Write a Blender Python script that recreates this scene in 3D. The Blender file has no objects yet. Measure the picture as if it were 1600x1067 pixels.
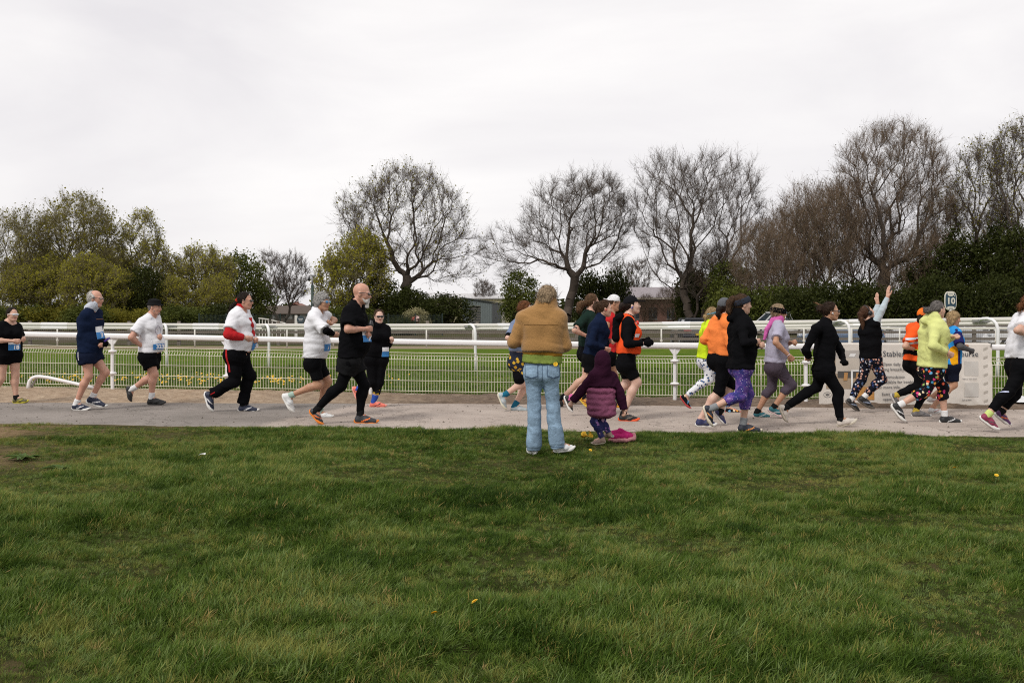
import bpy, math, random
import numpy as np
from mathutils import Vector
from mathutils.bvhtree import BVHTree

random.seed(7)
RNG = np.random.default_rng(7)
scene = bpy.context.scene
COL = scene.collection

# ---------------------------------------------------------------- camera
F = 35.0 / 36.0 * 1600.0          # focal length in photo pixels
HOR, CAMZ = 493.0, 1.40           # horizon row and eye height
cam_data = bpy.data.cameras.new("camera")
cam_data.lens = 35.0
cam_data.sensor_width = 36.0
cam_data.shift_y = -(533.5 - HOR) / 1600.0
cam_data.clip_start = 0.1
cam_data.clip_end = 3000.0
cam = bpy.data.objects.new("camera", cam_data)
cam.location = (0, 0, CAMZ)
cam.rotation_euler = (math.radians(90), 0, 0)
COL.objects.link(cam)
scene.camera = cam

# ---------------------------------------------------------------- sky and sun
SUN_EL, SUN_AZ = math.radians(48), math.radians(205)
world = bpy.data.worlds.new("World")
scene.world = world
world.use_nodes = True
wn, wl = world.node_tree.nodes, world.node_tree.links
wn.clear()
w_out = wn.new("ShaderNodeOutputWorld")
w_bg = wn.new("ShaderNodeBackground")
w_bg.inputs["Strength"].default_value = 0.10
w_sky = wn.new("ShaderNodeTexSky")
w_sky.sky_type = 'NISHITA'
w_sky.sun_disc = False
w_sky.sun_elevation = SUN_EL
w_sky.sun_rotation = SUN_AZ
w_tc = wn.new("ShaderNodeTexCoord")
w_map = wn.new("ShaderNodeMapping")
w_map.inputs["Scale"].default_value = (1.0, 1.0, 3.2)
w_map.inputs["Rotation"].default_value = (0.0, 0.25, 0.3)
w_n1 = wn.new("ShaderNodeTexNoise")
w_n1.inputs["Scale"].default_value = 2.1
w_n1.inputs["Detail"].default_value = 7.0
w_n1.inputs["Roughness"].default_value = 0.52
w_n1.inputs["Distortion"].default_value = 0.35
w_ramp = wn.new("ShaderNodeValToRGB")
w_ramp.color_ramp.elements[0].position = 0.34
w_ramp.color_ramp.elements[0].color = (5.75, 5.57, 5.70, 1)
w_ramp.color_ramp.elements[1].position = 0.66
w_ramp.color_ramp.elements[1].color = (7.0, 6.82, 6.74, 1)
w_mix = wn.new("ShaderNodeMix")
w_mix.data_type = 'RGBA'
w_mix.inputs[0].default_value = 0.965       # closed cloud cover over the clear-sky model
wl.new(w_tc.outputs["Generated"], w_map.inputs["Vector"])
wl.new(w_map.outputs["Vector"], w_n1.inputs["Vector"])
wl.new(w_n1.outputs["Fac"], w_ramp.inputs["Fac"])
wl.new(w_sky.outputs["Color"], w_mix.inputs[6])
wl.new(w_ramp.outputs["Color"], w_mix.inputs[7])
wl.new(w_mix.outputs[2], w_bg.inputs["Color"])
wl.new(w_bg.outputs["Background"], w_out.inputs["Surface"])

sun_data = bpy.data.lights.new("sun", 'SUN')
sun_data.energy = 1.5
sun_data.angle = math.radians(14)
sun_data.color = (1.0, 0.96, 0.90)
sun = bpy.data.objects.new("sun", sun_data)
# aim the lamp from behind and left of the camera, high up
_sd = Vector((-0.45, -0.62, 0.85)).normalized()
sun.rotation_euler = _sd.to_track_quat('Z', 'Y').to_euler()
w_sky.sun_elevation = math.asin(_sd.z)
w_sky.sun_rotation = math.atan2(_sd.x, _sd.y)
sun.location = (-10, -14, 20)
COL.objects.link(sun)

scene.render.engine = 'CYCLES'
scene.cycles.use_denoising = False
scene.cycles.filter_width = 1.1
scene.cycles.max_bounces = 6
scene.cycles.transparent_max_bounces = 6
scene.view_settings.view_transform = 'Standard'
scene.view_settings.look = 'None'
scene.view_settings.exposure = 0.55
scene.view_settings.gamma = 1.0
scene.view_settings.use_curve_mapping = False

# ---------------------------------------------------------------- helpers
def tag(o, label=None, cat=None, group=None, kind=None):
    if label: o["label"] = label
    if cat: o["category"] = cat
    if group: o["group"] = group
    if kind: o["kind"] = kind
    return o

def empty(name, loc=(0, 0, 0), rz=0.0):
    o = bpy.data.objects.new(name, None)
    o.location = loc
    o.rotation_euler = (0, 0, rz)
    o.empty_display_size = 0.2
    COL.objects.link(o)
    return o

def mesh_np(name, V, faces_list, smooth=True):
    """faces_list: list of int arrays (n,3) or (n,4)"""
    me = bpy.data.meshes.new(name)
    V = np.asarray(V, dtype=np.float32)
    fl = [np.asarray(f, dtype=np.int32) for f in faces_list if len(f)]
    nl = sum(f.size for f in fl)
    nf = sum(len(f) for f in fl)
    me.vertices.add(len(V))
    me.vertices.foreach_set("co", V.ravel())
    me.loops.add(nl)
    me.loops.foreach_set("vertex_index", np.concatenate([f.ravel() for f in fl]) if fl else np.zeros(0, np.int32))
    me.polygons.add(nf)
    tot = np.concatenate([np.full(len(f), f.shape[1], np.int32) for f in fl])
    start = np.concatenate([[0], np.cumsum(tot)[:-1]]).astype(np.int32)
    me.polygons.foreach_set("loop_start", start)
    me.polygons.foreach_set("loop_total", tot)
    me.polygons.foreach_set("use_smooth", np.full(nf, smooth, bool))
    me.update(calc_edges=True)
    return me

def link(name, me, mat=None, parent=None, loc=None):
    o = bpy.data.objects.new(name, me)
    if mat is not None and len(me.materials) == 0:
        for m in (mat if isinstance(mat, (list, tuple)) else [mat]):
            me.materials.append(m)
    elif mat is not None and not isinstance(mat, (list, tuple)) and me.materials[0] is not mat:
        o.material_slots[0].link = 'OBJECT'
        o.material_slots[0].material = mat
    if parent is not None: o.parent = parent
    if loc is not None: o.location = loc
    COL.objects.link(o)
    return o

class MB:
    """collects boxes, bars and sheets into one mesh"""
    def __init__(s):
        s.v, s.q, s.t, s.n = [], [], [], 0
    def add(s, V, Q=None, T=None):
        V = np.asarray(V, float).reshape(-1, 3)
        s.v.append(V)
        if Q is not None and len(Q): s.q.append(np.asarray(Q, int) + s.n)
        if T is not None and len(T): s.t.append(np.asarray(T, int) + s.n)
        s.n += len(V)
        return s
    def box(s, x0, x1, y0, y1, z0, z1):
        V = [(x, y, z) for x in (x0, x1) for y in (y0, y1) for z in (z0, z1)]
        Q = [(0, 1, 3, 2), (4, 6, 7, 5), (0, 4, 5, 1), (2, 3, 7, 6), (0, 2, 6, 4), (1, 5, 7, 3)]
        return s.add(V, Q)
    def bar(s, a, b, w, h, up=(0, 0, 1)):
        a, b = Vector(a), Vector(b)
        d = (b - a).normalized()
        u = Vector(up)
        r = d.cross(u)
        if r.length < 1e-4: r = d.cross(Vector((1, 0, 0)))
        r.normalize(); u = r.cross(d)
        V = []
        for p in (a, b):
            for sx, sz in ((-1, -1), (1, -1), (1, 1), (-1, 1)):
                V.append(p + r * (sx * w / 2) + u * (sz * h / 2))
        Q = [(0, 1, 5, 4), (1, 2, 6, 5), (2, 3, 7, 6), (3, 0, 4, 7), (3, 2, 1, 0), (4, 5, 6, 7)]
        return s.add([tuple(p) for p in V], Q)
    def tube(s, pts, r, n=8, closed_ends=True, prof=None):
        """sweep a ring (or a custom profile of (side,up) pairs) along pts"""
        P = [Vector(p) for p in pts]
        rr = r if isinstance(r, (list, tuple, np.ndarray)) else [r] * len(P)
        if prof is None:
            pr = [(math.cos(2 * math.pi * k / n), math.sin(2 * math.pi * k / n)) for k in range(n)]
        else:
            pr = prof; n = len(prof)
        V = []
        lastr = None
        for i, p in enumerate(P):
            d = (P[min(i + 1, len(P) - 1)] - P[max(i - 1, 0)]).normalized()
            if lastr is None:
                rt = d.cross(Vector((0, 0, 1)))
                if rt.length < 1e-3: rt = d.cross(Vector((0, 1, 0)))
            else:
                rt = lastr - d * lastr.dot(d)
            rt.normalize(); lastr = rt
            up = rt.cross(d)
            for cx, cy in pr:
                V.append(tuple(p + rt * (cx * rr[i]) + up * (cy * rr[i])))
        Q = []
        for i in range(len(P) - 1):
            for k in range(n):
                k2 = (k + 1) % n
                Q.append((i * n + k, i * n + k2, (i + 1) * n + k2, (i + 1) * n + k))
        T = []
        if closed_ends:
            V.append(tuple(P[0])); c0 = len(V) - 1
            V.append(tuple(P[-1])); c1 = len(V) - 1
            b = (len(P) - 1) * n
            for k in range(n):
                T.append((c0, (k + 1) % n, k)); T.append((c1, b + k, b + (k + 1) % n))
        return s.add(V, Q, T)
    def mesh(s, name, smooth=False):
        V = np.concatenate(s.v)
        fl = []
        if s.q: fl.append(np.concatenate(s.q))
        if s.t: fl.append(np.concatenate(s.t))
        return mesh_np(name, V, fl, smooth)
    def build(s, name, mat, parent=None, smooth=False, loc=None):
        return link(name, s.mesh(name, smooth), mat, parent, loc)

def smooth01(a, b, x):
    t = np.clip((np.asarray(x, float) - a) / (b - a), 0, 1)
    return t * t * (3 - 2 * t)

def vnoise(x, y, seed=0):
    """smooth 2-D value noise in 0..1"""
    x = np.asarray(x, float); y = np.asarray(y, float)
    xi, yi = np.floor(x), np.floor(y)
    fx, fy = x - xi, y - yi
    fx = fx * fx * (3 - 2 * fx); fy = fy * fy * (3 - 2 * fy)
    def h(a, b):
        v = np.sin(a * 127.1 + b * 311.7 + seed * 74.7) * 43758.5453
        return v - np.floor(v)
    return (h(xi, yi) * (1 - fx) + h(xi + 1, yi) * fx) * (1 - fy) + (h(xi, yi + 1) * (1 - fx) + h(xi + 1, yi + 1) * fx) * fy

def fbm(x, y, seed=0, octv=4):
    a, s, tot = 0.5, 0.0, 0.0
    for k in range(octv):
        s = s + a * vnoise(x * 2 ** k, y * 2 ** k, seed + k * 13); tot += a; a *= 0.5
    return s / tot

# ---------------------------------------------------------------- materials
MATS = {}
def newmat(name):
    m = bpy.data.materials.new(name)
    m.use_nodes = True
    nt = m.node_tree
    return m, nt, nt.nodes["Principled BSDF"]

def mat(name, col, rough=0.7, var=0.12, scale=8.0, bump=0.0, bscale=60.0, metal=0.0, spec=None, coat=0.0):
    """plain surface with a little colour variation and relief"""
    if name in MATS: return MATS[name]
    m, nt, bs = newmat(name)
    tc = nt.nodes.new("ShaderNodeTexCoord")
    nz = nt.nodes.new("ShaderNodeTexNoise")
    nz.inputs["Scale"].default_value = scale
    nz.inputs["Detail"].default_value = 5
    mx = nt.nodes.new("ShaderNodeMix"); mx.data_type = 'RGBA'
    c = np.array(col[:3])
    mx.inputs[6].default_value = tuple(np.clip(c * (1 - var), 0, 1)) + (1,)
    mx.inputs[7].default_value = tuple(np.clip(c * (1 + var), 0, 1)) + (1,)
    nt.links.new(tc.outputs["Object"], nz.inputs["Vector"])
    nt.links.new(nz.outputs["Fac"], mx.inputs[0])
    nt.links.new(mx.outputs[2], bs.inputs["Base Color"])
    bs.inputs["Roughness"].default_value = rough
    bs.inputs["Metallic"].default_value = metal
    if spec is not None: bs.inputs["Specular IOR Level"].default_value = spec
    if coat: bs.inputs["Coat Weight"].default_value = coat
    if bump:
        n2 = nt.nodes.new("ShaderNodeTexNoise")
        n2.inputs["Scale"].default_value = bscale
        n2.inputs["Detail"].default_value = 4
        bp = nt.nodes.new("ShaderNodeBump")
        bp.inputs["Strength"].default_value = bump
        bp.inputs["Distance"].default_value = 0.01
        nt.links.new(tc.outputs["Object"], n2.inputs["Vector"])
        nt.links.new(n2.outputs["Fac"], bp.inputs["Height"])
        nt.links.new(bp.outputs["Normal"], bs.inputs["Normal"])
    MATS[name] = m
    return m

def leafmat(name, c1, c2, c3=None, scale=0.6, rough=0.55, trans=0.25, wscale=None):
    """foliage: colour clumps from object-space noise, light through the leaf"""
    if name in MATS: return MATS[name]
    m, nt, bs = newmat(name)
    tc = nt.nodes.new("ShaderNodeTexCoord")
    nz = nt.nodes.new("ShaderNodeTexNoise")
    nz.inputs["Scale"].default_value = scale
    nz.inputs["Detail"].default_value = 6
    nz.inputs["Roughness"].default_value = 0.7
    rp = nt.nodes.new("ShaderNodeValToRGB")
    e = rp.color_ramp.elements
    e[0].position, e[0].color = 0.33, tuple(c1) + (1,)
    e[1].position, e[1].color = 0.67, tuple(c2) + (1,)
    if c3 is not None:
        k = e.new(0.8); k.color = tuple(c3) + (1,)
    nt.links.new(tc.outputs["Object"], nz.inputs["Vector"])
    nt.links.new(nz.outputs["Fac"], rp.inputs["Fac"])
    nt.links.new(rp.outputs["Color"], bs.inputs["Base Color"])
    bs.inputs["Roughness"].default_value = rough
    bs.inputs["Specular IOR Level"].default_value = 0.08
    tr = nt.nodes.new("ShaderNodeBsdfTranslucent")
    nt.links.new(rp.outputs["Color"], tr.inputs["Color"])
    ms = nt.nodes.new("ShaderNodeMixShader")
    ms.inputs["Fac"].default_value = trans
    out = nt.nodes["Material Output"]
    nt.links.new(bs.outputs[0], ms.inputs[1])
    nt.links.new(tr.outputs[0], ms.inputs[2])
    nt.links.new(ms.outputs[0], out.inputs["Surface"])
    MATS[name] = m
    return m

def text_obj(name, body, size, mat_, parent, loc, rot, align='LEFT', spacing=1.0, extrude=0.001, bold=0.0):
    cu = bpy.data.curves.new(name, 'FONT')
    cu.body = body
    cu.size = size
    cu.align_x = align
    cu.align_y = 'CENTER'
    cu.space_character = spacing
    cu.extrude = extrude
    cu.resolution_u = 2
    cu.materials.append(mat_)
    cu.offset = bold
    tmp = bpy.data.objects.new(name, cu)
    me = bpy.data.meshes.new_from_object(tmp)
    bpy.data.objects.remove(tmp)
    bpy.data.curves.remove(cu)
    me.materials.clear()
    return link(name, me, mat_, parent, loc) if rot is None else _rot(link(name, me, mat_, parent, loc), rot)

def _rot(o, r):
    o.rotation_euler = r
    return o

# ---------------------------------------------------------------- terrain shape
PATH_NEAR = np.array([(-14, 12.70), (-6.35, 12.36), (0, 12.17), (6.1, 11.92), (14, 11.7)])
PATH_FAR = np.array([(-14, 15.1), (-7.3, 15.15), (-1, 15.65), (6.7, 15.5), (14, 15.4)])
RAIL_A = np.array([(-14, 18.3, 1.16), (-9, 17.85, 1.11), (-5, 17.35, 1.06), (0, 16.65, 0.985), (2.5, 16.35, 0.948), (8, 16.15, 0.94), (14, 16.05, 0.93)])
FENCE = np.array([(-14, 18.7, 0.93), (-9, 18.15, 0.86), (-5, 17.75, 0.80), (0, 17.1, 0.735), (2.5, 16.85, 0.715), (8, 16.6, 0.70), (14, 16.5, 0.70)])
RAIL_B = np.array([(-20, 26.8, 1.2), (-12.8, 26.5, 1.21), (-0.7, 25.5, 1.205), (4, 24.5, 1.23), (7.5, 23.0, 1.30), (10.7, 21.2, 1.38), (14, 19.6, 1.42)])

def near_edge(x): return np.interp(x, PATH_NEAR[:, 0], PATH_NEAR[:, 1])
def far_edge(x): return np.interp(x, PATH_FAR[:, 0], PATH_FAR[:, 1])

def base_z(x, y):
    x = np.asarray(x, float); y = np.asarray(y, float)
    xc = np.clip(x, -30, 30)
    z = -0.009 * xc * (1 - smooth01(22, 36, y))
    z = z + 0.19 * smooth01(4.5, 11, x) * smooth01(17.5, 20.5, y) * (1 - smooth01(26, 34, y))
    return z

def ground_z(x, y):
    """lawn, verge and turf surface"""
    x = np.asarray(x, float); y = np.asarray(y, float)
    z = base_z(x, y)
    ne = near_edge(x)
    lawn = smooth01(0.0, 0.9, ne - y)
    bumps = (fbm(x * 0.55 + 3, y * 0.55, 5, 3) - 0.5) * 0.055 + (fbm(x * 2.1, y * 2.1, 9, 3) - 0.5) * 0.055
    z = z + lawn * bumps
    return z

def at(px, py, d):
    return np.array([(px - 800) / F * d, d, CAMZ + (HOR - py) / F * d])
# ================================================================ SETTING
def ground_material():
    m, nt, bs = newmat("turf_and_soil")
    N, L = nt.nodes, nt.links
    tc = N.new("ShaderNodeTexCoord")
    sep = N.new("ShaderNodeSeparateXYZ"); L.new(tc.outputs["Object"], sep.inputs[0])
    def noise(sc, det=5, rough=0.6):
        n = N.new("ShaderNodeTexNoise"); n.inputs["Scale"].default_value = sc
        n.inputs["Detail"].default_value = det; n.inputs["Roughness"].default_value = rough
        L.new(tc.outputs["Object"], n.inputs["Vector"]); return n
    def ramp(src, stops):
        r = N.new("ShaderNodeValToRGB"); e = r.color_ramp.elements
        e[0].position, e[0].color = stops[0][0], tuple(stops[0][1]) + (1,)
        e[1].position, e[1].color = stops[-1][0], tuple(stops[-1][1]) + (1,)
        for p, c in stops[1:-1]:
            k = e.new(p); k.color = tuple(c) + (1,)
        L.new(src, r.inputs["Fac"]); return r
    def mixc(f, a, b):
        x = N.new("ShaderNodeMix"); x.data_type = 'RGBA'
        L.new(f, x.inputs[0])
        for s, i in ((a, 6), (b, 7)): L.new(s, x.inputs[i])
        return x.outputs[2]
    def mrange(src, a, b, lo=0.0, hi=1.0):
        r = N.new("ShaderNodeMapRange"); r.inputs[1].default_value = a; r.inputs[2].default_value = b
        r.inputs[3].default_value = lo; r.inputs[4].default_value = hi
        L.new(src, r.inputs[0]); return r.outputs[0]
    def math_(op, a, b):
        x = N.new("ShaderNodeMath"); x.operation = op
        for s, i in ((a, 0), (b, 1)):
            if isinstance(s, (int, float)): x.inputs[i].default_value = s
            else: L.new(s, x.inputs[i])
        return x.outputs[0]
    # thatch and soil beneath the lawn blades
    n1 = noise(2.2, 8, 0.7)
    soil = ramp(n1.outputs["Fac"], [(0.3, (0.028, 0.036, 0.010)), (0.55, (0.050, 0.055, 0.016)), (0.72, (0.12, 0.09, 0.045))]).outputs["Color"]
    # worn straw-coloured ground, strongest at the far left
    n2 = noise(0.9, 6, 0.7); n2b = noise(14, 4, 0.7)
    straw = ramp(n2b.outputs["Fac"], [(0.3, (0.16, 0.105, 0.055)), (0.7, (0.34, 0.24, 0.14))]).outputs["Color"]
    wl_ = mrange(sep.outputs["X"], -6.2, -3.2, 1.0, 0.0)
    wy = mrange(sep.outputs["Y"], 8.0, 9.6, 0.0, 1.0)
    worn = math_('MULTIPLY', math_('MULTIPLY', wl_, wy), mrange(n2.outputs["Fac"], 0.36, 0.58))
    worn2 = mrange(n2.outputs["Fac"], 0.62, 0.70)
    near = mixc(math_('MAXIMUM', worn, math_('MULTIPLY', worn2, math_('MULTIPLY', wy, 0.6))), soil, straw)
    # mown racecourse turf in lighter and darker bands
    n3 = noise(0.35, 6, 0.65); n4 = noise(9, 5, 0.75)
    turf_a = ramp(n4.outputs["Fac"], [(0.25, (0.040, 0.085, 0.007)), (0.75, (0.085, 0.150, 0.012))]).outputs["Color"]
    turf_b = ramp(n4.outputs["Fac"], [(0.25, (0.105, 0.135, 0.016)), (0.75, (0.21, 0.225, 0.036))]).outputs["Color"]
    wv = N.new("ShaderNodeTexWave"); wv.wave_type = 'BANDS'; wv.bands_direction = 'Y'
    wv.inputs["Scale"].default_value = 0.30; wv.inputs["Distortion"].default_value = 2.2
    wv.inputs["Detail"].default_value = 3; wv.inputs["Detail Scale"].default_value = 0.7
    L.new(tc.outputs["Object"], wv.inputs["Vector"])
    band = math_('MULTIPLY', mrange(wv.outputs["Fac"], 0.55, 0.95), mrange(n3.outputs["Fac"], 0.35, 0.6))
    turf = mixc(band, turf_a, turf_b)
    # sand strip and rough grass beyond the second rail
    sand = ramp(n4.outputs["Fac"], [(0.3, (0.22, 0.17, 0.115)), (0.7, (0.32, 0.26, 0.19))]).outputs["Color"]
    s_in = math_('MULTIPLY', mrange(sep.outputs["Y"], 41.5, 42.2), mrange(sep.outputs["Y"], 46.0, 45.2))
    turf = mixc(s_in, turf, sand)
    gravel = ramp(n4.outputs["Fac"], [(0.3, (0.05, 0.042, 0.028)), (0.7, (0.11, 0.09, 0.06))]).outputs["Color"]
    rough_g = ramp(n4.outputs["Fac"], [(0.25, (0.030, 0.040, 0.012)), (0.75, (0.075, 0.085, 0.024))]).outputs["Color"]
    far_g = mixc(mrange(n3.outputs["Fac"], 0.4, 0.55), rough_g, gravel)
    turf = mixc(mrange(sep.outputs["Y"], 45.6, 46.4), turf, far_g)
    col = mixc(mrange(sep.outputs["Y"], 16.3, 16.9), near, turf)
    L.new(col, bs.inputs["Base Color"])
    bs.inputs["Roughness"].default_value = 0.95
    bs.inputs["Specular IOR Level"].default_value = 0.03
    bp = N.new("ShaderNodeBump"); bp.inputs["Strength"].default_value = 0.9; bp.inputs["Distance"].default_value = 0.05
    n5 = noise(22, 6, 0.75); L.new(n5.outputs["Fac"], bp.inputs["Height"])
    L.new(bp.outputs["Normal"], bs.inputs["Normal"])
    return m

def axis(*segs):
    out = []
    for a, b, st in segs:
        out += list(np.arange(a, b, st))
    return np.array(out + [segs[-1][1]])

def build_ground():
    xs = axis((-900, -200, 70), (-200, -40, 16), (-40, -12, 1.0), (-12, 12, 0.2), (12, 40, 1.0), (40, 200, 16), (200, 900, 70))
    ys = axis((-60, 0, 6), (0, 2.5, 0.5), (2.5, 12.8, 0.15), (12.8, 20, 0.4), (20, 60, 2), (60, 200, 14), (200, 1500, 130))
    X, Y = np.meshgrid(xs, ys, indexing='ij')
    Z = ground_z(X, Y)
    under = (Y > near_edge(X) + 0.10) & (Y < far_edge(X) + 0.9) & (np.abs(X) < 30)
    Z = np.where(under, Z - 0.06, Z)
    V = np.stack([X, Y, Z], -1).reshape(-1, 3)
    nx, ny = len(xs), len(ys)
    I = np.arange(nx * ny).reshape(nx, ny)
    Q = np.stack([I[:-1, :-1], I[1:, :-1], I[1:, 1:], I[:-1, 1:]], -1).reshape(-1, 4)
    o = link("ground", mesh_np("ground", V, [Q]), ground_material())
    tag(o, "wide flat grass ground of lawn and racecourse turf", "ground", kind="structure")

def strip(name, x0, x1, nx, ylo, yhi, ny, zf, m, label, cat):
    xs = np.linspace(x0, x1, nx); t = np.linspace(0, 1, ny)
    X = np.repeat(xs[:, None], ny, 1)
    Y = ylo(xs)[:, None] * (1 - t) + yhi(xs)[:, None] * t
    Z = zf(X, Y, np.repeat(t[None], nx, 0))
    V = np.stack([X, Y, Z], -1).reshape(-1, 3)
    I = np.arange(nx * ny).reshape(nx, ny)
    Q = np.stack([I[:-1, :-1], I[1:, :-1], I[1:, 1:], I[:-1, 1:]], -1).reshape(-1, 4)
    o = link(name, mesh_np(name, V, [Q]), m)
    tag(o, label, cat, kind="structure")
    return o

def path_material():
    m, nt, bs = newmat("worn_tarmac")
    N, L = nt.nodes, nt.links
    tc = N.new("ShaderNodeTexCoord")
    sep = N.new("ShaderNodeSeparateXYZ"); L.new(tc.outputs["Object"], sep.inputs[0])
    def noise(sc, det=5, rough=0.6):
        n = N.new("ShaderNodeTexNoise"); n.inputs["Scale"].default_value = sc
        n.inputs["Detail"].default_value = det; n.inputs["Roughness"].default_value = rough
        L.new(tc.outputs["Object"], n.inputs["Vector"]); return n
    a = noise(1.1, 8, 0.65); g = noise(95, 3, 0.8); b = noise(30, 4, 0.7)
    def ramp(src, p0, c0, p1, c1):
        r = N.new("ShaderNodeValToRGB"); e = r.color_ramp.elements
        e[0].position, e[0].color = p0, tuple(c0) + (1,); e[1].position, e[1].color = p1, tuple(c1) + (1,)
        L.new(src, r.inputs["Fac"]); return r.outputs["Color"]
    pale = ramp(a.outputs["Fac"], 0.3, (0.36, 0.305, 0.265), 0.7, (0.43, 0.37, 0.325))
    dark = ramp(a.outputs["Fac"], 0.3, (0.19, 0.170, 0.152), 0.7, (0.27, 0.24, 0.217))
    # the older, darker surface ends on a slant at the left
    add = N.new("ShaderNodeMath"); add.operation = 'MULTIPLY_ADD'
    add.inputs[1].default_value = -0.28; L.new(sep.outputs["Y"], add.inputs[0]); L.new(sep.outputs["X"], add.inputs[2])
    jit = N.new("ShaderNodeMath"); jit.operation = 'MULTIPLY_ADD'; jit.inputs[1].default_value = 0.5
    L.new(b.outputs["Fac"], jit.inputs[0]); L.new(add.outputs[0], jit.inputs[2])
    mr = N.new("ShaderNodeMapRange"); mr.inputs[1].default_value = -6.45; mr.inputs[2].default_value = -6.25
    L.new(jit.outputs[0], mr.inputs[0])
    mx = N.new("ShaderNodeMix"); mx.data_type = 'RGBA'
    L.new(mr.outputs[0], mx.inputs[0]); L.new(dark, mx.inputs[6]); L.new(pale, mx.inputs[7])
    sp = N.new("ShaderNodeMix"); sp.data_type = 'RGBA'; sp.blend_type = 'MULTIPLY'; sp.inputs[0].default_value = 0.32
    grit = ramp(g.outputs["Fac"], 0.32, (0.45, 0.43, 0.41), 0.62, (1.12, 1.1, 1.08))
    L.new(mx.outputs[2], sp.inputs[6]); L.new(grit, sp.inputs[7])
    st = noise(0.55, 6, 0.7); st_c = ramp(st.outputs["Fac"], 0.36, (0.72, 0.71, 0.70), 0.56, (1.06, 1.06, 1.06))
    s2 = N.new("ShaderNodeMix"); s2.data_type = 'RGBA'; s2.blend_type = 'MULTIPLY'; s2.inputs[0].default_value = 0.45
    L.new(sp.outputs[2], s2.inputs[6]); L.new(st_c, s2.inputs[7])
    vo = N.new("ShaderNodeTexVoronoi"); vo.feature = 'DISTANCE_TO_EDGE'; vo.inputs["Scale"].default_value = 0.55
    wn_ = noise(3.0, 4, 0.6)
    va = N.new("ShaderNodeVectorMath"); va.operation = 'ADD'
    L.new(tc.outputs["Object"], va.inputs[0]); L.new(wn_.outputs["Color"], va.inputs[1]); L.new(va.outputs[0], vo.inputs["Vector"])
    cr = ramp(vo.outputs["Distance"], 0.002, (0.45, 0.44, 0.43), 0.014, (1, 1, 1))
    s3 = N.new("ShaderNodeMix"); s3.data_type = 'RGBA'; s3.blend_type = 'MULTIPLY'; s3.inputs[0].default_value = 0.7
    L.new(s2.outputs[2], s3.inputs[6]); L.new(cr, s3.inputs[7])
    L.new(s3.outputs[2], bs.inputs["Base Color"])
    bs.inputs["Roughness"].default_value = 0.92
    bs.inputs["Specular IOR Level"].default_value = 0.2
    bp = N.new("ShaderNodeBump"); bp.inputs["Strength"].default_value = 0.5; bp.inputs["Distance"].default_value = 0.008
    L.new(g.outputs["Fac"], bp.inputs["Height"]); L.new(bp.outputs["Normal"], bs.inputs["Normal"])
    return m

def verge_material():
    m, nt, bs = newmat("bare_soil")
    N, L = nt.nodes, nt.links
    tc = N.new("ShaderNodeTexCoord")
    sep = N.new("ShaderNodeSeparateXYZ"); L.new(tc.outputs["Object"], sep.inputs[0])
    n = N.new("ShaderNodeTexNoise"); n.inputs["Scale"].default_value = 7; n.inputs["Detail"].default_value = 8; n.inputs["Roughness"].default_value = 0.75
    L.new(tc.outputs["Object"], n.inputs["Vector"])
    def ramp(stops):
        r = N.new("ShaderNodeValToRGB"); e = r.color_ramp.elements
        e[0].position, e[0].color = stops[0][0], stops[0][1] + (1,); e[1].position, e[1].color = stops[-1][0], stops[-1][1] + (1,)
        for p, c in stops[1:-1]:
            k = e.new(p); k.color = c + (1,)
        L.new(n.outputs["Fac"], r.inputs["Fac"]); return r.outputs["Color"]
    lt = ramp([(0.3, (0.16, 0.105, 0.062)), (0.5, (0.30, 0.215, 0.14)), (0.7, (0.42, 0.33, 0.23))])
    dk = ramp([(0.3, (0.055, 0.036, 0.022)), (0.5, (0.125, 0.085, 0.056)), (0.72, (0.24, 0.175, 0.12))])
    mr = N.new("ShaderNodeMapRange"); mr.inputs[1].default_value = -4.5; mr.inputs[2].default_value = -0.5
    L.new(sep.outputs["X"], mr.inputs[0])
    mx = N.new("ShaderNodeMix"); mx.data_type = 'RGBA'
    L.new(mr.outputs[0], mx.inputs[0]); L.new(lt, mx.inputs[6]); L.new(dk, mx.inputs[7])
    L.new(mx.outputs[2], bs.inputs["Base Color"])
    bs.inputs["Roughness"].default_value = 0.95
    bp = N.new("ShaderNodeBump"); bp.inputs["Strength"].default_value = 0.8; bp.inputs["Distance"].default_value = 0.03
    n2 = N.new("ShaderNodeTexNoise"); n2.inputs["Scale"].default_value = 35; n2.inputs["Detail"].default_value = 5
    L.new(tc.outputs["Object"], n2.inputs["Vector"]); L.new(n2.outputs["Fac"], bp.inputs["Height"])
    L.new(bp.outputs["Normal"], bs.inputs["Normal"])
    return m

build_ground()
strip("path", -26, 26, 420, lambda x: near_edge(x) - 0.12 + 0.16 * (fbm(x * 1.4, x * 0, 3, 4) - 0.5), lambda x: far_edge(x) + 0.05 + 0.14 * (fbm(x * 1.7, x * 0 + 4, 4, 4) - 0.5), 26,
      lambda x, y, t: base_z(x, y) + 0.004 + 0.018 * np.sin(np.pi * t) - 0.05 * smooth01(0.05, 0.0, t), path_material(),
      "pale gritty tarmac path that the runners follow", "path")
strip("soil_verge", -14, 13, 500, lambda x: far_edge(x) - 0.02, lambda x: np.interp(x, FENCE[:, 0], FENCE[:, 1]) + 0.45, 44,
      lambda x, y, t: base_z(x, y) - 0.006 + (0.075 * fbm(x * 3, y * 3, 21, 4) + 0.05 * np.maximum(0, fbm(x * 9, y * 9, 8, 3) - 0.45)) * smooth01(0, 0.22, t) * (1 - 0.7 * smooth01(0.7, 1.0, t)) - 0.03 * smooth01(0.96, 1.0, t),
      verge_material(), "strip of bare crumbly soil between path and mesh fence", "soil")

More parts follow.
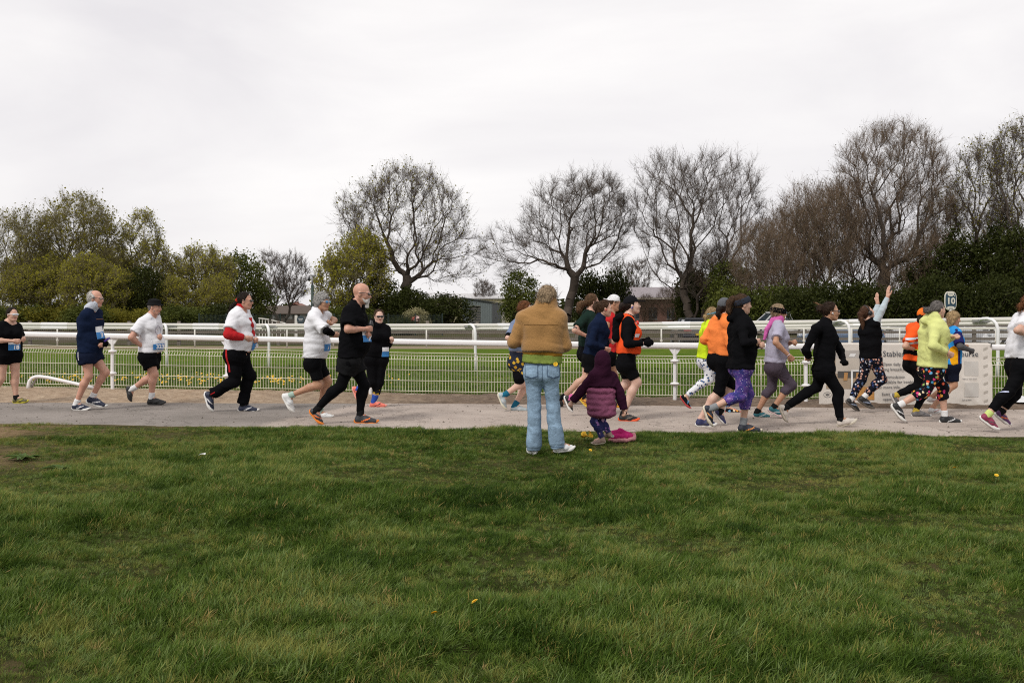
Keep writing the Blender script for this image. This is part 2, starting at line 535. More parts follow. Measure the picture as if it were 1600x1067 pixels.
# ---------------------------------------------------------------- rails and fences
WHITE_PVC = mat("white_rail_plastic", (0.72, 0.71, 0.71), rough=0.45, var=0.08, scale=1.5, bump=0.05, bscale=15)
WHITE_OLD = mat("weathered_white_rail", (0.60, 0.58, 0.53), rough=0.5, var=0.08, scale=1.2)
WIRE_M = mat("cream_coated_wire", (0.66, 0.63, 0.50), rough=0.45, var=0.06)
WOOD_GREY = mat("grey_fence_timber", (0.19, 0.165, 0.14), rough=0.9, var=0.25, scale=3, bump=0.3, bscale=20)
STEEL = mat("galvanised_clamp", (0.35, 0.35, 0.34), rough=0.4, metal=0.8)
DARK_JOINT = mat("dark_joint_gap", (0.05, 0.05, 0.05), rough=0.8)

def curve_pts(C, x0, x1, n):
    xs = np.linspace(x0, x1, n)
    # smooth interpolation through control points
    from numpy import polyfit, polyval
    out = []
    for k in (1, 2):
        p = polyfit(C[:, 0], C[:, k], 4)
        out.append(polyval(p, xs))
    return np.stack([xs, out[0], out[1]], -1)

def rail_front():
    root = empty("running_rail", (0, 17, 0))
    tag(root, "white plastic running rail on single posts right behind the runners", "rail")
    P = curve_pts(RAIL_A, -13, 12, 60)
    prof = [(-0.038, -0.045), (0.038, -0.045), (0.045, -0.022), (0.05, 0.02), (0.03, 0.048), (-0.03, 0.048), (-0.05, 0.02), (-0.05, -0.025)]
    b = MB().tube([(x, y - 17, z - 0.05) for x, y, z in P], 1.0, prof=prof)
    b.build("rail", WHITE_PVC, root, smooth=True)
    for px in (-60, 164, 371, 579, 808, 1040, 1275, 1510):
        i = np.argmin(np.abs(800 + F * P[:, 0] / P[:, 1] - px))
        x, y, z = P[i]
        g = float(base_z(x, y)) - 0.05
        y -= 17
        m = MB().tube([(x, y, g), (x, y, z - 0.09)], 0.030, 12)
        m.tube([(x - 0.06, y, z - 0.105), (x + 0.06, y, z - 0.105)], 0.02, 8)
        m.add([(x - 0.10, y - 0.02, z - 0.10), (x + 0.10, y - 0.02, z - 0.10), (x + 0.036, y - 0.02, z - 0.19), (x - 0.036, y - 0.02, z - 0.19),
               (x - 0.10, y + 0.02, z - 0.10), (x + 0.10, y + 0.02, z - 0.10), (x + 0.036, y + 0.02, z - 0.19), (x - 0.036, y + 0.02, z - 0.19)],
              [(3, 2, 1, 0), (4, 5, 6, 7), (0, 1, 5, 4), (1, 2, 6, 5), (2, 3, 7, 6), (3, 0, 4, 7)])
        po = m.build("post", WHITE_PVC, root, smooth=False)
        for hh in (0.30, 0.67):
            zz = g + 0.05 + hh * (z - g) * 0.98
            c = MB().tube([(x, y, zz - 0.022), (x, y, zz - 0.008), (x, y, zz + 0.008), (x, y, zz + 0.022)], [0.048, 0.074, 0.074, 0.048], 14)
            c.build("collar", WHITE_PVC, po, smooth=False)

def mesh_fence():
    root = empty("mesh_fence", (0, 17.3, 0))
    tag(root, "low cream wire mesh fence with bent top and bottom edges", "fence")
    P = curve_pts(FENCE, -12.6, 11.4, 481)
    H_ = P[:, 2] - base_z(P[:, 0], P[:, 1])
    prof = [(0.07, 0.015), (0.0, 0.075), (0.0, 0.62), (0.07, 0.685), (0.005, 0.74)]
    hs_ = [0.015, 0.075, 0.255, 0.44, 0.62, 0.685, 0.74]
    # direction across the fence, away from the path
    per = 48
    for a in range(0, 480, per):
        m = MB()
        seg = P[a:a + per + 1]; hh = H_[a:a + per + 1] / 0.74
        gz = base_z(seg[:, 0], seg[:, 1])
        for j in range(len(seg)):
            if j == per and a + per < 480: continue
            x, y = seg[j, 0], seg[j, 1] - 17.3
            m.tube([(x, y + o, gz[j] + h * hh[j]) for o, h in prof], 0.0050, 4, closed_ends=False)
        for h in hs_:
            o = np.interp(h, [p[1] for p in prof], [p[0] for p in prof])
            m.tube([(seg[j, 0], seg[j, 1] - 17.3 + o - 0.006, gz[j] + h * hh[j]) for j in range(0, per + 1, 8)], 0.0056, 4, closed_ends=False)
        o = m.build("wire_panel", WIRE_M, root)
        o["kind"] = "stuff"
    for a in range(0, 481, per):
        x, y, z = P[a]
        g = float(base_z(x, y))
        MB().tube([(x, y - 17.3 + 0.03, g - 0.1), (x, y - 17.3 + 0.03, g + 0.70)], 0.009, 8).build("post", WIRE_M, root, smooth=True)

def rail_back():
    root = empty("racecourse_rail", (0, 25, 0))
    tag(root, "thick white racecourse rail carried by hooped posts beyond the near turf", "rail")
    P = curve_pts(RAIL_B, -18, 13, 70)
    # ribbed two-part rail
    prof = [(-0.05, -0.075), (0.05, -0.075), (0.06, -0.045), (0.045, -0.01), (0.065, 0.02), (0.06, 0.065), (0.02, 0.085), (-0.02, 0.085), (-0.06, 0.065), (-0.065, 0.02), (-0.045, -0.01), (-0.06, -0.045)]
    L_ = [(x, y - 25, z - 0.085) for x, y, z in P]
    MB().tube(L_, 1.0, prof=prof).build("rail", WHITE_OLD, root, smooth=False)
    for px in (-40, 258, 430, 594, 757, 1148, 1332, 1548, 1700):
        i = np.argmin(np.abs(800 + F * P[:, 0] / P[:, 1] - px))
        x, y, z = P[i]
        g = float(base_z(x, y)) - 0.05
        yy = y - 25 - 0.02
        pts = [(x, yy - 0.45, g)] + [(x, yy - 0.45, g + (z - g) * t) for t in (0.3, 0.6, 0.8)]
        pts += [(x - 0.02, yy - 0.42, z - 0.13), (x - 0.06, yy - 0.36, z - 0.06), (x - 0.12, yy - 0.26, z - 0.025), (x - 0.17, yy - 0.12, z - 0.03), (x - 0.19, yy - 0.03, z - 0.06)]
        po = MB().tube(pts, 0.036, 10).build("hooped_post", WHITE_PVC, root, smooth=True)
        MB().box(x - 0.3, x + 0.12, yy + 0.01 - 0.06, yy + 0.085, z - 0.10, z - 0.05).build("bracket", STEEL, po)
    # joint sleeves
    for i in range(4, 70, 9):
        a, b = np.array(L_[i]), np.array(L_[i]) * 1.0
        d = np.array(L_[i + 1]) - np.array(L_[i]); d /= np.linalg.norm(d)
        MB().tube([tuple(a - d * 0.35), tuple(a + d * 0.35)], 1.06, prof=prof).build("joint_sleeve", WHITE_PVC, root)

def rail_far():
    root = empty("far_rail", (0, 43, 0))
    tag(root, "thin white rail on slender straight posts across the far turf", "rail")
    prof = [(-0.05, -0.06), (0.05, -0.06), (0.06, 0.0), (0.04, 0.05), (-0.04, 0.05), (-0.06, 0.0)]
    line = [(x, 43.6 - 0.03 * x - 43, 0.85 + 0.006 * math.sin(x * 1.3)) for x in np.linspace(-27, 27, 46)]
    MB().tube(line, 1.0, prof=prof).build("rail", WHITE_OLD, root)
    for k in range(-13, 14):
        x = k * 2.05 + 0.35; y = 43.6 - 0.03 * x - 43 - 0.08
        po = MB().tube([(x, y, -0.03), (x, y, 0.84)], 0.034, 8).build("post", WHITE_OLD, root, smooth=True)
        MB().tube([(x, y, 0.28), (x, y, 0.34)], 0.06, 8).build("collar", WHITE_OLD, po)

def timber_fence():
    root = empty("timber_fence", (0, 47, 0))
    tag(root, "weathered grey post and rail timber fence beyond the far white rail", "fence")
    for k in range(-14, 15):
        x = k * 2.35 + 0.7
        MB().box(x - 0.07, x + 0.07, 0.02, 0.15, -0.1, 1.12 + 0.03 * math.sin(k * 2.3)).build("post", WOOD_GREY, root)
        for z in (0.30, 0.62, 0.95):
            MB().bar((x, 0, z + 0.012 * math.sin(k * 3.1 + z)), (x + 2.35, 0, z + 0.012 * math.sin(k * 3.1 + 3.1 + z)), 0.035, 0.12).build("rail", WOOD_GREY, root)
    m = MB()
    for z in np.arange(0.05, 1.0, 0.1): m.bar((-33, -0.04, z), (34, -0.04, z), 0.007, 0.007)
    for x in np.arange(-33, 34, 0.1): m.bar((x, -0.045, 0.02), (x, -0.045, 1.0), 0.006, 0.006, up=(0, 1, 0))
    o = m.build("wire_netting", mat("rusty_wire", (0.16, 0.14, 0.12), rough=0.7), root)
    o["kind"] = "stuff"

def fallen_rail():
    root = empty("fallen_rail_end", (0, 0, 0))
    tag(root, "short bent white rail end lying low against the mesh fence", "rail end")
    d = 17.6
    def q(zx, zy, dd=d):
        px, py = 490 * 0 + zx, zy
        return at(px, py, dd)
    pts = []
    for px, py in ((44, 609), (44.5, 602), (46.5, 595), (50.5, 590.5), (56, 588.6), (62, 588.3), (75, 590), (100, 595.5), (125, 601), (146, 606)):
        pts.append(q(px, py))
    root.location = (pts[0][0], d, float(base_z(pts[0][0], d)))
    R = np.array(root.location)
    MB().tube([tuple(p - R) for p in pts], 0.032, 10).build("bent_tube", WHITE_PVC, root, smooth=True)
    pts2 = [np.array(pts[5]) + (-0.06, 0.02, -0.02), np.array(pts[4]) + (-0.02, 0.03, -0.06), np.array(pts[2]) + (0.03, 0.03, -0.08), np.array(pts[0]) + (0.05, 0.03, 0.0)]
    MB().tube([tuple(p - R) for p in pts2], 0.022, 8).build("inner_sleeve", STEEL, root, smooth=True)

def plastic_wrap():
    # crumpled clear sheet lying at the foot of the fence on the far right
    rg = np.random.default_rng(3)
    c = at(1590, 621, 16.35)
    n = 26
    u = np.linspace(-1, 1, n)
    X, Y = np.meshgrid(u, u, indexing='ij')
    R_ = np.sqrt(X ** 2 + Y ** 2)
    Z = 0.13 * np.exp(-2 * R_ ** 2) + 0.05 * (fbm(X * 3 + 5, Y * 3, 2, 4) - 0.4)
    V = np.stack([X * 0.36, Y * 0.15, np.maximum(Z, 0.0) + 0.04], -1).reshape(-1, 3)
    I = np.arange(n * n).reshape(n, n)
    Q = np.stack([I[:-1, :-1], I[1:, :-1], I[1:, 1:], I[:-1, 1:]], -1).reshape(-1, 4)
    o = link("plastic_sheet", mesh_np("plastic_sheet", V, [Q]), mat("milky_plastic", (0.62, 0.63, 0.64), rough=0.25, var=0.1), None, (c[0], 16.35, float(base_z(c[0], 16.35))))
    tag(o, "crumpled pale plastic sheet lying at the foot of the mesh fence", "plastic sheet")

def banner():
    """printed canvas sheet hung from the front rail"""
    root = empty("canvas_banner", (0, 0, 0))
    tag(root, "cream printed canvas banner hung over the white front rail", "banner")
    P = curve_pts(RAIL_A, -13, 12, 400)
    pxs = 800 + F * P[:, 0] / P[:, 1]
    ia, ib = np.argmin(np.abs(pxs - 1279)), np.argmin(np.abs(pxs - 1549))
    A, B = P[ia], P[ib]
    W = math.hypot(B[0] - A[0], B[1] - A[1])
    ax = np.array([(B[0] - A[0]) / W, (B[1] - A[1]) / W, 0.0])
    nrm = np.array([ax[1], -ax[0], 0.0])                 # towards the path
    ztop = 0.5 * (A[2] + B[2]) + 0.004
    zbot = CAMZ + (HOR - 632) / F * A[1]
    Hh = ztop - zbot
    root.location = (A[0], A[1], zbot)
    root.rotation_euler = (0, 0, math.atan2(ax[1], ax[0]))
    def surf(u, v):
        """u metres along, v metres up -> local point of the cloth"""
        u = np.asarray(u, float); v = np.asarray(v, float)
        wr = 0.012 * np.sin(u * 5.1 + v * 3) * (1 - v / Hh) + 0.010 * (fbm(u * 4 + 3, v * 4, 6, 3) - 0.5) * 2 * smooth01(0, 0.1, Hh - v)
        wr = wr + 0.02 * np.exp(-((u + 0.6 * v - 2.55) / 0.07) ** 2)
        return np.stack([u, -0.085 - wr, v], -1)
    canvas = mat("cream_canvas", (0.62, 0.575, 0.52), rough=0.9, var=0.05, scale=4, bump=0.12, bscale=180)
    nu, nv = 150, 54
    U, Vv = np.meshgrid(np.linspace(0, W, nu), np.linspace(0, Hh, nv), indexing='ij')
    Vd = Vv - 0.012 * np.sin(U * 2.2) ** 2 * (1 - Vv / Hh)
    S = surf(U, Vd).reshape(-1, 3)
    top = np.stack([np.linspace(0, W, nu), np.full(nu, 0.0), np.full(nu, Hh + 0.012)], -1)
    bk = np.stack([np.linspace(0, W, nu), np.full(nu, 0.08), np.full(nu, Hh - 0.05)], -1)
    I = np.arange(nu * nv).reshape(nu, nv)
    Q = [np.stack([I[:-1, :-1], I[1:, :-1], I[1:, 1:], I[:-1, 1:]], -1).reshape(-1, 4)]
    n0 = nu * nv
    t = np.arange(nu - 1)
    Q.append(np.stack([I[:-1, -1], I[1:, -1], n0 + t + 1, n0 + t], -1))
    Q.append(np.stack([n0 + t, n0 + t + 1, n0 + nu + t + 1, n0 + nu + t], -1))
    link("canvas", mesh_np("canvas", np.concatenate([S, top, bk]), Q), canvas, root)
    s = F / A[1]
    def uv(px, py):
        return (px - 1279) / (1549 - 1279) * W, (632 - py) / (632 - 538) * Hh
    def patch(name, x0, x1, y0, y1, m, off=0.003, nu_=14, nv_=10, shear=0.0, parent=root):
        (u0, v1), (u1, v0) = uv(x0, y0), uv(x1, y1)
        U, V_ = np.meshgrid(np.linspace(u0, u1, nu_), np.linspace(v0, v1, nv_), indexing='ij')
        U = U + shear * (V_ - v0)
        Pp = surf(U, V_); Pp[..., 1] -= off
        I = np.arange(nu_ * nv_).reshape(nu_, nv_)
        Qq = np.stack([I[:-1, :-1], I[1:, :-1], I[1:, 1:], I[:-1, 1:]], -1).reshape(-1, 4)
        return link(name, mesh_np(name, Pp.reshape(-1, 3), [Qq]), m, parent)
    # the printed picture of a room at the left
    ph = patch("printed_picture", 1290, 1368, 560, 607, mat("print_floor", (0.36, 0.28, 0.20), rough=0.85, var=0.2, scale=6), 0.004, 30, 20)
    patch("printed_wall", 1305, 1358, 560, 584, mat("print_wall", (0.50, 0.45, 0.39), rough=0.85), 0.007, parent=ph)
    patch("printed_ceiling", 1300, 1352, 548, 560, mat("print_ceiling", (0.42, 0.39, 0.36), rough=0.85), 0.007, parent=ph, shear=0.0)
    patch("printed_lamp", 1325, 1334, 553, 558, mat("print_white", (0.72, 0.72, 0.71), rough=0.85), 0.010, parent=ph, shear=0.6)
    patch("printed_counter", 1308, 1345, 580, 590, mat("print_dark", (0.07, 0.065, 0.06), rough=0.85), 0.010, parent=ph)
    for x0 in (1317, 1336):
        patch("printed_chair", x0, x0 + 6, 582, 594, mat("print_oak", (0.42, 0.22, 0.08), rough=0.85), 0.013, 5, 5, shear=0.12, parent=ph)
    patch("printed_frame", 1329, 1332, 578, 606, mat("print_white", (0.72, 0.72, 0.71)), 0.014, 3, 8, parent=ph)
    patch("printed_frame", 1332, 1345, 578, 580.5, mat("print_white", (0.72, 0.72, 0.71)), 0.014, 6, 3, parent=ph)
    # second printed picture, food on a plate, seen between the runners' legs
    fo = patch("printed_picture", 1336, 1366, 604, 624, mat("print_food", (0.45, 0.22, 0.06), rough=0.85, var=0.5, scale=25), 0.005, 12, 8)
    # oval emblem at the lower left
    u0, v0 = uv(1292, 616)
    ring = []
    for k in range(41):
        a = 2 * math.pi * k / 40
        p = surf(u0 + 0.062 * math.cos(a), v0 + 0.042 * math.sin(a)); ring.append((p[0], p[1] - 0.004, p[2]))
    INK = mat("print_ink", (0.045, 0.055, 0.07), rough=0.85)
    INK2 = mat("print_ink_soft", (0.13, 0.13, 0.135), rough=0.85)
    em = MB().tube(ring, 0.0025, 4).build("emblem", INK2, root)
    m = MB()
    for k in range(5):
        pts = [surf(u0 - 0.03 + 0.06 * t, v0 - 0.012 + 0.007 * k + 0.006 * math.sin(t * 9 + k)) for t in np.linspace(0, 1, 9)]
        m.tube([(p[0], p[1] - 0.004, p[2]) for p in pts], 0.002, 4)
    m.build("emblem_mark", INK2, em)
    # diamonds down the right-hand edge
    GREY = mat("print_taupe", (0.40, 0.365, 0.32), rough=0.9)
    for k in range(7):
        px, py = 1539, 546 + k * 13.2
        c = uv(px, py)
        pts = [(-0.032, -0.028), (0.034, 0.0), (0.034, 0.036), (-0.032, 0.012)]
        Pp = [surf(c[0] + a, c[1] + b) - (0, 0.004, 0) for a, b in pts]
        MB().add(np.array(Pp), [(0, 1, 2, 3)]).build("printed_diamond", GREY, root)
    # two blank printed plates where square codes stood
    for yy in (575.5, 608):
        patch("printed_plate", 1506, 1527.5, yy - 10.8, yy + 10.8, mat("print_plate", (0.50, 0.475, 0.44), rough=0.9), 0.004, 8, 8)
    def line(body, px, py, size, m, name="lettering", align='LEFT'):
        u, v = uv(px, py)
        p = surf(u, v)
        text_obj(name, body, size, m, root, (p[0], p[1] - 0.014, p[2]), (math.pi / 2, 0, 0), align)
    line("Stables", 1378.5, 553.5, 0.125, INK)
    line("Racecourse", 1527.5, 553.5, 0.125, INK, align="RIGHT")
    for t, y in (("Open daily", 569), ("serving breakfast", 577), ("Accommodation", 588.5), ("available for booking", 596.3), ("for more info.", 604.3)):
        line(t, 1370 if t[0] in 'Asf' and t[0] != 'O' else 1378, y, 0.066, INK2)
    line("Entrance via Doncaster", 1377, 614.8, 0.066, INK2)
    line("opposite", 1379, 622.5, 0.062, INK2)
    line("Scan to view menu", 1502, 591, 0.030, INK2)
    line("Scan to book online", 1502, 623.5, 0.030, INK2)
    # black eyelet tie at the top right corner
    p = surf(W - 0.02, Hh - 0.03)
    MB().tube([(p[0], p[1] - 0.01, p[2] - 0.02), (p[0] + 0.01, p[1] - 0.012, p[2] + 0.03), (p[0], 0.0, Hh + 0.02)], 0.008, 6).build("cable_tie", DARK_JOINT, root)

rail_front(); mesh_fence(); rail_back(); rail_far(); timber_fence(); fallen_rail(); plastic_wrap(); banner()

# ---------------------------------------------------------------- marker sign, posts, small fittings
def marker_sign():
    d = 24.0
    c = at(1485, 470, d)
    root = empty("distance_marker", (c[0], d, float(base_z(c[0], d))))
    tag(root, "dark blue oval marker sign reading 10 on a slim post", "sign")
    NAVY = mat("sign_navy", (0.02, 0.055, 0.085), rough=0.4)
    CREAM = mat("sign_cream", (0.62, 0.58, 0.50), rough=0.5)
    zc = c[2] - root.location.z
    MB().tube([(0, 0, 0), (0, 0, zc - 0.2)], 0.03, 10).build("post", WHITE_PVC, root, smooth=True)
    def rounded(w, h, e, n=40, p=3.0):
        out = []
        for k in range(n):
            a = 2 * math.pi * k / n
            ca, sa = math.cos(a), math.sin(a)
            out.append((math.copysign(abs(ca) ** (2 / p), ca) * w / 2, math.copysign(abs(sa) ** (2 / p), sa) * h / 2))
        return out
    def plate(name, w, h, cx, cz, y0, y1, m, p=3.0, par=root):
        o = rounded(w, h, 0, 40, p); n = len(o)
        V = [(cx + a, y, cz + b) for y in (y0, y1) for a, b in o] + [(cx, y0, cz), (cx, y1, cz)]
        Q = [(k, (k + 1) % n, n + (k + 1) % n, n + k) for k in range(n)]
        T = [(2 * n, (k + 1) % n, k) for k in range(n)] + [(2 * n + 1, n + k, n + (k + 1) % n) for k in range(n)]
        return MB().add(V, Q, T).build(name, m, par)
    plate("border", 0.285, 0.455, 0, zc, -0.02, 0.02, CREAM, 3.2)
    plate("plate", 0.255, 0.42, 0, zc, -0.026, -0.0205, NAVY, 3.2)
    plate("top_badge", 0.16, 0.12, 0, zc + 0.17, -0.031, -0.0262, CREAM, 2.4)
    plate("bottom_badge", 0.18, 0.085, 0, zc - 0.175, -0.031, -0.0262, CREAM, 2.6)
    text_obj("lettering", "10", 0.21, CREAM, root, (0, -0.030, zc - 0.01), (math.pi / 2, 0, 0), 'CENTER', 1.0, 0.003, 0.006)
    m = MB()
    for k in range(7):
        m.box(-0.052 + k * 0.015, -0.044 + k * 0.015, -0.036, -0.0315, zc + 0.155 + 0.006 * math.sin(k * 2.1), zc + 0.178 + 0.008 * math.cos(k * 1.7))
    m.build("faint_badge_marks", mat("sign_grey", (0.30, 0.32, 0.33), rough=0.5), root)
    MB().box(-0.05, 0.05, -0.036, -0.0315, zc - 0.190, zc - 0.175).build("badge_bar", NAVY, root)
    MB().box(0.078, 0.098, -0.036, -0.0315, zc + 0.105, zc + 0.128).build("corner_tab", CREAM, root)

def cctv():
    d = 80
    c = at(488, 462, d); t = at(488, 431, d)
    root = empty("camera_pole", (c[0], d, 0))
    tag(root, "tall pole with hanging security camera against the sky gap", "pole")
    MB().tube([(0, 0, 0), (0, 0, c[2] + 0.85)], 0.12, 10).build("lower_pole", mat("pole_green", (0.015, 0.035, 0.025), rough=0.5), root, smooth=True)
    MB().tube([(0, 0, c[2] + 0.85), (0, 0, t[2] - 0.1)], 0.075, 10).build("upper_pole", mat("pole_grey", (0.20, 0.20, 0.20), rough=0.5), root, smooth=True)
    z = t[2]
    MB().tube([(0, 0, z - 0.1), (-0.05, 0, z + 0.02), (-0.14, 0, z + 0.07), (-0.23, 0, z + 0.0), (-0.25, 0, z - 0.12)], 0.03, 8).build("hanger_arm", mat("pole_grey", (0.42, 0.42, 0.42)), root, smooth=True)
    MB().tube([(-0.25, 0, z - 0.1), (-0.25, 0, z - 0.16), (-0.25, 0, z - 0.36), (-0.25, 0, z - 0.42)], [0.06, 0.11, 0.11, 0.06], 14).build("camera_housing", mat("camera_black", (0.02, 0.02, 0.022), rough=0.4), root, smooth=True)
    MB().tube([(0.14, 0, z - 0.10), (0.14, 0, z - 0.04), (0.14, 0, z + 0.08), (0.14, 0, z + 0.14)], [0.06, 0.14, 0.14, 0.06], 14).build("dome", mat("dome_pale", (0.30, 0.30, 0.31), rough=0.3), root, smooth=True)

def notice_board():
    d = 62
    c = at(466, 500, d)
    root = empty("notice_board", (c[0], d, 0))
    tag(root, "small white post with round dark notice beside the distant lawn", "sign")
    MB().box(-0.22, -0.05, -0.03, 0.03, 0.0, 1.42).build("post", WHITE_OLD, root)
    V = [(0.2 + 0.19 * math.cos(2 * math.pi * k / 24), -0.03, 1.12 + 0.19 * math.sin(2 * math.pi * k / 24)) for k in range(24)]
    MB().tube([(0.16, -0.04, 1.14), (0.16, 0.0, 1.14)], 0.24, 24).build("disc", mat("notice_dark", (0.03, 0.05, 0.06), rough=0.5), root)
    MB().box(0.02, 0.30, -0.046, -0.0405, 1.18, 1.22).box(0.05, 0.27, -0.046, -0.0405, 1.08, 1.12).build("faint_bars", mat("notice_white", (0.45, 0.45, 0.45)), root)

def pale_hurdles():
    for k, (x0, x1, y0, y1, lab) in enumerate(((404, 420, 497, 499, "low white hurdle rail nearest the dark green fence post"), (424, 446, 500, 505, "low white hurdle rail sloping down beside the notice"))):
        d = 62
        a, b = at(x0, y0, d), at(x1, y1, d)
        root = empty("white_hurdle", (a[0], d, 0))
        tag(root, lab, "hurdle", "white hurdles on the far lawn")
        MB().bar((0, 0, a[2]), (b[0] - a[0], 0, b[2]), 0.05, 0.07).build("rail", WHITE_OLD, root)
        for t in (0.05, 0.35, 0.65, 0.95):
            MB().box((b[0] - a[0]) * t - 0.025, (b[0] - a[0]) * t + 0.025, 0.03, 0.07, -0.02, a[2] + (b[2] - a[2]) * t).build("post", WHITE_OLD, root)
    root = empty("green_fence", (0, 70, 0))
    tag(root, "dark green mesh security fence in front of the low brown building", "fence")
    GR = mat("fence_green", (0.008, 0.022, 0.017), rough=0.5)
    for k in range(10):
        x = -22.0 + k * 1.9
        MB().box(x - 0.04, x + 0.04, -0.04, 0.04, 0, 1.55).build("post", GR, root)
    m = MB()
    for z in np.arange(0.1, 1.5, 0.14): m.bar((-22, -0.05, z), (-4.9, -0.05, z), 0.012, 0.014)
    for x in np.arange(-22, -4.9, 0.09): m.bar((x, -0.05, 0.05), (x, -0.05, 1.5), 0.012, 0.012, up=(0, 1, 0))
    o = m.build("mesh_panel", GR, root); o["kind"] = "stuff"

# ---------------------------------------------------------------- buildings
def gable(mb, x0, x1, y0, y1, z0, z1, along='x', over=0.25, th=0.12):
    """pitched roof shell over the rectangle"""
    if along == 'x':
        ym = (y0 + y1) / 2
        A = [(x0 - over, y0 - over, z0), (x1 + over, y0 - over, z0), (x1 + over, ym, z1), (x0 - over, ym, z1), (x0 - over, y1 + over, z0), (x1 + over, y1 + over, z0)]
    else:
        xm = (x0 + x1) / 2
        A = [(x0 - over, y1 + over, z0), (x0 - over, y0 - over, z0), (xm, y0 - over, z1), (xm, y1 + over, z1), (x1 + over, y1 + over, z0), (x1 + over, y0 - over, z0)]
    B = [(x, y, z + th) for x, y, z in A]
    V = A + B
    Q = [(0, 3, 2, 1), (3, 4, 5, 2), (6, 7, 8, 9), (9, 8, 11, 10), (0, 1, 7, 6), (1, 2, 8, 7), (2, 5, 11, 8), (5, 4, 10, 11), (4, 3, 9, 10), (3, 0, 6, 9)]
    return mb.add(V, Q)

def walls(mb, x0, x1, y0, y1, z0, z1, ridge=None, along='y'):
    V = [(x0, y0, z0), (x1, y0, z0), (x1, y1, z0), (x0, y1, z0), (x0, y0, z1), (x1, y0, z1), (x1, y1, z1), (x0, y1, z1)]
    Q = [(0, 1, 5, 4), (1, 2, 6, 5), (2, 3, 7, 6), (3, 0, 4, 7)]
    T = []
    if ridge:
        if along == 'y':
            V += [((x0 + x1) / 2, y0, ridge), ((x0 + x1) / 2, y1, ridge)]; T = [(4, 5, 8), (6, 7, 9)]
        else:
            V += [(x0, (y0 + y1) / 2, ridge), (x1, (y0 + y1) / 2, ridge)]; T = [(7, 4, 8), (5, 6, 9)]
    return mb.add(V, Q, T)

def ribbed(name, col):
    if name in MATS: return MATS[name]
    m, nt, bs = newmat(name)
    tc = nt.nodes.new("ShaderNodeTexCoord")
    wv = nt.nodes.new("ShaderNodeTexWave"); wv.bands_direction = 'X'; wv.inputs["Scale"].default_value = 1.6
    nt.links.new(tc.outputs["Object"], wv.inputs["Vector"])
    bp = nt.nodes.new("ShaderNodeBump"); bp.inputs["Strength"].default_value = 0.6; bp.inputs["Distance"].default_value = 0.03
    nt.links.new(wv.outputs["Fac"], bp.inputs["Height"]); nt.links.new(bp.outputs["Normal"], bs.inputs["Normal"])
    bs.inputs["Base Color"].default_value = tuple(col) + (1,); bs.inputs["Roughness"].default_value = 0.55
    MATS[name] = m
    return m

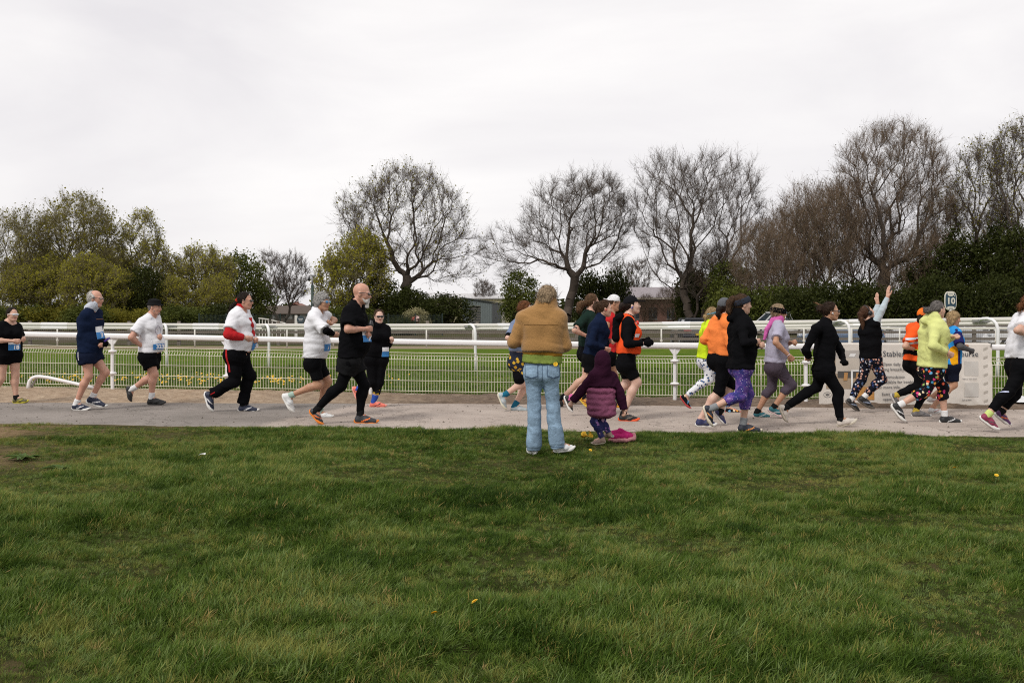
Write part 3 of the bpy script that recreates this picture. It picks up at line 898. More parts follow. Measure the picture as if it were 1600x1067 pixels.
def buildings():
    # grey shed with a roller door
    d = 105.0; s = d / F
    x0, x1 = (722 - 800) * s, (769 - 800) * s
    root = empty("grey_shed", ((x0 + x1) / 2, d, 0))
    tag(root, "grey metal shed with dark roller door beside the evergreen bush", "shed")
    w = (x1 - x0) / 2
    zl, zr = CAMZ + (HOR - 466) * s, CAMZ + (HOR - 473) * s
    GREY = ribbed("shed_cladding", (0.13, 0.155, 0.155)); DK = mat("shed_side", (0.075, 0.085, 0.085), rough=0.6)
    dx0, dx1, dz = (733 - 745.5) * s, (751 - 745.5) * s, CAMZ + (HOR - 478) * s
    m = MB()
    V = [(-w, 0, 0), (dx0, 0, 0), (dx0, 0, dz), (dx1, 0, dz), (dx1, 0, 0), (w, 0, 0), (w, 0, zr), (-w, 0, zl), (-w, 0, dz), (w, 0, dz)]
    m.add(V, [(0, 1, 2, 8), (4, 5, 9, 3)], [])
    m.add([(-w, 0, dz), (w, 0, dz), (w, 0, zr), (-w, 0, zl)], [(0, 1, 2, 3)])
    m.add([(dx0, 0, 0), (dx0, 0.25, 0), (dx0, 0.25, dz), (dx0, 0, dz), (dx1, 0, 0), (dx1, 0.25, 0), (dx1, 0.25, dz), (dx1, 0, dz)], [(0, 3, 2, 1), (4, 5, 6, 7), (3, 7, 6, 2)])
    m.build("front_wall", GREY, root)
    sx = (783 - 745.5) * s
    MB().add([(w, 0.01, 0), (sx, 5, 0), (sx, 5, zr - 0.1), (w, 0.01, zr)], [(0, 1, 2, 3)]).add([(-w, 0, 0), (-w, 6, 0), (-w, 6, zl), (-w, 0, zl)], [(0, 3, 2, 1)]).build("side_wall", DK, root)
    MB().add([(-w - .1, -.15, zl + .02), (w + .1, -.15, zr + .02), (sx + .2, 5.2, zr - 0.08), (-w - .1, 6, zl), (-w - .1, -.15, zl + .12), (w + .1, -.15, zr + .12), (sx + .2, 5.2, zr + .02), (-w - .1, 6, zl + .1)],
             [(0, 3, 2, 1), (4, 5, 6, 7), (0, 1, 5, 4), (1, 2, 6, 5), (2, 3, 7, 6), (3, 0, 4, 7)]).build("roof", mat("shed_trim", (0.05, 0.055, 0.055)), root)
    dr = empty("roller_door", (0, 0, 0)); dr.parent = root
    nsl = 14
    for k in range(nsl):
        MB().box(dx0, dx1, 0.16, 0.2 + 0.015 * (k % 2), dz * k / nsl, dz * (k + 1) / nsl - 0.012).build("slat", mat("roller_slat", (0.045, 0.048, 0.052), rough=0.5), dr)
    # cream hall behind with a pale roof
    d = 128.0; s = d / F
    xa, xb = (690 - 800) * s, (812 - 800) * s
    root = empty("cream_hall", ((xa + xb) / 2, d, 0))
    tag(root, "cream gabled hall with pale metal roof behind the grey shed", "hall")
    xg = (775 - 751) * s; xw = (xb - xa) / 2
    ze, zt = CAMZ + (HOR - 467) * s, CAMZ + (HOR - 459) * s
    walls(MB(), -xw, xw, 0, 7, 0, ze, ridge=zt, along='x').build("wall", ribbed("hall_cladding", (0.46, 0.42, 0.25)), root)
    gable(MB(), -xw, xw, 0, 7, ze, zt, 'x').build("roof", ribbed("hall_roof", (0.50, 0.49, 0.49)), root)
    MB().box(xg, xg + 1.2, -0.06, 0.04, 0, ze - 0.5).build("door", mat("hall_door", (0.30, 0.29, 0.25)), root)
    # low pale-roofed building seen under the big tree
    d = 118.0; s = d / F
    xa, xb = (612 - 800) * s, (694 - 800) * s
    root = empty("low_barn", ((xa + xb) / 2, d, 0))
    tag(root, "low barn with bright pale roof glimpsed beneath the tallest middle tree", "barn")
    xw = (xb - xa) / 2
    ze, zt = CAMZ + (HOR - 468) * s, CAMZ + (HOR - 458) * s
    walls(MB(), -xw, xw, 0, 6, 0, ze, ridge=zt, along='x').build("wall", mat("barn_wall", (0.16, 0.13, 0.11), rough=0.85, bump=0.3), root)
    gable(MB(), -xw, xw, 0, 6, ze, zt, 'x').build("roof", ribbed("hall_roof", (0.55, 0.54, 0.54)), root)
    for k in range(3):
        MB().box(-xw + 1 + k * 1.9, -xw + 2 + k * 1.9, -0.05, 0.03, 1.2, 2.2).build("window", mat("dim_glass", (0.03, 0.035, 0.04), rough=0.15), root)
    # brick house behind the bare trees
    d = 112.0; s = d / F
    xa, xb = (950 - 800) * s, (1062 - 800) * s
    root = empty("brick_house", ((xa + xb) / 2, d, 0))
    tag(root, "long brick house with slate roof behind the two bare trees", "house")
    xw = (xb - xa) / 2
    ze, zt = CAMZ + (HOR - 466) * s, CAMZ + (HOR - 449) * s
    brick, bnt, bbs = newmat("house_brick")
    tcn = bnt.nodes.new("ShaderNodeTexCoord"); bt = bnt.nodes.new("ShaderNodeTexBrick")
    bt.inputs["Scale"].default_value = 4.5; bt.inputs["Color1"].default_value = (0.13, 0.055, 0.036, 1); bt.inputs["Color2"].default_value = (0.09, 0.042, 0.03, 1); bt.inputs["Mortar"].default_value = (0.11, 0.085, 0.07, 1)
    mp = bnt.nodes.new("ShaderNodeMapping"); mp.inputs["Rotation"].default_value = (math.pi / 2, 0, 0)
    bnt.links.new(tcn.outputs["Object"], mp.inputs["Vector"]); bnt.links.new(mp.outputs["Vector"], bt.inputs["Vector"]); bnt.links.new(bt.outputs["Color"], bbs.inputs["Base Color"]); bbs.inputs["Roughness"].default_value = 0.9
    walls(MB(), -xw, xw, 0, 7, 0, ze, ridge=zt - 0.1, along='x').build("wall", brick, root)
    rf = gable(MB(), -xw, xw, 0, 7, ze, zt, 'x', 0.35).build("roof", mat("slate_roof", (0.24, 0.21, 0.22), rough=0.6, var=0.25, scale=2.5, bump=0.5, bscale=9), root)
    MB().box(-xw - .35, xw + .35, -0.42, -0.36, ze - 0.14, ze + 0.06).build("gutter", mat("gutter_pale", (0.42, 0.38, 0.32)), rf)
    for k in range(4):
        cx = -xw + 1.0 + k * (2 * xw - 2) / 3
        wd = MB().box(cx - 0.45, cx + 0.45, -0.06, 0.02, 1.0, 2.3).build("window", mat("dim_glass", (0.03, 0.035, 0.04), rough=0.15), root)
        MB().box(cx - 0.52, cx + 0.52, -0.08, -0.062, 0.92, 1.0).box(cx - 0.03, cx + 0.03, -0.085, -0.062, 1.0, 2.3).build("frame", mat("window_white", (0.22, 0.20, 0.18)), wd)
    # long low brown building far left, a house roof behind it
    d = 150.0; s = d / F
    xa, xb = (396 - 800) * s, (497 - 800) * s
    root = empty("stable_block", ((xa + xb) / 2, d, 0))
    tag(root, "long low stable block with dark brown roof past the left lawn", "stables")
    xw = (xb - xa) / 2
    ze, zt = CAMZ + (HOR - 491) * s, CAMZ + (HOR - 478.5) * s
    walls(MB(), -xw, xw, 0, 7, 0, ze, ridge=zt - 0.1, along='x').build("wall", mat("stable_wall", (0.09, 0.07, 0.055), rough=0.9), root)
    gable(MB(), -xw, xw, 0, 7, ze, zt, 'x', 0.5).build("roof", mat("brown_tile", (0.075, 0.055, 0.042), rough=0.85, var=0.2, scale=2, bump=0.4, bscale=8), root)
    for k in range(5):
        cx = -xw + 1.2 + k * 2.1
        MB().box(cx - 0.5, cx + 0.5, -0.06, 0.02, 0.9, 1.55).build("window", mat("stable_window", (0.32, 0.31, 0.29), rough=0.3), root)
    d = 190.0; s = d / F
    root = empty("red_roof_house", ((461 - 800) * s, d, 0))
    tag(root, "small red roofed house with chimney peeking over the stable block", "house")
    ze, zt = CAMZ + (HOR - 480) * s, CAMZ + (HOR - 474.5) * s
    walls(MB(), -1.2, 1.2, 0, 6, 0, ze, ridge=zt - .05, along='y').build("wall", brick, root)
    rf = gable(MB(), -1.2, 1.2, 0, 6, ze, zt, 'y', 0.25).build("roof", mat("red_tile", (0.21, 0.10, 0.075), rough=0.85), root)
    MB().box(-0.38, 0.42, 1.0, 1.9, ze, zt + 0.25).box(-0.3, -0.05, 1.3, 1.6, zt + .25, zt + .5).box(0.1, 0.34, 1.3, 1.6, zt + .25, zt + .5).build("chimney", mat("chimney_brick", (0.17, 0.08, 0.06), rough=0.9), rf)

marker_sign(); cctv(); notice_board(); pale_hurdles(); buildings()

# ---------------------------------------------------------------- parked cars
GLASS = mat("car_glass", (0.03, 0.04, 0.05), rough=0.08, var=0.05, spec=0.8)
TYRE = mat("tyre_rubber", (0.02, 0.02, 0.02), rough=0.9)
RIM = mat("alloy_rim", (0.42, 0.42, 0.44), rough=0.35, metal=0.7)
PLASTIC = mat("black_trim", (0.025, 0.025, 0.027), rough=0.6)

def car(px, d, rz, col, label, kind='hatch', cname=None, zoff=0.0):
    c = at(px, 500, d)
    root = empty("parked_car", (c[0], d, zoff), rz)
    tag(root, label, "car", "cars parked behind the timber fence")
    paint = mat("car_paint_" + (cname or label.split()[0]), col, rough=0.28, var=0.03, coat=0.6)
    if kind == 'hatch':
        low = [(-2.0, .32), (-2.05, .62), (-1.98, .92), (-1.0, .98), (0.75, .96), (1.75, .80), (2.02, .62), (2.03, .32)]
        up = [(-1.95, .92), (-1.55, 1.38), (-1.1, 1.46), (0.0, 1.47), (0.35, 1.40), (1.1, .94)]
    elif kind == 'suv':
        low = [(-2.15, .38), (-2.2, .75), (-2.15, 1.05), (-1.0, 1.1), (0.9, 1.08), (1.95, .95), (2.15, .7), (2.15, .38)]
        up = [(-2.1, 1.05), (-1.85, 1.6), (-1.4, 1.68), (0.0, 1.68), (0.45, 1.58), (1.15, 1.06)]
    else:
        low = [(-2.4, .4), (-2.45, .9), (-2.45, 1.15), (-0.6, 1.15), (1.0, 1.12), (2.1, .98), (2.35, .75), (2.35, .4)]
        up = [(-0.75, 1.13), (-0.6, 1.68), (-0.3, 1.78), (0.45, 1.78), (0.7, 1.7), (1.35, 1.1)]
    W = 0.88
    def loft(prof, w0, w1, z0, z1):
        n = len(prof)
        V = []
        for sgn in (-1, 1):
            for x, z in prof:
                t = (z - z0) / max(1e-6, z1 - z0)
                V.append((x, sgn * (w0 + (w1 - w0) * t), z))
        Q = [(k, n + k, n + (k + 1) % n, (k + 1) % n) for k in range(n)]
        return V, Q, n
    V, Q, n = loft(low, W, W * 0.97, .3, 1.1)
    me = MB()
    me.add(V, Q)
    # side caps as triangle fans
    for off, fl in ((0, 1), (n, 0)):
        cx = np.mean([v[0] for v in V[off:off + n]]); cz = np.mean([v[2] for v in V[off:off + n]])
        pts = V[off:off + n] + [(cx, V[off][1] * 1.03, cz)]
        T = [((k + 1) % n, k, n) if fl else (k, (k + 1) % n, n) for k in range(n)]
        me.add(pts, None, T)
    body = me.build("body", paint, root)
    V2, Q2, n2 = loft(up, W * 0.95, W * 0.74, up[0][1], max(z for _, z in up))
    mg = MB(); mg.add(V2, Q2)
    for off, fl in ((0, 1), (n2, 0)):
        pts = V2[off:off + n2]
        cx = np.mean([v[0] for v in pts]); cy = np.mean([v[1] for v in pts]); cz = np.mean([v[2] for v in pts])
        T = [((k + 1) % n2, k, n2) if fl else (k, (k + 1) % n2, n2) for k in range(n2)]
        mg.add(pts + [(cx, cy, cz)], None, T)
    cab = mg.build("cabin_glass", GLASS, root)
    zt = max(z for _, z in up)
    xs = [x for x, z in up if z > zt - 0.12]
    rf = MB().box(min(xs) - 0.05, max(xs) + 0.02, -W * 0.76, W * 0.76, zt - 0.06, zt + 0.035).build("roof", paint, root)
    for sgn in (-1, 1):
        for k in ((1, 0), (len(up) - 2, len(up) - 1), (3, None)):
            if k[1] is None:
                a = (-0.2, sgn * (W * 0.95 + .012), up[0][1] - 0.02); b = (-0.25, sgn * (W * 0.75 + .012), zt - .02)
            else:
                (xa, za), (xb, zb) = up[k[0]], up[k[1]]
                a = (xa, sgn * (W * 0.76 + .012), za); b = (xb, sgn * (W * 0.95 + .012), zb)
            MB().bar(a, b, 0.05, 0.07).build("pillar", paint, rf)
    for wx in (-1.25 if kind != 'pickup' else -1.45, 1.3 if kind != 'pickup' else 1.45):
        for sgn in (-1, 1):
            rr = 0.31 if kind == 'hatch' else 0.36
            ty = MB().tube([(wx, sgn * (W - 0.2), rr), (wx, sgn * (W - 0.16), rr), (wx, sgn * (W + 0.0), rr), (wx, sgn * (W + 0.035), rr)], [rr * 0.9, rr, rr, rr * 0.88], 20).build("wheel", TYRE, root, smooth=False)
            MB().tube([(wx, sgn * (W + 0.03), rr), (wx, sgn * (W + 0.05), rr)], [rr * 0.62, rr * 0.5], 14).build("rim", RIM, ty)
    zl = 0.75 if kind == 'hatch' else 0.95
    xr = min(x for x, _ in low); xf = max(x for x, _ in low)
    RED = mat("tail_lamp", (0.45, 0.02, 0.02), rough=0.2); HL = mat("head_lamp", (0.6, 0.62, 0.64), rough=0.12)
    for sgn in (-1, 1):
        MB().box(xr - 0.03, xr + 0.12, sgn * 0.62 - 0.16, sgn * 0.62 + 0.2 * (sgn > 0) + 0.16 * (sgn < 0), zl, zl + 0.16).build("tail_light", RED, root)
        MB().box(xf - 0.22, xf - 0.02, sgn * 0.62 - 0.18, sgn * 0.62 + 0.18, zl - 0.12, zl + 0.0).build("headlight", HL, root)
        MB().box(0.72, 0.9, sgn * (W + 0.02) - 0.0, sgn * (W + 0.14), zl + 0.2, zl + 0.33).build("mirror", PLASTIC, root)
    MB().box(xr - 0.05, xr + 0.1, -W * 0.95, W * 0.95, 0.36, 0.52).build("bumper", PLASTIC, root)
    MB().box(xr - 0.07, xr - 0.055, -0.26, 0.26, zl - 0.1, zl + 0.02).build("number_plate", mat("plate_yellow", (0.55, 0.38, 0.03), rough=0.4), root)
    return root

car(1083, 50.5, math.radians(90), (0.02, 0.022, 0.03), "black car seen from behind with red tail lamps and yellow plate", 'hatch', "black", -0.22)
car(1216, 72, math.radians(188), (0.62, 0.62, 0.62), "white pickup with squared cab behind the lavender runner", 'pickup', "white", -0.15)
car(1312, 52, math.radians(176), (0.10, 0.15, 0.24), "slate blue car parked between the white pickup and the white hatchback", 'hatch', "slate", -0.30)
car(1402, 52.5, math.radians(184), (0.66, 0.66, 0.66), "white hatchback parked behind the orange shirted runner", 'hatch', "white", -0.30)
car(1502, 53, math.radians(2), (0.40, 0.41, 0.43), "silver car parked behind the hooped rail post", 'hatch', "silver", -0.30)
car(1600, 52, math.radians(180), (0.66, 0.66, 0.66), "white tall car cut by the picture edge", 'suv', "white", -0.45)

def path_litter():
    """grit, leaf crumbs and pebbles lying on the tarmac, thicker along its edges"""
    rng = np.random.default_rng(77)
    n = 1300
    x = rng.uniform(-10, 10, n)
    t = rng.beta(0.45, 0.55, n)
    y = near_edge(x) * (1 - t) + far_edge(x) * t
    s = rng.uniform(0.004, 0.012, n) * (1 + 0.8 * (rng.uniform(0, 1, n) > 0.93))
    z = base_z(x, y) + 0.004 + 0.018 * np.sin(np.pi * np.clip(t, 0, 1)) + s * 0.2
    k = (t > 0.04) & (t < 0.985)
    x, y, z, s = x[k], y[k], z[k], s[k]; n = len(x)
    a = rng.uniform(0, 6.28, n)
    ca, sa = np.cos(a) * s, np.sin(a) * s
    C = np.stack([x, y, z], -1)
    e1 = np.stack([ca, sa, 0 * s], -1); e2 = np.stack([-sa * 0.7, ca * 0.7, 0 * s], -1); e3 = np.stack([0 * s, 0 * s, s * 0.6], -1)
    V = np.stack([C + e1, C + e2, C - e1, C - e2, C + e3], 1).reshape(-1, 3)
    b0 = np.arange(n)[:, None] * 5
    T = np.concatenate([b0 + np.array([[0, 1, 4]]), b0 + np.array([[1, 2, 4]]), b0 + np.array([[2, 3, 4]]), b0 + np.array([[3, 0, 4]])])
    o = link("path_grit", mesh_np("path_grit", V, [T], False), mat("grit_brown", (0.075, 0.058, 0.04), rough=0.95, var=0.6, scale=4))
    tag(o, "scattered grit and leaf crumbs lying on the tarmac path", "grit", kind="stuff")
path_litter()
# ================================================================ VEGETATION
BARK = mat("bark_brown", (0.060, 0.045, 0.034), rough=0.95, var=0.35, scale=3, bump=0.5, bscale=12)
BARK_L = mat("bark_olive", (0.085, 0.068, 0.040), rough=0.95, var=0.35, scale=3, bump=0.5, bscale=12)
TWIG = mat("twig_brown", (0.080, 0.060, 0.045), rough=0.95, var=0.3, scale=0.5)
TWIG_R = mat("twig_hazel", (0.118, 0.080, 0.050), rough=0.95, var=0.3, scale=0.5)
TWIG_O = mat("twig_olive", (0.17, 0.145, 0.065), rough=0.95, var=0.3, scale=0.5)
LEAF_SPRING = leafmat("leaf_spring", (0.20, 0.20, 0.022), (0.42, 0.38, 0.05), (0.52, 0.45, 0.08), 0.5, trans=0.5)
LEAF_OLIVE = leafmat("leaf_olive", (0.13, 0.125, 0.018), (0.30, 0.26, 0.04), (0.40, 0.33, 0.06), 0.45, trans=0.5)
LEAF_DARK = leafmat("leaf_dark", (0.017, 0.023, 0.005), (0.048, 0.056, 0.012), (0.10, 0.10, 0.022), 0.6)
LEAF_MID = leafmat("leaf_mid", (0.045, 0.060, 0.012), (0.11, 0.12, 0.022), (0.16, 0.155, 0.035), 0.5)
LEAF_BUD = leafmat("leaf_bud", (0.075, 0.055, 0.025), (0.13, 0.095, 0.038), None, 0.8)

def frames(D):
    D = D / np.maximum(np.linalg.norm(D, axis=1, keepdims=True), 1e-9)
    ref = np.where(np.abs(D[:, 2:3]) < 0.9, np.array([[0, 0, 1.0]]), np.array([[1.0, 0, 0]]))
    U = np.cross(D, ref); U /= np.linalg.norm(U, axis=1, keepdims=True)
    W = np.cross(D, U)
    return D, U, W

def tubes_np(A, B, ra, rb, n):
    D, U, W = frames(B - A)
    ang = np.arange(n) * 2 * math.pi / n
    c, s = np.cos(ang), np.sin(ang)
    ring = U[:, None, :] * c[None, :, None] + W[:, None, :] * s[None, :, None]
    V = np.concatenate([A[:, None] + ring * ra[:, None, None], B[:, None] + ring * rb[:, None, None]], 1)
    m = len(A); base = np.arange(m)[:, None] * (2 * n)
    k = np.arange(n); k2 = (k + 1) % n
    Q = np.stack([base + k, base + k2, base + n + k2, base + n + k], -1).reshape(-1, 4)
    return V.reshape(-1, 3), Q

def cones_np(A, B, ra, n=3):
    D, U, W = frames(B - A)
    ang = np.arange(n) * 2 * math.pi / n
    ring = U[:, None, :] * np.cos(ang)[None, :, None] + W[:, None, :] * np.sin(ang)[None, :, None]
    V = np.concatenate([A[:, None] + ring * ra[:, None, None], B[:, None]], 1)
    m = len(A); base = np.arange(m)[:, None] * (n + 1)
    k = np.arange(n); k2 = (k + 1) % n
    T = np.stack([base + k, base + k2, base + n + 0 * k], -1).reshape(-1, 3)
    return V.reshape(-1, 3), T

def leaves_np(C, size, rng, aspect=0.6, flat=0.0):
    m = len(C)
    a = rng.normal(size=(m, 3)); a[:, 2] *= (1 - flat); a /= np.linalg.norm(a, axis=1, keepdims=True)
    b = np.cross(a, rng.normal(size=(m, 3))); b /= np.maximum(np.linalg.norm(b, axis=1, keepdims=True), 1e-6)
    s = size * rng.uniform(0.6, 1.35, (m, 1))
    V = np.stack([C - a * s, C + b * s * aspect, C + a * s, C - b * s * aspect], 1).reshape(-1, 3)
    Q = np.arange(m * 4).reshape(m, 4)
    return V, Q

def sample_crown(ells, n, rng, shell=0.55):
    """points in the union of ellipsoids (cx,cy,cz,rx,ry,rz[,weight])"""
    w = np.array([e[3] * e[4] * e[5] * (e[6] if len(e) > 6 else 1.0) for e in ells]); w = w / w.sum()
    k = rng.choice(len(ells), n, p=w)
    d = rng.normal(size=(n, 3)); d /= np.linalg.norm(d, axis=1, keepdims=True)
    r = rng.uniform(0, 1, (n, 1)) ** (1 / 3 * (1 - shell) + 0.12 * shell)
    E = np.array([e[:6] for e in ells])[k]
    return E[:, :3] + d * r * E[:, 3:]

def grow(roots, targets, bf=0.35, sub=0.9, rng=None, jitter=0.06):
    """balanced minimum-spanning tree from trunk nodes out to the target points"""
    P = [np.array(p, float) for p in roots['pts']]
    par = list(roots['par'])
    path = [0.0]
    for i in range(1, len(P)):
        path.append(path[par[i]] + np.linalg.norm(P[i] - P[par[i]]))
    P = [p for p in P]
    T = targets.copy()
    n = len(T)
    best = np.full(n, np.inf); bi = np.zeros(n, int)
    ok = roots.get('ok', range(len(P)))
    for i in ok:
        c = np.linalg.norm(T - P[i], axis=1) + bf * path[i]
        m = c < best; best[m] = c[m]; bi[m] = i
    alive = np.ones(n, bool)
    for _ in range(n):
        j = int(np.argmin(np.where(alive, best, np.inf)))
        a = bi[j]
        alive[j] = False
        L = np.linalg.norm(T[j] - P[a])
        k = max(1, int(round(L / sub)))
        prev = a
        st = P[a]
        newi = []
        for q in range(1, k + 1):
            t = q / k
            p = st + (T[j] - st) * t
            if q < k:
                p = p + rng.normal(size=3) * jitter * L * 0.5
                p[2] -= 0.05 * L * math.sin(math.pi * t)
            P.append(p); par.append(prev); path.append(path[prev] + np.linalg.norm(p - P[prev]))
            prev = len(P) - 1; newi.append(prev)
        for i in newi:
            c = np.linalg.norm(T - P[i], axis=1) + bf * path[i]
            m = alive & (c < best); best[m] = c[m]; bi[m] = i
    return np.array(P), np.array(par), np.array(path)

def tree_meshes(seed, h, ells, trunk_h, n_t=380, bf=0.35, r_trunk=0.3, stems=1, stem_spread=0.0, n_twig=7, twig_len=0.9, twig_r=0.011,
                up=0.35, leaf_n=0, leaf_size=0.1, shell=0.5, droop=0.0, e_exp=2.0, bud_n=0, sub_twigs=7, lean=0.0):
    rng = np.random.default_rng(seed)
    pts = [np.zeros(3)]; par = [0]; ok = []
    for s in range(stems):
        a = 2 * math.pi * s / max(1, stems) + rng.uniform(0, 1)
        prev = 0
        k = 5
        for q in range(1, k + 1):
            t = q / k
            off = np.array([math.cos(a) + lean, 0.6 * math.sin(a), 0]) * stem_spread * t + rng.normal(size=3) * 0.03 * trunk_h * (1, 1, 0.3)
            pts.append(np.array([off[0], off[1], trunk_h * t])); par.append(prev); prev = len(pts) - 1
            if q >= 3: ok.append(prev)
    T = sample_crown(ells, int(n_t * 2.0), rng, shell)
    T = T[T[:, 2] > trunk_h * 0.75]
    P, par, path = grow({'pts': pts, 'par': par, 'ok': ok}, T, bf, 0.8, rng)
    n = len(P)
    # pipe-model radii
    order = np.argsort(-path)
    acc = np.zeros(n); nch = np.zeros(n, int)
    for i in range(1, n): nch[par[i]] += 1
    r0 = 1.0
    acc[nch == 0] = r0
    for i in order:
        if i == 0: continue
        acc[par[i]] += acc[i]
    pw = math.log(r_trunk / 0.0095) / math.log(acc.max())
    R = r_trunk * (acc / acc.max()) ** pw
    # soften kinks
    for _ in range(2):
        S = np.zeros_like(P); C = np.zeros(n)
        np.add.at(S, par[1:], P[1:]); np.add.at(C, par[1:], 1)
        inner = (C > 0); inner[0] = False; inner[:len(pts)] = False
        avg = P.copy()
        avg[inner] = 0.5 * P[inner] + 0.25 * P[par[inner]] + 0.25 * (S[inner] / C[inner, None])
        P = avg
    idx = np.arange(1, n)
    A, B = P[par[idx]], P[idx]
    ra, rb = np.minimum(R[par[idx]], R[idx] * 1.35), R[idx]
    thick = rb > 0.06
    V1, Q1 = tubes_np(A[thick], B[thick] + (B[thick] - A[thick]) * 0.03, ra[thick], rb[thick], 7)
    V2, Q2 = tubes_np(A[~thick], B[~thick], ra[~thick], rb[~thick], 4)
    # root flare
    fl = np.array([[0, 0, -0.15]]); 
    V3, Q3 = tubes_np(fl, np.array([[0, 0, 0.55]]), np.array([r_trunk * 1.5]), np.array([r_trunk * 1.02]), 9)
    trunk = mesh_np("trunk", np.concatenate([V1, V2, V3]), [np.concatenate([Q1, Q2 + len(V1), Q3 + len(V1) + len(V2)])])
    # twigs
    fine = idx[R[idx] < 0.022]
    src = np.repeat(fine, n_twig)
    m = len(src)
    bd = P[src] - P[par[src]]; bd /= np.maximum(np.linalg.norm(bd, axis=1, keepdims=True), 1e-6)
    cen = np.array([0, 0, trunk_h * 1.1])
    out = P[src] - cen; out /= np.maximum(np.linalg.norm(out, axis=1, keepdims=True), 1e-6)
    dirv = bd * 0.8 + out * 0.45 + rng.normal(size=(m, 3)) * 0.55
    dirv[:, 2] += up - droop
    dirv /= np.linalg.norm(dirv, axis=1, keepdims=True)
    L = twig_len * rng.uniform(0.45, 1.25, m)
    A = P[src] - (P[src] - P[par[src]]) * rng.uniform(0, 1, (m, 1))
    M = A + dirv * L[:, None] * 0.5
    d2 = dirv + rng.normal(size=(m, 3)) * 0.22; d2[:, 2] += 0.15 - droop; d2 /= np.linalg.norm(d2, axis=1, keepdims=True)
    B = M + d2 * L[:, None] * 0.5
    r = np.full(m, twig_r)
    B = A + (dirv * 0.6 + d2 * 0.4) * L[:, None]
    Vb, Tb = cones_np(A, B, r)
    Vs, Ts, nb = [Vb], [Tb], len(Vb)
    tips = [B]
    for q in range(sub_twigs):
        t = rng.uniform(0.10, 0.98, (m, 1))
        S = A + (B - A) * t
        ds = dirv * 0.75 + rng.normal(size=(m, 3)) * 0.55; ds[:, 2] += 0.22 - droop; ds /= np.linalg.norm(ds, axis=1, keepdims=True)
        E = S + ds * (L * rng.uniform(0.3, 0.75, m))[:, None]
        sd = np.cross(ds, rng.normal(size=(m, 3))); sd /= np.maximum(np.linalg.norm(sd, axis=1, keepdims=True), 1e-6)
        w_ = (r * 0.85)[:, None]
        Vc = np.stack([S - sd * w_, S + sd * w_, E], 1).reshape(-1, 3)
        Tc = np.arange(len(Vc)).reshape(-1, 3)
        Vs.append(Vc); Ts.append(Tc + nb); nb += len(Vc); tips.append(E)
    crown = mesh_np("twigs", np.concatenate(Vs), [np.concatenate(Ts)])
    tips = np.concatenate(tips)
    lm = None
    if leaf_n:
        pk = tips[rng.choice(len(tips), leaf_n)] + rng.normal(size=(leaf_n, 3)) * 0.10
        Vl, Ql = leaves_np(pk, leaf_size, rng)
        lm = mesh_np("leaves", Vl, [Ql], smooth=False)
    return trunk, crown, lm

def put_tree(tr, px, base_d, rz=0.0, sc=1.0, label="", mats=(BARK, TWIG, LEAF_SPRING), name="bare_tree", group=None, sx=1.0):
    x = (px - 800) / F * base_d
    root = empty(name, (x, base_d, 0), rz)
    root.scale = (sc * sx, sc * sx, sc)
    tag(root, label, "tree", group)
    trunk, crown, lm = tr
    link("trunk", trunk, mats[0], root)
    c = link("crown", crown, mats[1], root)
    if lm is not None: link("leaves", lm, mats[2], c)
    return root

def bush_mesh(seed, ells, n, size, core=True, shell=0.75, aspect=0.55, clump=0.35, nclump=None):
    rng = np.random.default_rng(seed)
    k = nclump or max(20, n // 60)
    C = sample_crown(ells, k, rng, shell)
    j = rng.choice(k, n)
    cl = rng.normal(size=(n, 3)) * clump * np.array([1, 1, 0.75])
    P = C[j] + cl
    P[:, 2] = np.abs(P[:, 2])
    V, Q = leaves_np(P, size, rng, aspect)
    lv = mesh_np("leaves", V, [Q], smooth=False)
    # stems from the ground into the clumps
    m = min(k, 70)
    sel = C[rng.choice(k, m, replace=False)]
    A = np.stack([sel[:, 0] * 0.25 + rng.normal(size=m) * 0.1, sel[:, 1] * 0.25, np.zeros(m)], -1)
    M = A * 0.45 + sel * 0.55 + rng.normal(size=(m, 3)) * 0.12
    V1, Q1 = tubes_np(A, M, np.full(m, 0.05), np.full(m, 0.03), 4)
    V2, Q2 = tubes_np(M, sel, np.full(m, 0.03), np.full(m, 0.012), 4)
    st = mesh_np("stems", np.concatenate([V1, V2]), [np.concatenate([Q1, Q2 + len(V1)])])
    return st, lv

def put_bush(b, px, d, label, m, rz=0.0, sc=(1, 1, 1), name="evergreen_bush", cat="bush", group=None, zoff=0.0):
    x = (px - 800) / F * d
    root = empty(name, (x, d, zoff), rz)
    root.scale = sc
    tag(root, label, cat, group)
    st, lv = b
    link("trunk", st, BARK, root)
    link("crown", lv, m, root)
    return root

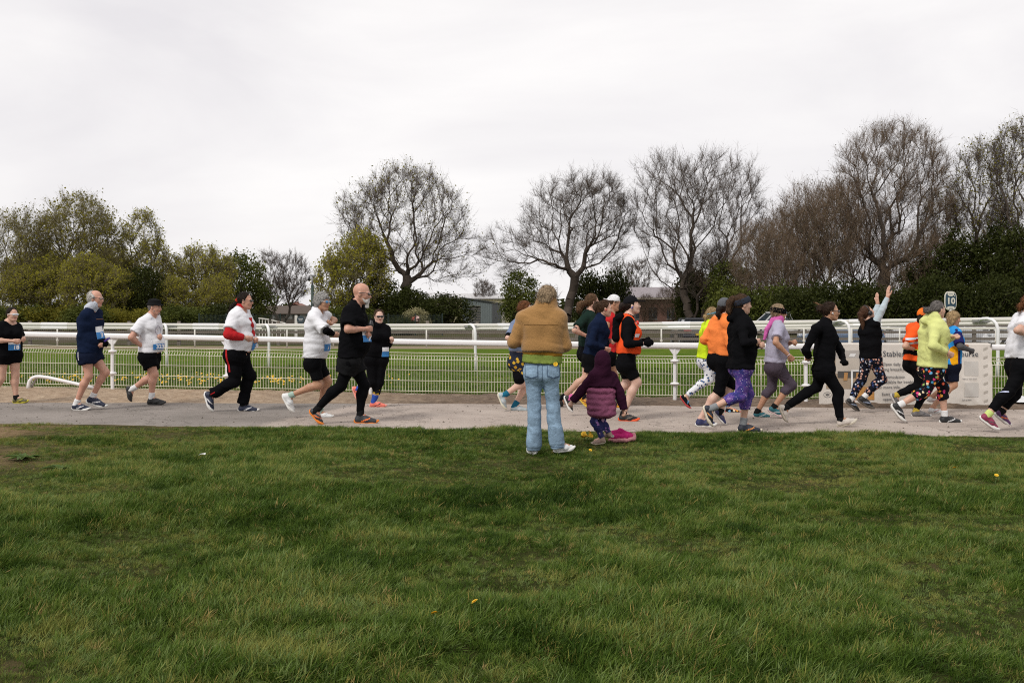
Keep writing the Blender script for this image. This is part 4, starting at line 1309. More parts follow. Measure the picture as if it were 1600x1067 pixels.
def build_trees():
    # tall middle tree with open crown (px 635, top 248)
    S = 88 / F
    def H(y, d): return CAMZ + (HOR - y) * d / F
    t8 = tree_meshes(11, 15, [(0.2, 0, 9.2, 5.4, 4.6, 4.6), (-3.6, 0, 9.6, 2.6, 2.5, 3.0), (3.6, 0, 6.2, 3.6, 3, 2.6), (0, 0, 12.2, 3.2, 3, 2.0)], 3.6, 520, 0.30, 0.44, 1, 0, 6, 1.0, 0.0085, leaf_n=2200, leaf_size=0.085, up=0.3)
    put_tree(t8, 632, 88, 0.1, 1.03, "tallest middle tree with open crown and few young leaves", (BARK, TWIG, LEAF_OLIVE))
    t10 = tree_meshes(23, 14, [(1.3, 0, 9.0, 5.0, 4.2, 4.4), (-4.6, 0, 6.6, 2.6, 2.4, 2.4), (2.4, 0, 10.2, 3.4, 3, 3.2)], 3.4, 500, 0.28, 0.38, 2, 0.9, 6, 1.0, 0.0085, up=0.25)
    put_tree(t10, 880, 88, 0.0, 1.04, "bare rounded tree with low side limb behind the tan fleece jacket", (BARK, TWIG, LEAF_OLIVE))
    t11 = tree_meshes(35, 15, [(0, 0, 9.0, 5.2, 4.4, 5.0), (-2.6, 0, 10.4, 3.0, 2.8, 4.2), (2.6, 0, 10.2, 3.2, 2.8, 4.2), (0, 0, 4.6, 4.2, 3, 2.0)], 2.8, 520, 0.36, 0.42, 3, 1.2, 6, 1.05, 0.0085, up=0.45)
    put_tree(t11, 1088, 86, 0.2, 1.09, "bare upright tree with fanned limbs left of the hazel mass", (BARK, TWIG, LEAF_OLIVE))
    # right hand mass
    t13 = tree_meshes(41, 19, [(0, 0, 11.6, 5.4, 4.6, 6.4), (0.5, 0, 14, 4.4, 4, 3.6), (-3.6, 0, 9.0, 3.2, 3, 4.4), (3.4, 0, 10.8, 3.0, 3, 4.6)], 3.2, 620, 0.42, 0.55, 4, 1.3, 6, 1.15, 0.0095, up=0.55, leaf_n=1500, leaf_size=0.07)
    put_tree(t13, 1392, 86, 0.0, 1.0, "tallest bare brown tree with dense upright limbs above the runners", (BARK, TWIG_R, LEAF_BUD))
    t12 = tree_meshes(47, 14, [(0, 0, 7.6, 4.2, 4.0, 5.0), (-2.2, 0, 6.0, 3.0, 3, 4.2), (2.4, 0, 8.4, 3.0, 3, 4.4)], 1.0, 560, 0.5, 0.26, 6, 1.6, 5, 1.15, 0.0105, up=0.5, leaf_n=1300, leaf_size=0.07, sub_twigs=4)
    put_tree(t12, 1262, 84, 0.3, 0.98, "hazel brown many stemmed tree sloping down left of the tallest tree", (BARK_L, TWIG_R, LEAF_BUD))
    put_tree(t12, 1325, 90, 2.2, 1.08, "hazel brown thicket tree tucked against the tallest tree", (BARK_L, TWIG_R, LEAF_BUD))
    put_tree(t12, 1198, 80, 4.0, 0.70, "small hazel thicket tree at the low left end of the brown mass", (BARK_L, TWIG_R, LEAF_BUD))
    put_tree(t12, 1236, 87, 5.1, 0.86, "hazel brown thicket tree behind the low left end of the brown mass", (BARK_L, TWIG_R, LEAF_BUD))
    put_tree(t12, 1430, 84, 5.9, 0.66, "hazel brown thicket tree at the right foot of the tallest tree", (BARK_L, TWIG_R, LEAF_BUD))
    t14 = tree_meshes(53, 17, [(0, 0, 11.5, 2.6, 2.4, 5.0), (1.0, 0, 7, 2.4, 2.2, 3.0)], 5.0, 260, 0.5, 0.34, 1, 0, 7, 1.05, 0.0085, up=0.4, leaf_n=2600, leaf_size=0.085)
    put_tree(t14, 1536, 84, 0.0, 0.99, "slim half leafed tree between the tallest tree and picture edge", (BARK, TWIG, LEAF_OLIVE))
    put_tree(t14, 1597, 82, 2.4, 1.06, "slim tree cut by the picture edge above dark evergreens", (BARK, TWIG, LEAF_OLIVE))
    put_tree(t14, 1470, 92, 4.1, 0.80, "thin tree half hidden behind the right flank of the tallest tree", (BARK, TWIG, LEAF_OLIVE))
    # left hand group
    t2 = tree_meshes(61, 12, [(0, 0, 8.2, 3.2, 3.0, 2.9), (-1.8, 0, 7.6, 2.0, 2, 2.0), (1.9, 0, 6.9, 2.2, 2, 2.4)], 3.2, 320, 0.45, 0.32, 3, 0.9, 7, 0.9, 0.0085, up=0.3, leaf_n=3600, leaf_size=0.105)
    put_tree(t2, 118, 82, 0.0, 1.0, "round crowned budding tree, broadest of the left group", (BARK_L, TWIG_O, LEAF_OLIVE))
    t1 = tree_meshes(67, 11, [(-0.5, 0, 6.6, 3.4, 3, 2.8), (1.6, 0, 7.8, 1.6, 1.5, 2.0)], 2.2, 190, 0.6, 0.34, 3, 1.2, 6, 1.05, 0.0085, up=0.25, leaf_n=2600, leaf_size=0.085)
    put_tree(t1, 12, 80, 0.0, 1.0, "leaning open limbed tree at the left picture edge", (BARK_L, TWIG_O, LEAF_OLIVE))
    t3 = tree_meshes(71, 12, [(0, 0, 6.6, 2.0, 2.0, 4.4), (0.8, 0, 5.0, 2.1, 2, 3.0)], 2.2, 260, 0.5, 0.26, 2, 0.5, 7, 0.75, 0.0125, up=0.35, leaf_n=3600, leaf_size=0.102)
    put_tree(t3, 222, 84, 0.0, 0.93, "narrow pointed budding tree right of the broadest left tree", (BARK_L, TWIG_O, LEAF_SPRING))
    t4 = tree_meshes(77, 9, [(0, 0, 5.2, 2.8, 2.5, 2.6), (-1.4, 0, 4.6, 1.8, 2, 2.0), (1.8, 0, 5.0, 1.8, 2, 2.2)], 1.6, 280, 0.45, 0.22, 3, 0.8, 7, 0.75, 0.0125, up=0.3, leaf_n=4200, leaf_size=0.109)
    put_tree(t4, 308, 86, 0.0, 0.93, "low pale green budding tree left of the dense olive crown", (BARK_L, TWIG_O, LEAF_SPRING))
    put_tree(t4, 170, 90, 1.7, 0.98, "pale green budding tree filling the gap behind the left group", (BARK_L, TWIG_O, LEAF_SPRING))
    put_tree(t4, 60, 88, 3.0, 0.92, "pale green budding tree behind the leaning left tree", (BARK_L, TWIG_O, LEAF_SPRING))
    t6 = tree_meshes(83, 10, [(-1.3, 0, 6.6, 1.9, 2, 3.2), (1.5, 0, 6.4, 2.1, 2, 3.2), (0, 0, 4.5, 3.2, 2.5, 1.6)], 1.8, 280, 0.5, 0.30, 2, 1.0, 6, 0.8, 0.014, up=0.25)
    put_tree(t6, 440, 118, 0.0, 0.93, "distant twin stemmed bare tree in the gap beside the camera pole", (BARK, TWIG, LEAF_OLIVE))
    # green bushy tree left of the tall middle tree
    t7 = tree_meshes(89, 10, [(0, 0, 5.0, 3.0, 2.6, 3.6), (-1.6, 0, 4.0, 2.2, 2, 2.8), (0.9, 0, 6.4, 1.8, 1.8, 2.4)], 1.2, 360, 0.4, 0.24, 4, 0.9, 7, 0.7, 0.0125, up=0.3, leaf_n=7600, leaf_size=0.115)
    put_tree(t7, 556, 84, 0.0, 0.95, "spring green bushy tree left of the tallest middle tree", (BARK_L, TWIG_O, LEAF_SPRING))
    # small far trees along the gap
    put_tree(t6, 757, 130, 1.2, 0.62, "faint far bare tree over the cream hall roof", (BARK, TWIG, LEAF_OLIVE))
    put_tree(t6, 985, 122, 2.6, 0.86, "faint far bare tree between the two large bare trees", (BARK, TWIG, LEAF_OLIVE))

    for px, d, rz, sc, lab in ((965, 98, 0.4, 0.30, "brown thicket left of the brick house windows"), (1012, 96, 1.7, 0.27, "brown thicket in front of the brick house"), (1052, 97, 3.0, 0.32, "brown thicket at the right end of the brick house"), (1128, 90, 4.2, 0.62, "brown thicket right of the fanned bare tree")):
        put_tree(t12, px, d, rz, sc, lab, (BARK_L, TWIG_R, LEAF_BUD), "thicket_tree", "brown thickets before the brick house")
    # evergreens and hedges
    e1 = bush_mesh(101, [(0, 0, 1.9, 2.2, 1.9, 1.9), (-0.6, 0, 2.4, 1.4, 1.4, 1.5)], 9000, 0.10, clump=0.28, nclump=260)
    e2 = bush_mesh(103, [(0, 0, 3.2, 2.2, 1.9, 3.0), (0.5, 0, 2.0, 2.4, 2.0, 2.0)], 10000, 0.11, clump=0.32, nclump=300)
    e3 = bush_mesh(107, [(0, 0, 1.5, 3.6, 1.5, 1.6), (1.6, 0, 1.9, 1.8, 1.4, 1.5), (-1.8, 0, 1.7, 1.8, 1.4, 1.6)], 12000, 0.11, clump=0.34, nclump=330)
    e4 = bush_mesh(109, [(0, 0, 4.4, 1.9, 1.8, 4.2), (0.2, 0, 6.0, 1.1, 1.1, 3.0)], 9000, 0.12, clump=0.35, nclump=240)
    put_bush(e1, 650, 78, "cream blossoming shrub below the pale barn roof", leafmat("blossom_cream", (0.10, 0.10, 0.03), (0.42, 0.38, 0.22), (0.55, 0.50, 0.33), 0.9), 2.2, (0.42, 0.6, 0.50), "blossom_shrub")
    rb = put_bush(e3, 628, 72, "low rose bush with coral blooms just above the white rail", LEAF_DARK, 1.9, (0.42, 0.6, 0.36), "rose_bush")
    BL = mat("bloom_coral", (0.55, 0.12, 0.09), rough=0.7); BP = mat("bloom_pale", (0.6, 0.42, 0.38), rough=0.7)
    rr = np.random.default_rng(8)
    for k in range(9):
        v_, q_ = leaves_np(rr.normal(size=(14, 3)) * 0.10, 0.13, rr, 0.9)
        o_ = link("bloom", mesh_np("bloom", v_, [q_], False), BL if k % 3 else BP, rb, (rr.uniform(-3.2, 3.2), -1.7, rr.uniform(2.2, 3.6)))
        o_.scale = (2.3, 1.6, 2.7)
    W_ = "dark evergreen bushes at the foot of the trees"
    put_bush(e1, 698, 80, "dark round evergreen bush in front of the grey shed", LEAF_DARK, 0.3, (0.98, 1, 0.80))
    put_bush(e1, 640, 84, "dark ivy covered bush at the foot of the tallest middle tree", LEAF_DARK, 1.3, (0.9, 1, 0.95))
    put_bush(e2, 590, 86, "dull green bush between spring green tree and tallest middle tree", LEAF_MID, 2.0, (1, 1, 0.8))
    put_bush(e3, 552, 82, "low green bush under the spring green tree", LEAF_MID, 0.6, (0.62, 1, 0.62))
    put_bush(e2, 812, 86, "upright leafy bush right of the cream hall", LEAF_MID, 1.2, (0.68, 0.8, 0.86))
    put_bush(e3, 942, 96, "dark green mounded bush between the two large bare trees", LEAF_DARK, 0.2, (0.8, 1, 1.65))
    put_bush(e3, 1085, 92, "dark ivy mound at the foot of the fanned bare tree", LEAF_DARK, 1.4, (0.45, 1, 1.6))
    put_bush(e2, 1140, 84, "olive bush right of the fanned bare tree", LEAF_MID, 0.9, (0.9, 1, 0.98))
    for k, (px, d, sc, mt) in enumerate(((1180, 76, (0.9, 1, 1.05), LEAF_MID), (1248, 74, (0.9, 1, 1.0), LEAF_DARK), (1316, 75, (0.9, 1, 1.15), LEAF_DARK), (1386, 74, (0.95, 1, 1.0), LEAF_DARK),
                                         (1456, 76, (0.95, 1, 1.25), LEAF_DARK), (1524, 74, (0.95, 1, 1.15), LEAF_DARK), (1592, 75, (0.95, 1, 1.3), LEAF_DARK))):
        put_bush(e3, px, d, ["olive hedge clump starting the hedge behind the pink scarf runner", "dark hedge clump right of the olive hedge clump", "dark hedge clump behind the striding runner all in black", "dark hedge clump behind the waving runner",
                             "tall dark hedge clump left of the 10 marker sign", "dark hedge clump right of the 10 marker sign", "dark hedge clump at the right picture edge"][k], mt, k * 1.1, sc, "hedge_clump", "hedge", "hedge clumps behind the car park")
    put_bush(e4, 1495, 80, "pointed dark conifer under the slim half leafed tree", LEAF_DARK, 0.0, (0.95, 1, 0.92), "conifer", "tree")
    put_bush(e4, 1440, 84, "darker squat conifer at the right foot of the tallest tree", LEAF_DARK, 1.0, (1.0, 1, 0.75), "conifer", "tree")
    put_bush(e4, 1560, 78, "broad dark conifer beside the picture edge trees", LEAF_DARK, 2.0, (1.2, 1, 0.95), "conifer", "tree")
    put_bush(e2, 1602, 76, "leafy green tree mass rising at the right edge", LEAF_DARK, 0.4, (1.2, 1, 1.35), "leafy_tree", "tree")
    # left thicket
    for px, d, rz, sc, lab in ((30, 78, 0.8, 0.58, "olive many stemmed thicket tree at the left picture edge"), (84, 80, 2.0, 0.72, "olive thicket tree behind the runner in white sunglasses"), (142, 77, 3.3, 0.68, "olive thicket tree behind the runner with the neck gaiter"),
                               (190, 79, 4.4, 0.56, "low olive thicket tree left of the dark upright bush"), (272, 80, 5.2, 0.50, "low olive thicket tree behind the black bucket hat"), (335, 82, 1.1, 0.52, "low olive thicket tree beneath the dense olive crown")):
        put_tree(t7, px, d, rz, sc, lab, (BARK_L, TWIG_O, LEAF_SPRING), "thicket_tree", "trees of the left thicket", 1.12)
    for k, (px, d, b, sc, mt) in enumerate(((15, 74, e3, (0.8, 1, 0.62), LEAF_MID), (75, 75, e3, (0.8, 1, 0.58), LEAF_OLIVE), (140, 73, e3, (0.85, 1, 0.62), LEAF_MID), (228, 79, e2, (0.62, 1, 0.86), LEAF_DARK),
                                            (200, 74, e3, (0.6, 1, 0.55), LEAF_OLIVE), (290, 75, e3, (0.85, 1, 0.60), LEAF_MID), (352, 77, e3, (0.7, 1, 0.66), LEAF_DARK))):
        put_bush(b, px, d, ["low green bush at the left picture edge", "low olive bush left of the runner with the neck gaiter", "low green bush right behind the runner with the neck gaiter", "dark upright bush beneath the narrow pointed tree",
                            "low olive bush left of the dark upright bush", "low green bush behind the black bucket hat", "low dark bush below the dense olive crown"][k], mt, k * 0.9, sc, "thicket_bush", "bush", "bushes of the left thicket")
    put_bush(e2, 378, 92, "dense olive crowned tree left of the distant bare tree", LEAF_MID, 0.3, (1.05, 1, 1.18), "leafy_tree", "tree")
    # far wooded line closing the view
    rng = np.random.default_rng(5)
    el = [(x, 0, 1.4, 9, 3, 2.6 + 1.2 * math.sin(x * 0.13)) for x in np.arange(-120, 140, 12)]
    C = sample_crown(el, 15000, rng, 0.8); C[:, 2] = np.abs(C[:, 2])
    V, Q = leaves_np(C, 0.55, rng)
    o = link("far_woodland", mesh_np("far_woodland", V, [Q], False), LEAF_DARK, None, (0, 215, 0))
    tag(o, "far off line of dark woodland closing the horizon", "woodland", kind="stuff")

build_trees()

# ---------------------------------------------------------------- grass
def tuft_mesh(seed, blades, hgt, spread, lean, width, curl=0.6):
    rng = np.random.default_rng(seed)
    V, T = [], []
    for k in range(blades):
        a = rng.uniform(0, 2 * math.pi); r = spread * math.sqrt(rng.uniform(0, 1))
        b = np.array([r * math.cos(a), r * math.sin(a), -0.005])
        h = hgt * rng.uniform(0.55, 1.15)
        dr = np.array([math.cos(a), math.sin(a), 0]) * rng.uniform(0.1, curl) + rng.normal(size=3) * (0.22, 0.22, 0) + np.array([lean, 0, 0])
        side = np.array([-dr[1], dr[0], 0]) + rng.normal(size=3) * (0.4, 0.4, 0)
        side /= max(np.linalg.norm(side), 1e-6); w = width * rng.uniform(0.7, 1.3)
        n0 = len(V)
        for t in (0, 0.45, 0.8, 1.0):
            p = b + np.array([0, 0, h * (t - 0.28 * t * t * min(1.3, np.linalg.norm(dr)))]) + dr * h * (t ** 1.7) * 0.95
            ww = w * (1 - t ** 1.6 * 0.9)
            if t < 1.0: V += [p - side * ww, p + side * ww]
            else: V.append(p)
        T += [(n0, n0 + 1, n0 + 3), (n0, n0 + 3, n0 + 2), (n0 + 2, n0 + 3, n0 + 5), (n0 + 2, n0 + 5, n0 + 4), (n0 + 4, n0 + 5, n0 + 6)]
    return mesh_np("grass_tuft", np.array(V), [np.array(T)], smooth=True)

def grass_material():
    m, nt, bs = newmat("grass_blades")
    N, L = nt.nodes, nt.links
    at_ = N.new("ShaderNodeAttribute"); at_.attribute_type = 'INSTANCER'; at_.attribute_name = "tint"
    rp = N.new("ShaderNodeValToRGB"); e = rp.color_ramp.elements
    e[0].position, e[0].color = 0.0, (0.021, 0.045, 0.006, 1)
    e[1].position, e[1].color = 1.0, (0.40, 0.29, 0.13, 1)
    for p, c in ((0.25, (0.052, 0.097, 0.012, 1)), (0.5, (0.112, 0.168, 0.026, 1)), (0.62, (0.16, 0.225, 0.075, 1)), (0.74, (0.23, 0.23, 0.05, 1)), (0.86, (0.34, 0.26, 0.08, 1))):
        k = e.new(p); k.color = c
    L.new(at_.outputs["Fac"], rp.inputs["Fac"])
    L.new(rp.outputs["Color"], bs.inputs["Base Color"])
    bs.inputs["Roughness"].default_value = 0.5
    bs.inputs["Specular IOR Level"].default_value = 0.10
    tr = N.new("ShaderNodeBsdfTranslucent"); L.new(rp.outputs["Color"], tr.inputs["Color"])
    ms = N.new("ShaderNodeMixShader"); ms.inputs["Fac"].default_value = 0.25
    L.new(bs.outputs[0], ms.inputs[1]); L.new(tr.outputs[0], ms.inputs[2]); L.new(ms.outputs[0], N["Material Output"].inputs["Surface"])
    return m

GRASS_M = grass_material()
def scatter(name, P, rot, scl, idx, tint, protos, label, cat):
    col = bpy.data.collections.new(name + "_tufts")
    for k, me in enumerate(protos):
        if len(me.materials) == 0: me.materials.append(GRASS_M)
        o = bpy.data.objects.new("grass_tuft_%02d" % k, me)
        col.objects.link(o)
    me = bpy.data.meshes.new(name)
    me.vertices.add(len(P)); me.vertices.foreach_set("co", np.asarray(P, np.float32).ravel())
    def attr(nm, typ, data):
        a = me.attributes.new(nm, typ, 'POINT')
        a.data.foreach_set("vector" if typ == 'FLOAT_VECTOR' else "value", np.asarray(data).ravel())
    attr("rot", 'FLOAT_VECTOR', rot.astype(np.float32)); attr("scl", 'FLOAT_VECTOR', scl.astype(np.float32))
    attr("idx", 'INT', idx.astype(np.int32)); attr("tint", 'FLOAT', tint.astype(np.float32))
    ob = bpy.data.objects.new(name, me); COL.objects.link(ob)
    ng = bpy.data.node_groups.new(name + "_scatter", 'GeometryNodeTree')
    ng.interface.new_socket("Geometry", in_out='INPUT', socket_type='NodeSocketGeometry')
    ng.interface.new_socket("Geometry", in_out='OUTPUT', socket_type='NodeSocketGeometry')
    N, L = ng.nodes, ng.links
    gi, go = N.new("NodeGroupInput"), N.new("NodeGroupOutput")
    ci = N.new("GeometryNodeCollectionInfo"); ci.inputs["Collection"].default_value = col
    ci.inputs["Separate Children"].default_value = True; ci.inputs["Reset Children"].default_value = True
    ip = N.new("GeometryNodeInstanceOnPoints"); ip.inputs["Pick Instance"].default_value = True
    def na(nm, typ):
        n = N.new("GeometryNodeInputNamedAttribute"); n.data_type = typ; n.inputs["Name"].default_value = nm
        return [s for s in n.outputs if s.enabled and s.name == "Attribute"][0]
    L.new(gi.outputs[0], ip.inputs["Points"]); L.new(ci.outputs[0], ip.inputs["Instance"])
    L.new(na("idx", 'INT'), ip.inputs["Instance Index"]); L.new(na("rot", 'FLOAT_VECTOR'), ip.inputs["Rotation"])
    L.new(na("scl", 'FLOAT_VECTOR'), ip.inputs["Scale"]); L.new(ip.outputs[0], go.inputs[0])
    md = ob.modifiers.new("scatter", 'NODES'); md.node_group = ng
    tag(ob, label, cat, kind="stuff")
    return ob

def build_grass():
    protos = [tuft_mesh(200 + k, 20, 0.066, 0.048, 0.42, 0.0025, 0.95) for k in range(6)] + [tuft_mesh(220 + k, 18, 0.040, 0.052, 0.2, 0.0025, 1.1) for k in range(4)]
    rng = np.random.default_rng(17)
    N_ = 125000
    # denser towards the camera, over the visible wedge
    d = 2.9 + (12.75 - 2.9) * rng.uniform(0, 1, N_) ** 0.88
    u = rng.uniform(-0.60, 0.60, N_)
    x = u * d + rng.normal(size=N_) * 0.05
    keepw = rng.uniform(0, 1, N_) < np.clip(d / 9.0, 0.25, 1.0) + 0.15
    x, d = x[keepw], d[keepw]
    ne = near_edge(x)
    edge = fbm(x * 1.6, d * 1.6, 31, 4)
    big = fbm(x * 0.55 + 9, d * 0.75, 33, 4)
    worn = (smooth01(-2.6, -5.8, x) * smooth01(7.8, 9.8, d)) * smooth01(0.30, 0.55, fbm(x * 0.9, d * 1.7, 35, 4)) * 1.3
    spot = smooth01(0.66, 0.76, fbm(x * 1.1 + 7, d * 1.6, 37, 4)) * 0.55
    bare_r = np.exp(-(((x - 4.95) / 0.45) ** 2 + ((d - 10.6) / 0.35) ** 2)) * 0.9
    bare_c = np.exp(-(((x + 0.35) / 0.5) ** 2 + ((d - 10.7) / 0.3) ** 2)) * 0.7 + np.exp(-(((x + 0.75) / 0.35) ** 2 + ((d - 4.75) / 0.16) ** 2)) * 0.5
    bare = np.clip(worn + spot * smooth01(6, 9.5, d) + bare_r + bare_c, 0, 0.97)
    k = (d < ne + 0.02 + (edge - 0.55) * 0.75) & (rng.uniform(0, 1, len(x)) > bare)
    x, d, big, bare, edge = x[k], d[k], big[k], bare[k], edge[k]
    n = len(x)
    z = ground_z(x, d)
    ang = 0.5 * (fbm(x * 0.8, d * 0.8, 41, 3) - 0.5) * 2 * math.pi * 1.3 - 0.25 + rng.normal(size=n) * 0.95
    lush = fbm(x * 0.9 + 2, d * 1.3, 43, 4)
    s = (0.44 + 0.60 * smooth01(0.35, 0.7, lush)) * rng.uniform(0.75, 1.2, n) * (1 - 0.22 * smooth01(7, 12, d)) * (1 - 0.45 * bare)
    rot = np.stack([rng.normal(size=n) * 0.30, rng.normal(size=n) * 0.30 + 0.15, ang], -1)
    scl = np.stack([s, s, s * (0.85 + 0.35 * lush)], -1)
    tint = 0.25 + 0.42 * (fbm(x * 0.5, d * 0.7, 47, 4) - 0.35) * 1.5 + 0.85 * (fbm(x * 4.0, d * 5.5, 49, 3) - 0.5) + rng.normal(size=n) * 0.17 + 0.30 * bare + 0.10 * smooth01(8, 11.5, d) + 0.12 * smooth01(0.6, 0.3, lush)
    dry = rng.uniform(0, 1, n) < 0.035 + 0.10 * bare
    tint = np.where(dry, rng.uniform(0.72, 0.98, n), np.clip(tint, 0.0, 0.72))
    idx = np.where(lush > 0.42, rng.integers(0, 6, n), rng.integers(5, 10, n))
    scatter("lawn_grass", np.stack([x, d, z], -1), rot, scl, idx, tint, protos, "wind combed dark green lawn grass in the foreground", "grass")
    # racecourse turf behind the mesh fence
    N_ = 16000
    y = 17.0 + 10 * rng.uniform(0, 1, N_) ** 1.5
    x = rng.uniform(-0.58, 0.58, N_) * y
    k = y > np.interp(x, FENCE[:, 0], FENCE[:, 1]) + 0.1
    x, y = x[k], y[k]; n = len(x)
    ls = fbm(x * 0.8, y * 1.5, 51, 3)
    s = (0.7 + 0.7 * ls) * rng.uniform(0.7, 1.2, n)
    rot = np.stack([rng.normal(size=n) * 0.1, rng.normal(size=n) * 0.1, rng.uniform(0, 6.28, n)], -1)
    tint = np.clip(0.40 + 0.5 * (fbm(x * 0.3, y * 1.3, 53, 4) - 0.5) + rng.normal(size=n) * 0.08, 0.1, 0.75)
    scatter("track_grass", np.stack([x, y, ground_z(x, y)], -1), rot, np.stack([s * 1.3, s * 1.3, s * 0.9], -1), rng.integers(0, 10, n), tint, protos, "brighter mown racecourse grass behind the mesh fence", "grass")

build_grass()

# ---------------------------------------------------------------- dandelions and weeds
YEL = mat("dandelion_yellow", (0.75, 0.47, 0.02), rough=0.7, var=0.15, scale=60)
STALK = mat("stalk_green", (0.09, 0.14, 0.04), rough=0.7)
def flower_parts(rng, r=0.022):
    """petal ruff: three rings of pointed petals"""
    V, T = [], []
    for ring, (n, rad, tilt) in enumerate(((13, r, 0.15), (11, r * 0.75, 0.5), (7, r * 0.45, 0.9))):
        for k in range(n):
            a = 2 * math.pi * k / n + ring * 0.3 + rng.normal() * 0.08
            c, s = math.cos(a), math.sin(a); w = 0.28 * rad
            n0 = len(V)
            V += [(0.15 * rad * c - s * w * .4, 0.15 * rad * s + c * w * .4, 0.002), (0.15 * rad * c + s * w * .4, 0.15 * rad * s - c * w * .4, 0.002),
                  (rad * c + s * w, rad * s - c * w, rad * tilt), (rad * c - s * w, rad * s + c * w, rad * tilt)]
            T += [(n0, n0 + 1, n0 + 2), (n0, n0 + 2, n0 + 3)]
    return np.array(V), np.array(T)

def dandelions():
    rng = np.random.default_rng(29)
    FV, FT = flower_parts(rng, 0.024)
    fm = mesh_np("flower_head", FV, [FT], False)
    for px, py, lab in ((682, 989, "lone dandelion low in the middle of the foreground lawn"), (743, 962, "half hidden dandelion right of the lone middle dandelion"), (921, 713, "small dandelion in front of the child's boots"), (1493, 747, "yellow flower in the worn lawn at the right"), (1555, 756, "yellow flower nearest the right picture edge")):
        dd = 2178 / (py - HOR - 0.009 * (px - 800))
        x = (px - 800) / F * dd
        root = empty("dandelion", (x, dd, float(ground_z(x, dd))), rng.uniform(0, 6))
        tag(root, lab, "flower", "dandelions on the near lawn")
        MB().tube([(0, 0, 0), (0.006, 0, 0.035), (0.01, 0, 0.075)], 0.0028, 5).build("stalk", STALK, root)
        o = link("flower_head", fm, YEL, root, (0.01, 0, 0.075)); o.rotation_euler = (0.55, 0.15, 0); o.scale = (0.7, 0.7, 0.7)
    # picked bunch on the grass beside the child
    dd = 11.0; c = at(916, 678, dd)
    root = empty("flower_bunch", (c[0], dd, float(ground_z(c[0], dd))))
    tag(root, "small bunch of picked yellow flowers on grass beside the child", "flowers")
    for k in range(7):
        o = link("flower_head", fm, YEL, root, (rng.uniform(-.05, .05), rng.uniform(-.03, .03), 0.07 + rng.uniform(0, .035)))
        o.scale = (1.25,) * 3; o.rotation_euler = (rng.uniform(-.2, 1.1), rng.uniform(-.7, .7), rng.uniform(0, 6))
    MB().tube([(0, 0, .01), (.02, 0, .05), (.03, 0, .08)], .004, 5).tube([(-.02, 0, .01), (-.02, 0, .05), (-.03, 0, .08)], .004, 5).build("stalks", STALK, root)
    # the drift of dandelions behind the fence: too many and too small to count
    V, T, nb = [], [], 0
    SV, ST, sb = [], [], 0
    n = 0
    while n < 230:
        px = rng.choice([rng.normal(120, 45), rng.normal(255, 70), rng.normal(300, 60), rng.normal(420, 45), rng.uniform(0, 640)])
        dd = rng.uniform(18.3, 20.6) if px < 480 else rng.uniform(17.6, 22)
        x = (px - 800) / F * dd
        if dd < np.interp(x, FENCE[:, 0], FENCE[:, 1]) + 0.12 or px < -10: continue
        z = float(ground_z(x, dd)); hh = rng.uniform(0.07, 0.17)
        a = rng.uniform(0.2, 0.9)
        P = FV * rng.uniform(0.6, 1.0)
        P = np.stack([P[:, 0], P[:, 1] * math.cos(a) - P[:, 2] * math.sin(a), P[:, 1] * math.sin(a) + P[:, 2] * math.cos(a)], -1)
        V.append(P + (x, dd, z + hh)); T.append(FT + nb); nb += len(FV)
        A = np.array([[x, dd + 0.01, z]]); B = np.array([[x, dd + 0.004, z + hh]])
        v, q = tubes_np(A, B, np.array([0.003]), np.array([0.003]), 3)
        SV.append(v); ST.append(q + sb); sb += len(v)
        n += 1
    root = empty("dandelion_drift", (0, 0, 0))
    tag(root, "drift of yellow dandelions behind the left part of the mesh fence", "flowers", kind="stuff")
    link("flower_heads", mesh_np("flower_heads", np.concatenate(V), [np.concatenate(T)], False), YEL, root)
    link("stalks", mesh_np("stalks", np.concatenate(SV), [np.concatenate(ST)], False), STALK, root)

def broad_weed(px, py, lab, n=16, r=0.16, seed=1):
    rng = np.random.default_rng(seed)
    dd = 2178 / (py - HOR - 0.009 * (px - 800)); x = (px - 800) / F * dd
    root = empty("dock_weed", (x, dd, float(ground_z(x, dd))))
    tag(root, lab, "weed", "broad leaved weeds in the worn lawn")
    LM = leafmat("weed_leaf", (0.05, 0.09, 0.02), (0.10, 0.15, 0.035), None, 8)
    for k in range(n):
        a = 2 * math.pi * k / n + rng.normal() * 0.25; L_ = r * rng.uniform(0.6, 1.2); w = L_ * 0.17
        V, Q = [], []
        for i, t in enumerate((0, .25, .5, .75, 1.0)):
            ww = w * (0.25, 0.8, 1.0, 0.75, 0.05)[i]
            p = np.array([math.cos(a) * L_ * t, math.sin(a) * L_ * t, L_ * (0.75 * t - 0.65 * t * t) + 0.01])
            sd = np.array([-math.sin(a), math.cos(a), 0]) * ww
            V += [p - sd, p + (0, 0, -0.012 * (i in (1, 2, 3))), p + sd]
        for i in range(4):
            b = i * 3
            Q += [(b, b + 1, b + 4, b + 3), (b + 1, b + 2, b + 5, b + 4)]
        MB().add(V, Q).build("leaf", LM, root, smooth=True)

dandelions()
broad_weed(38, 718, "broad leaved weed on the straw coloured ground at far left", 18, 0.17, 3)
broad_weed(95, 733, "dark flattened weed clump right of the broad leaved one", 16, 0.15, 4)
broad_weed(1200, 714, "low weed near the path edge behind the purple leggings runner", 12, 0.09, 5)

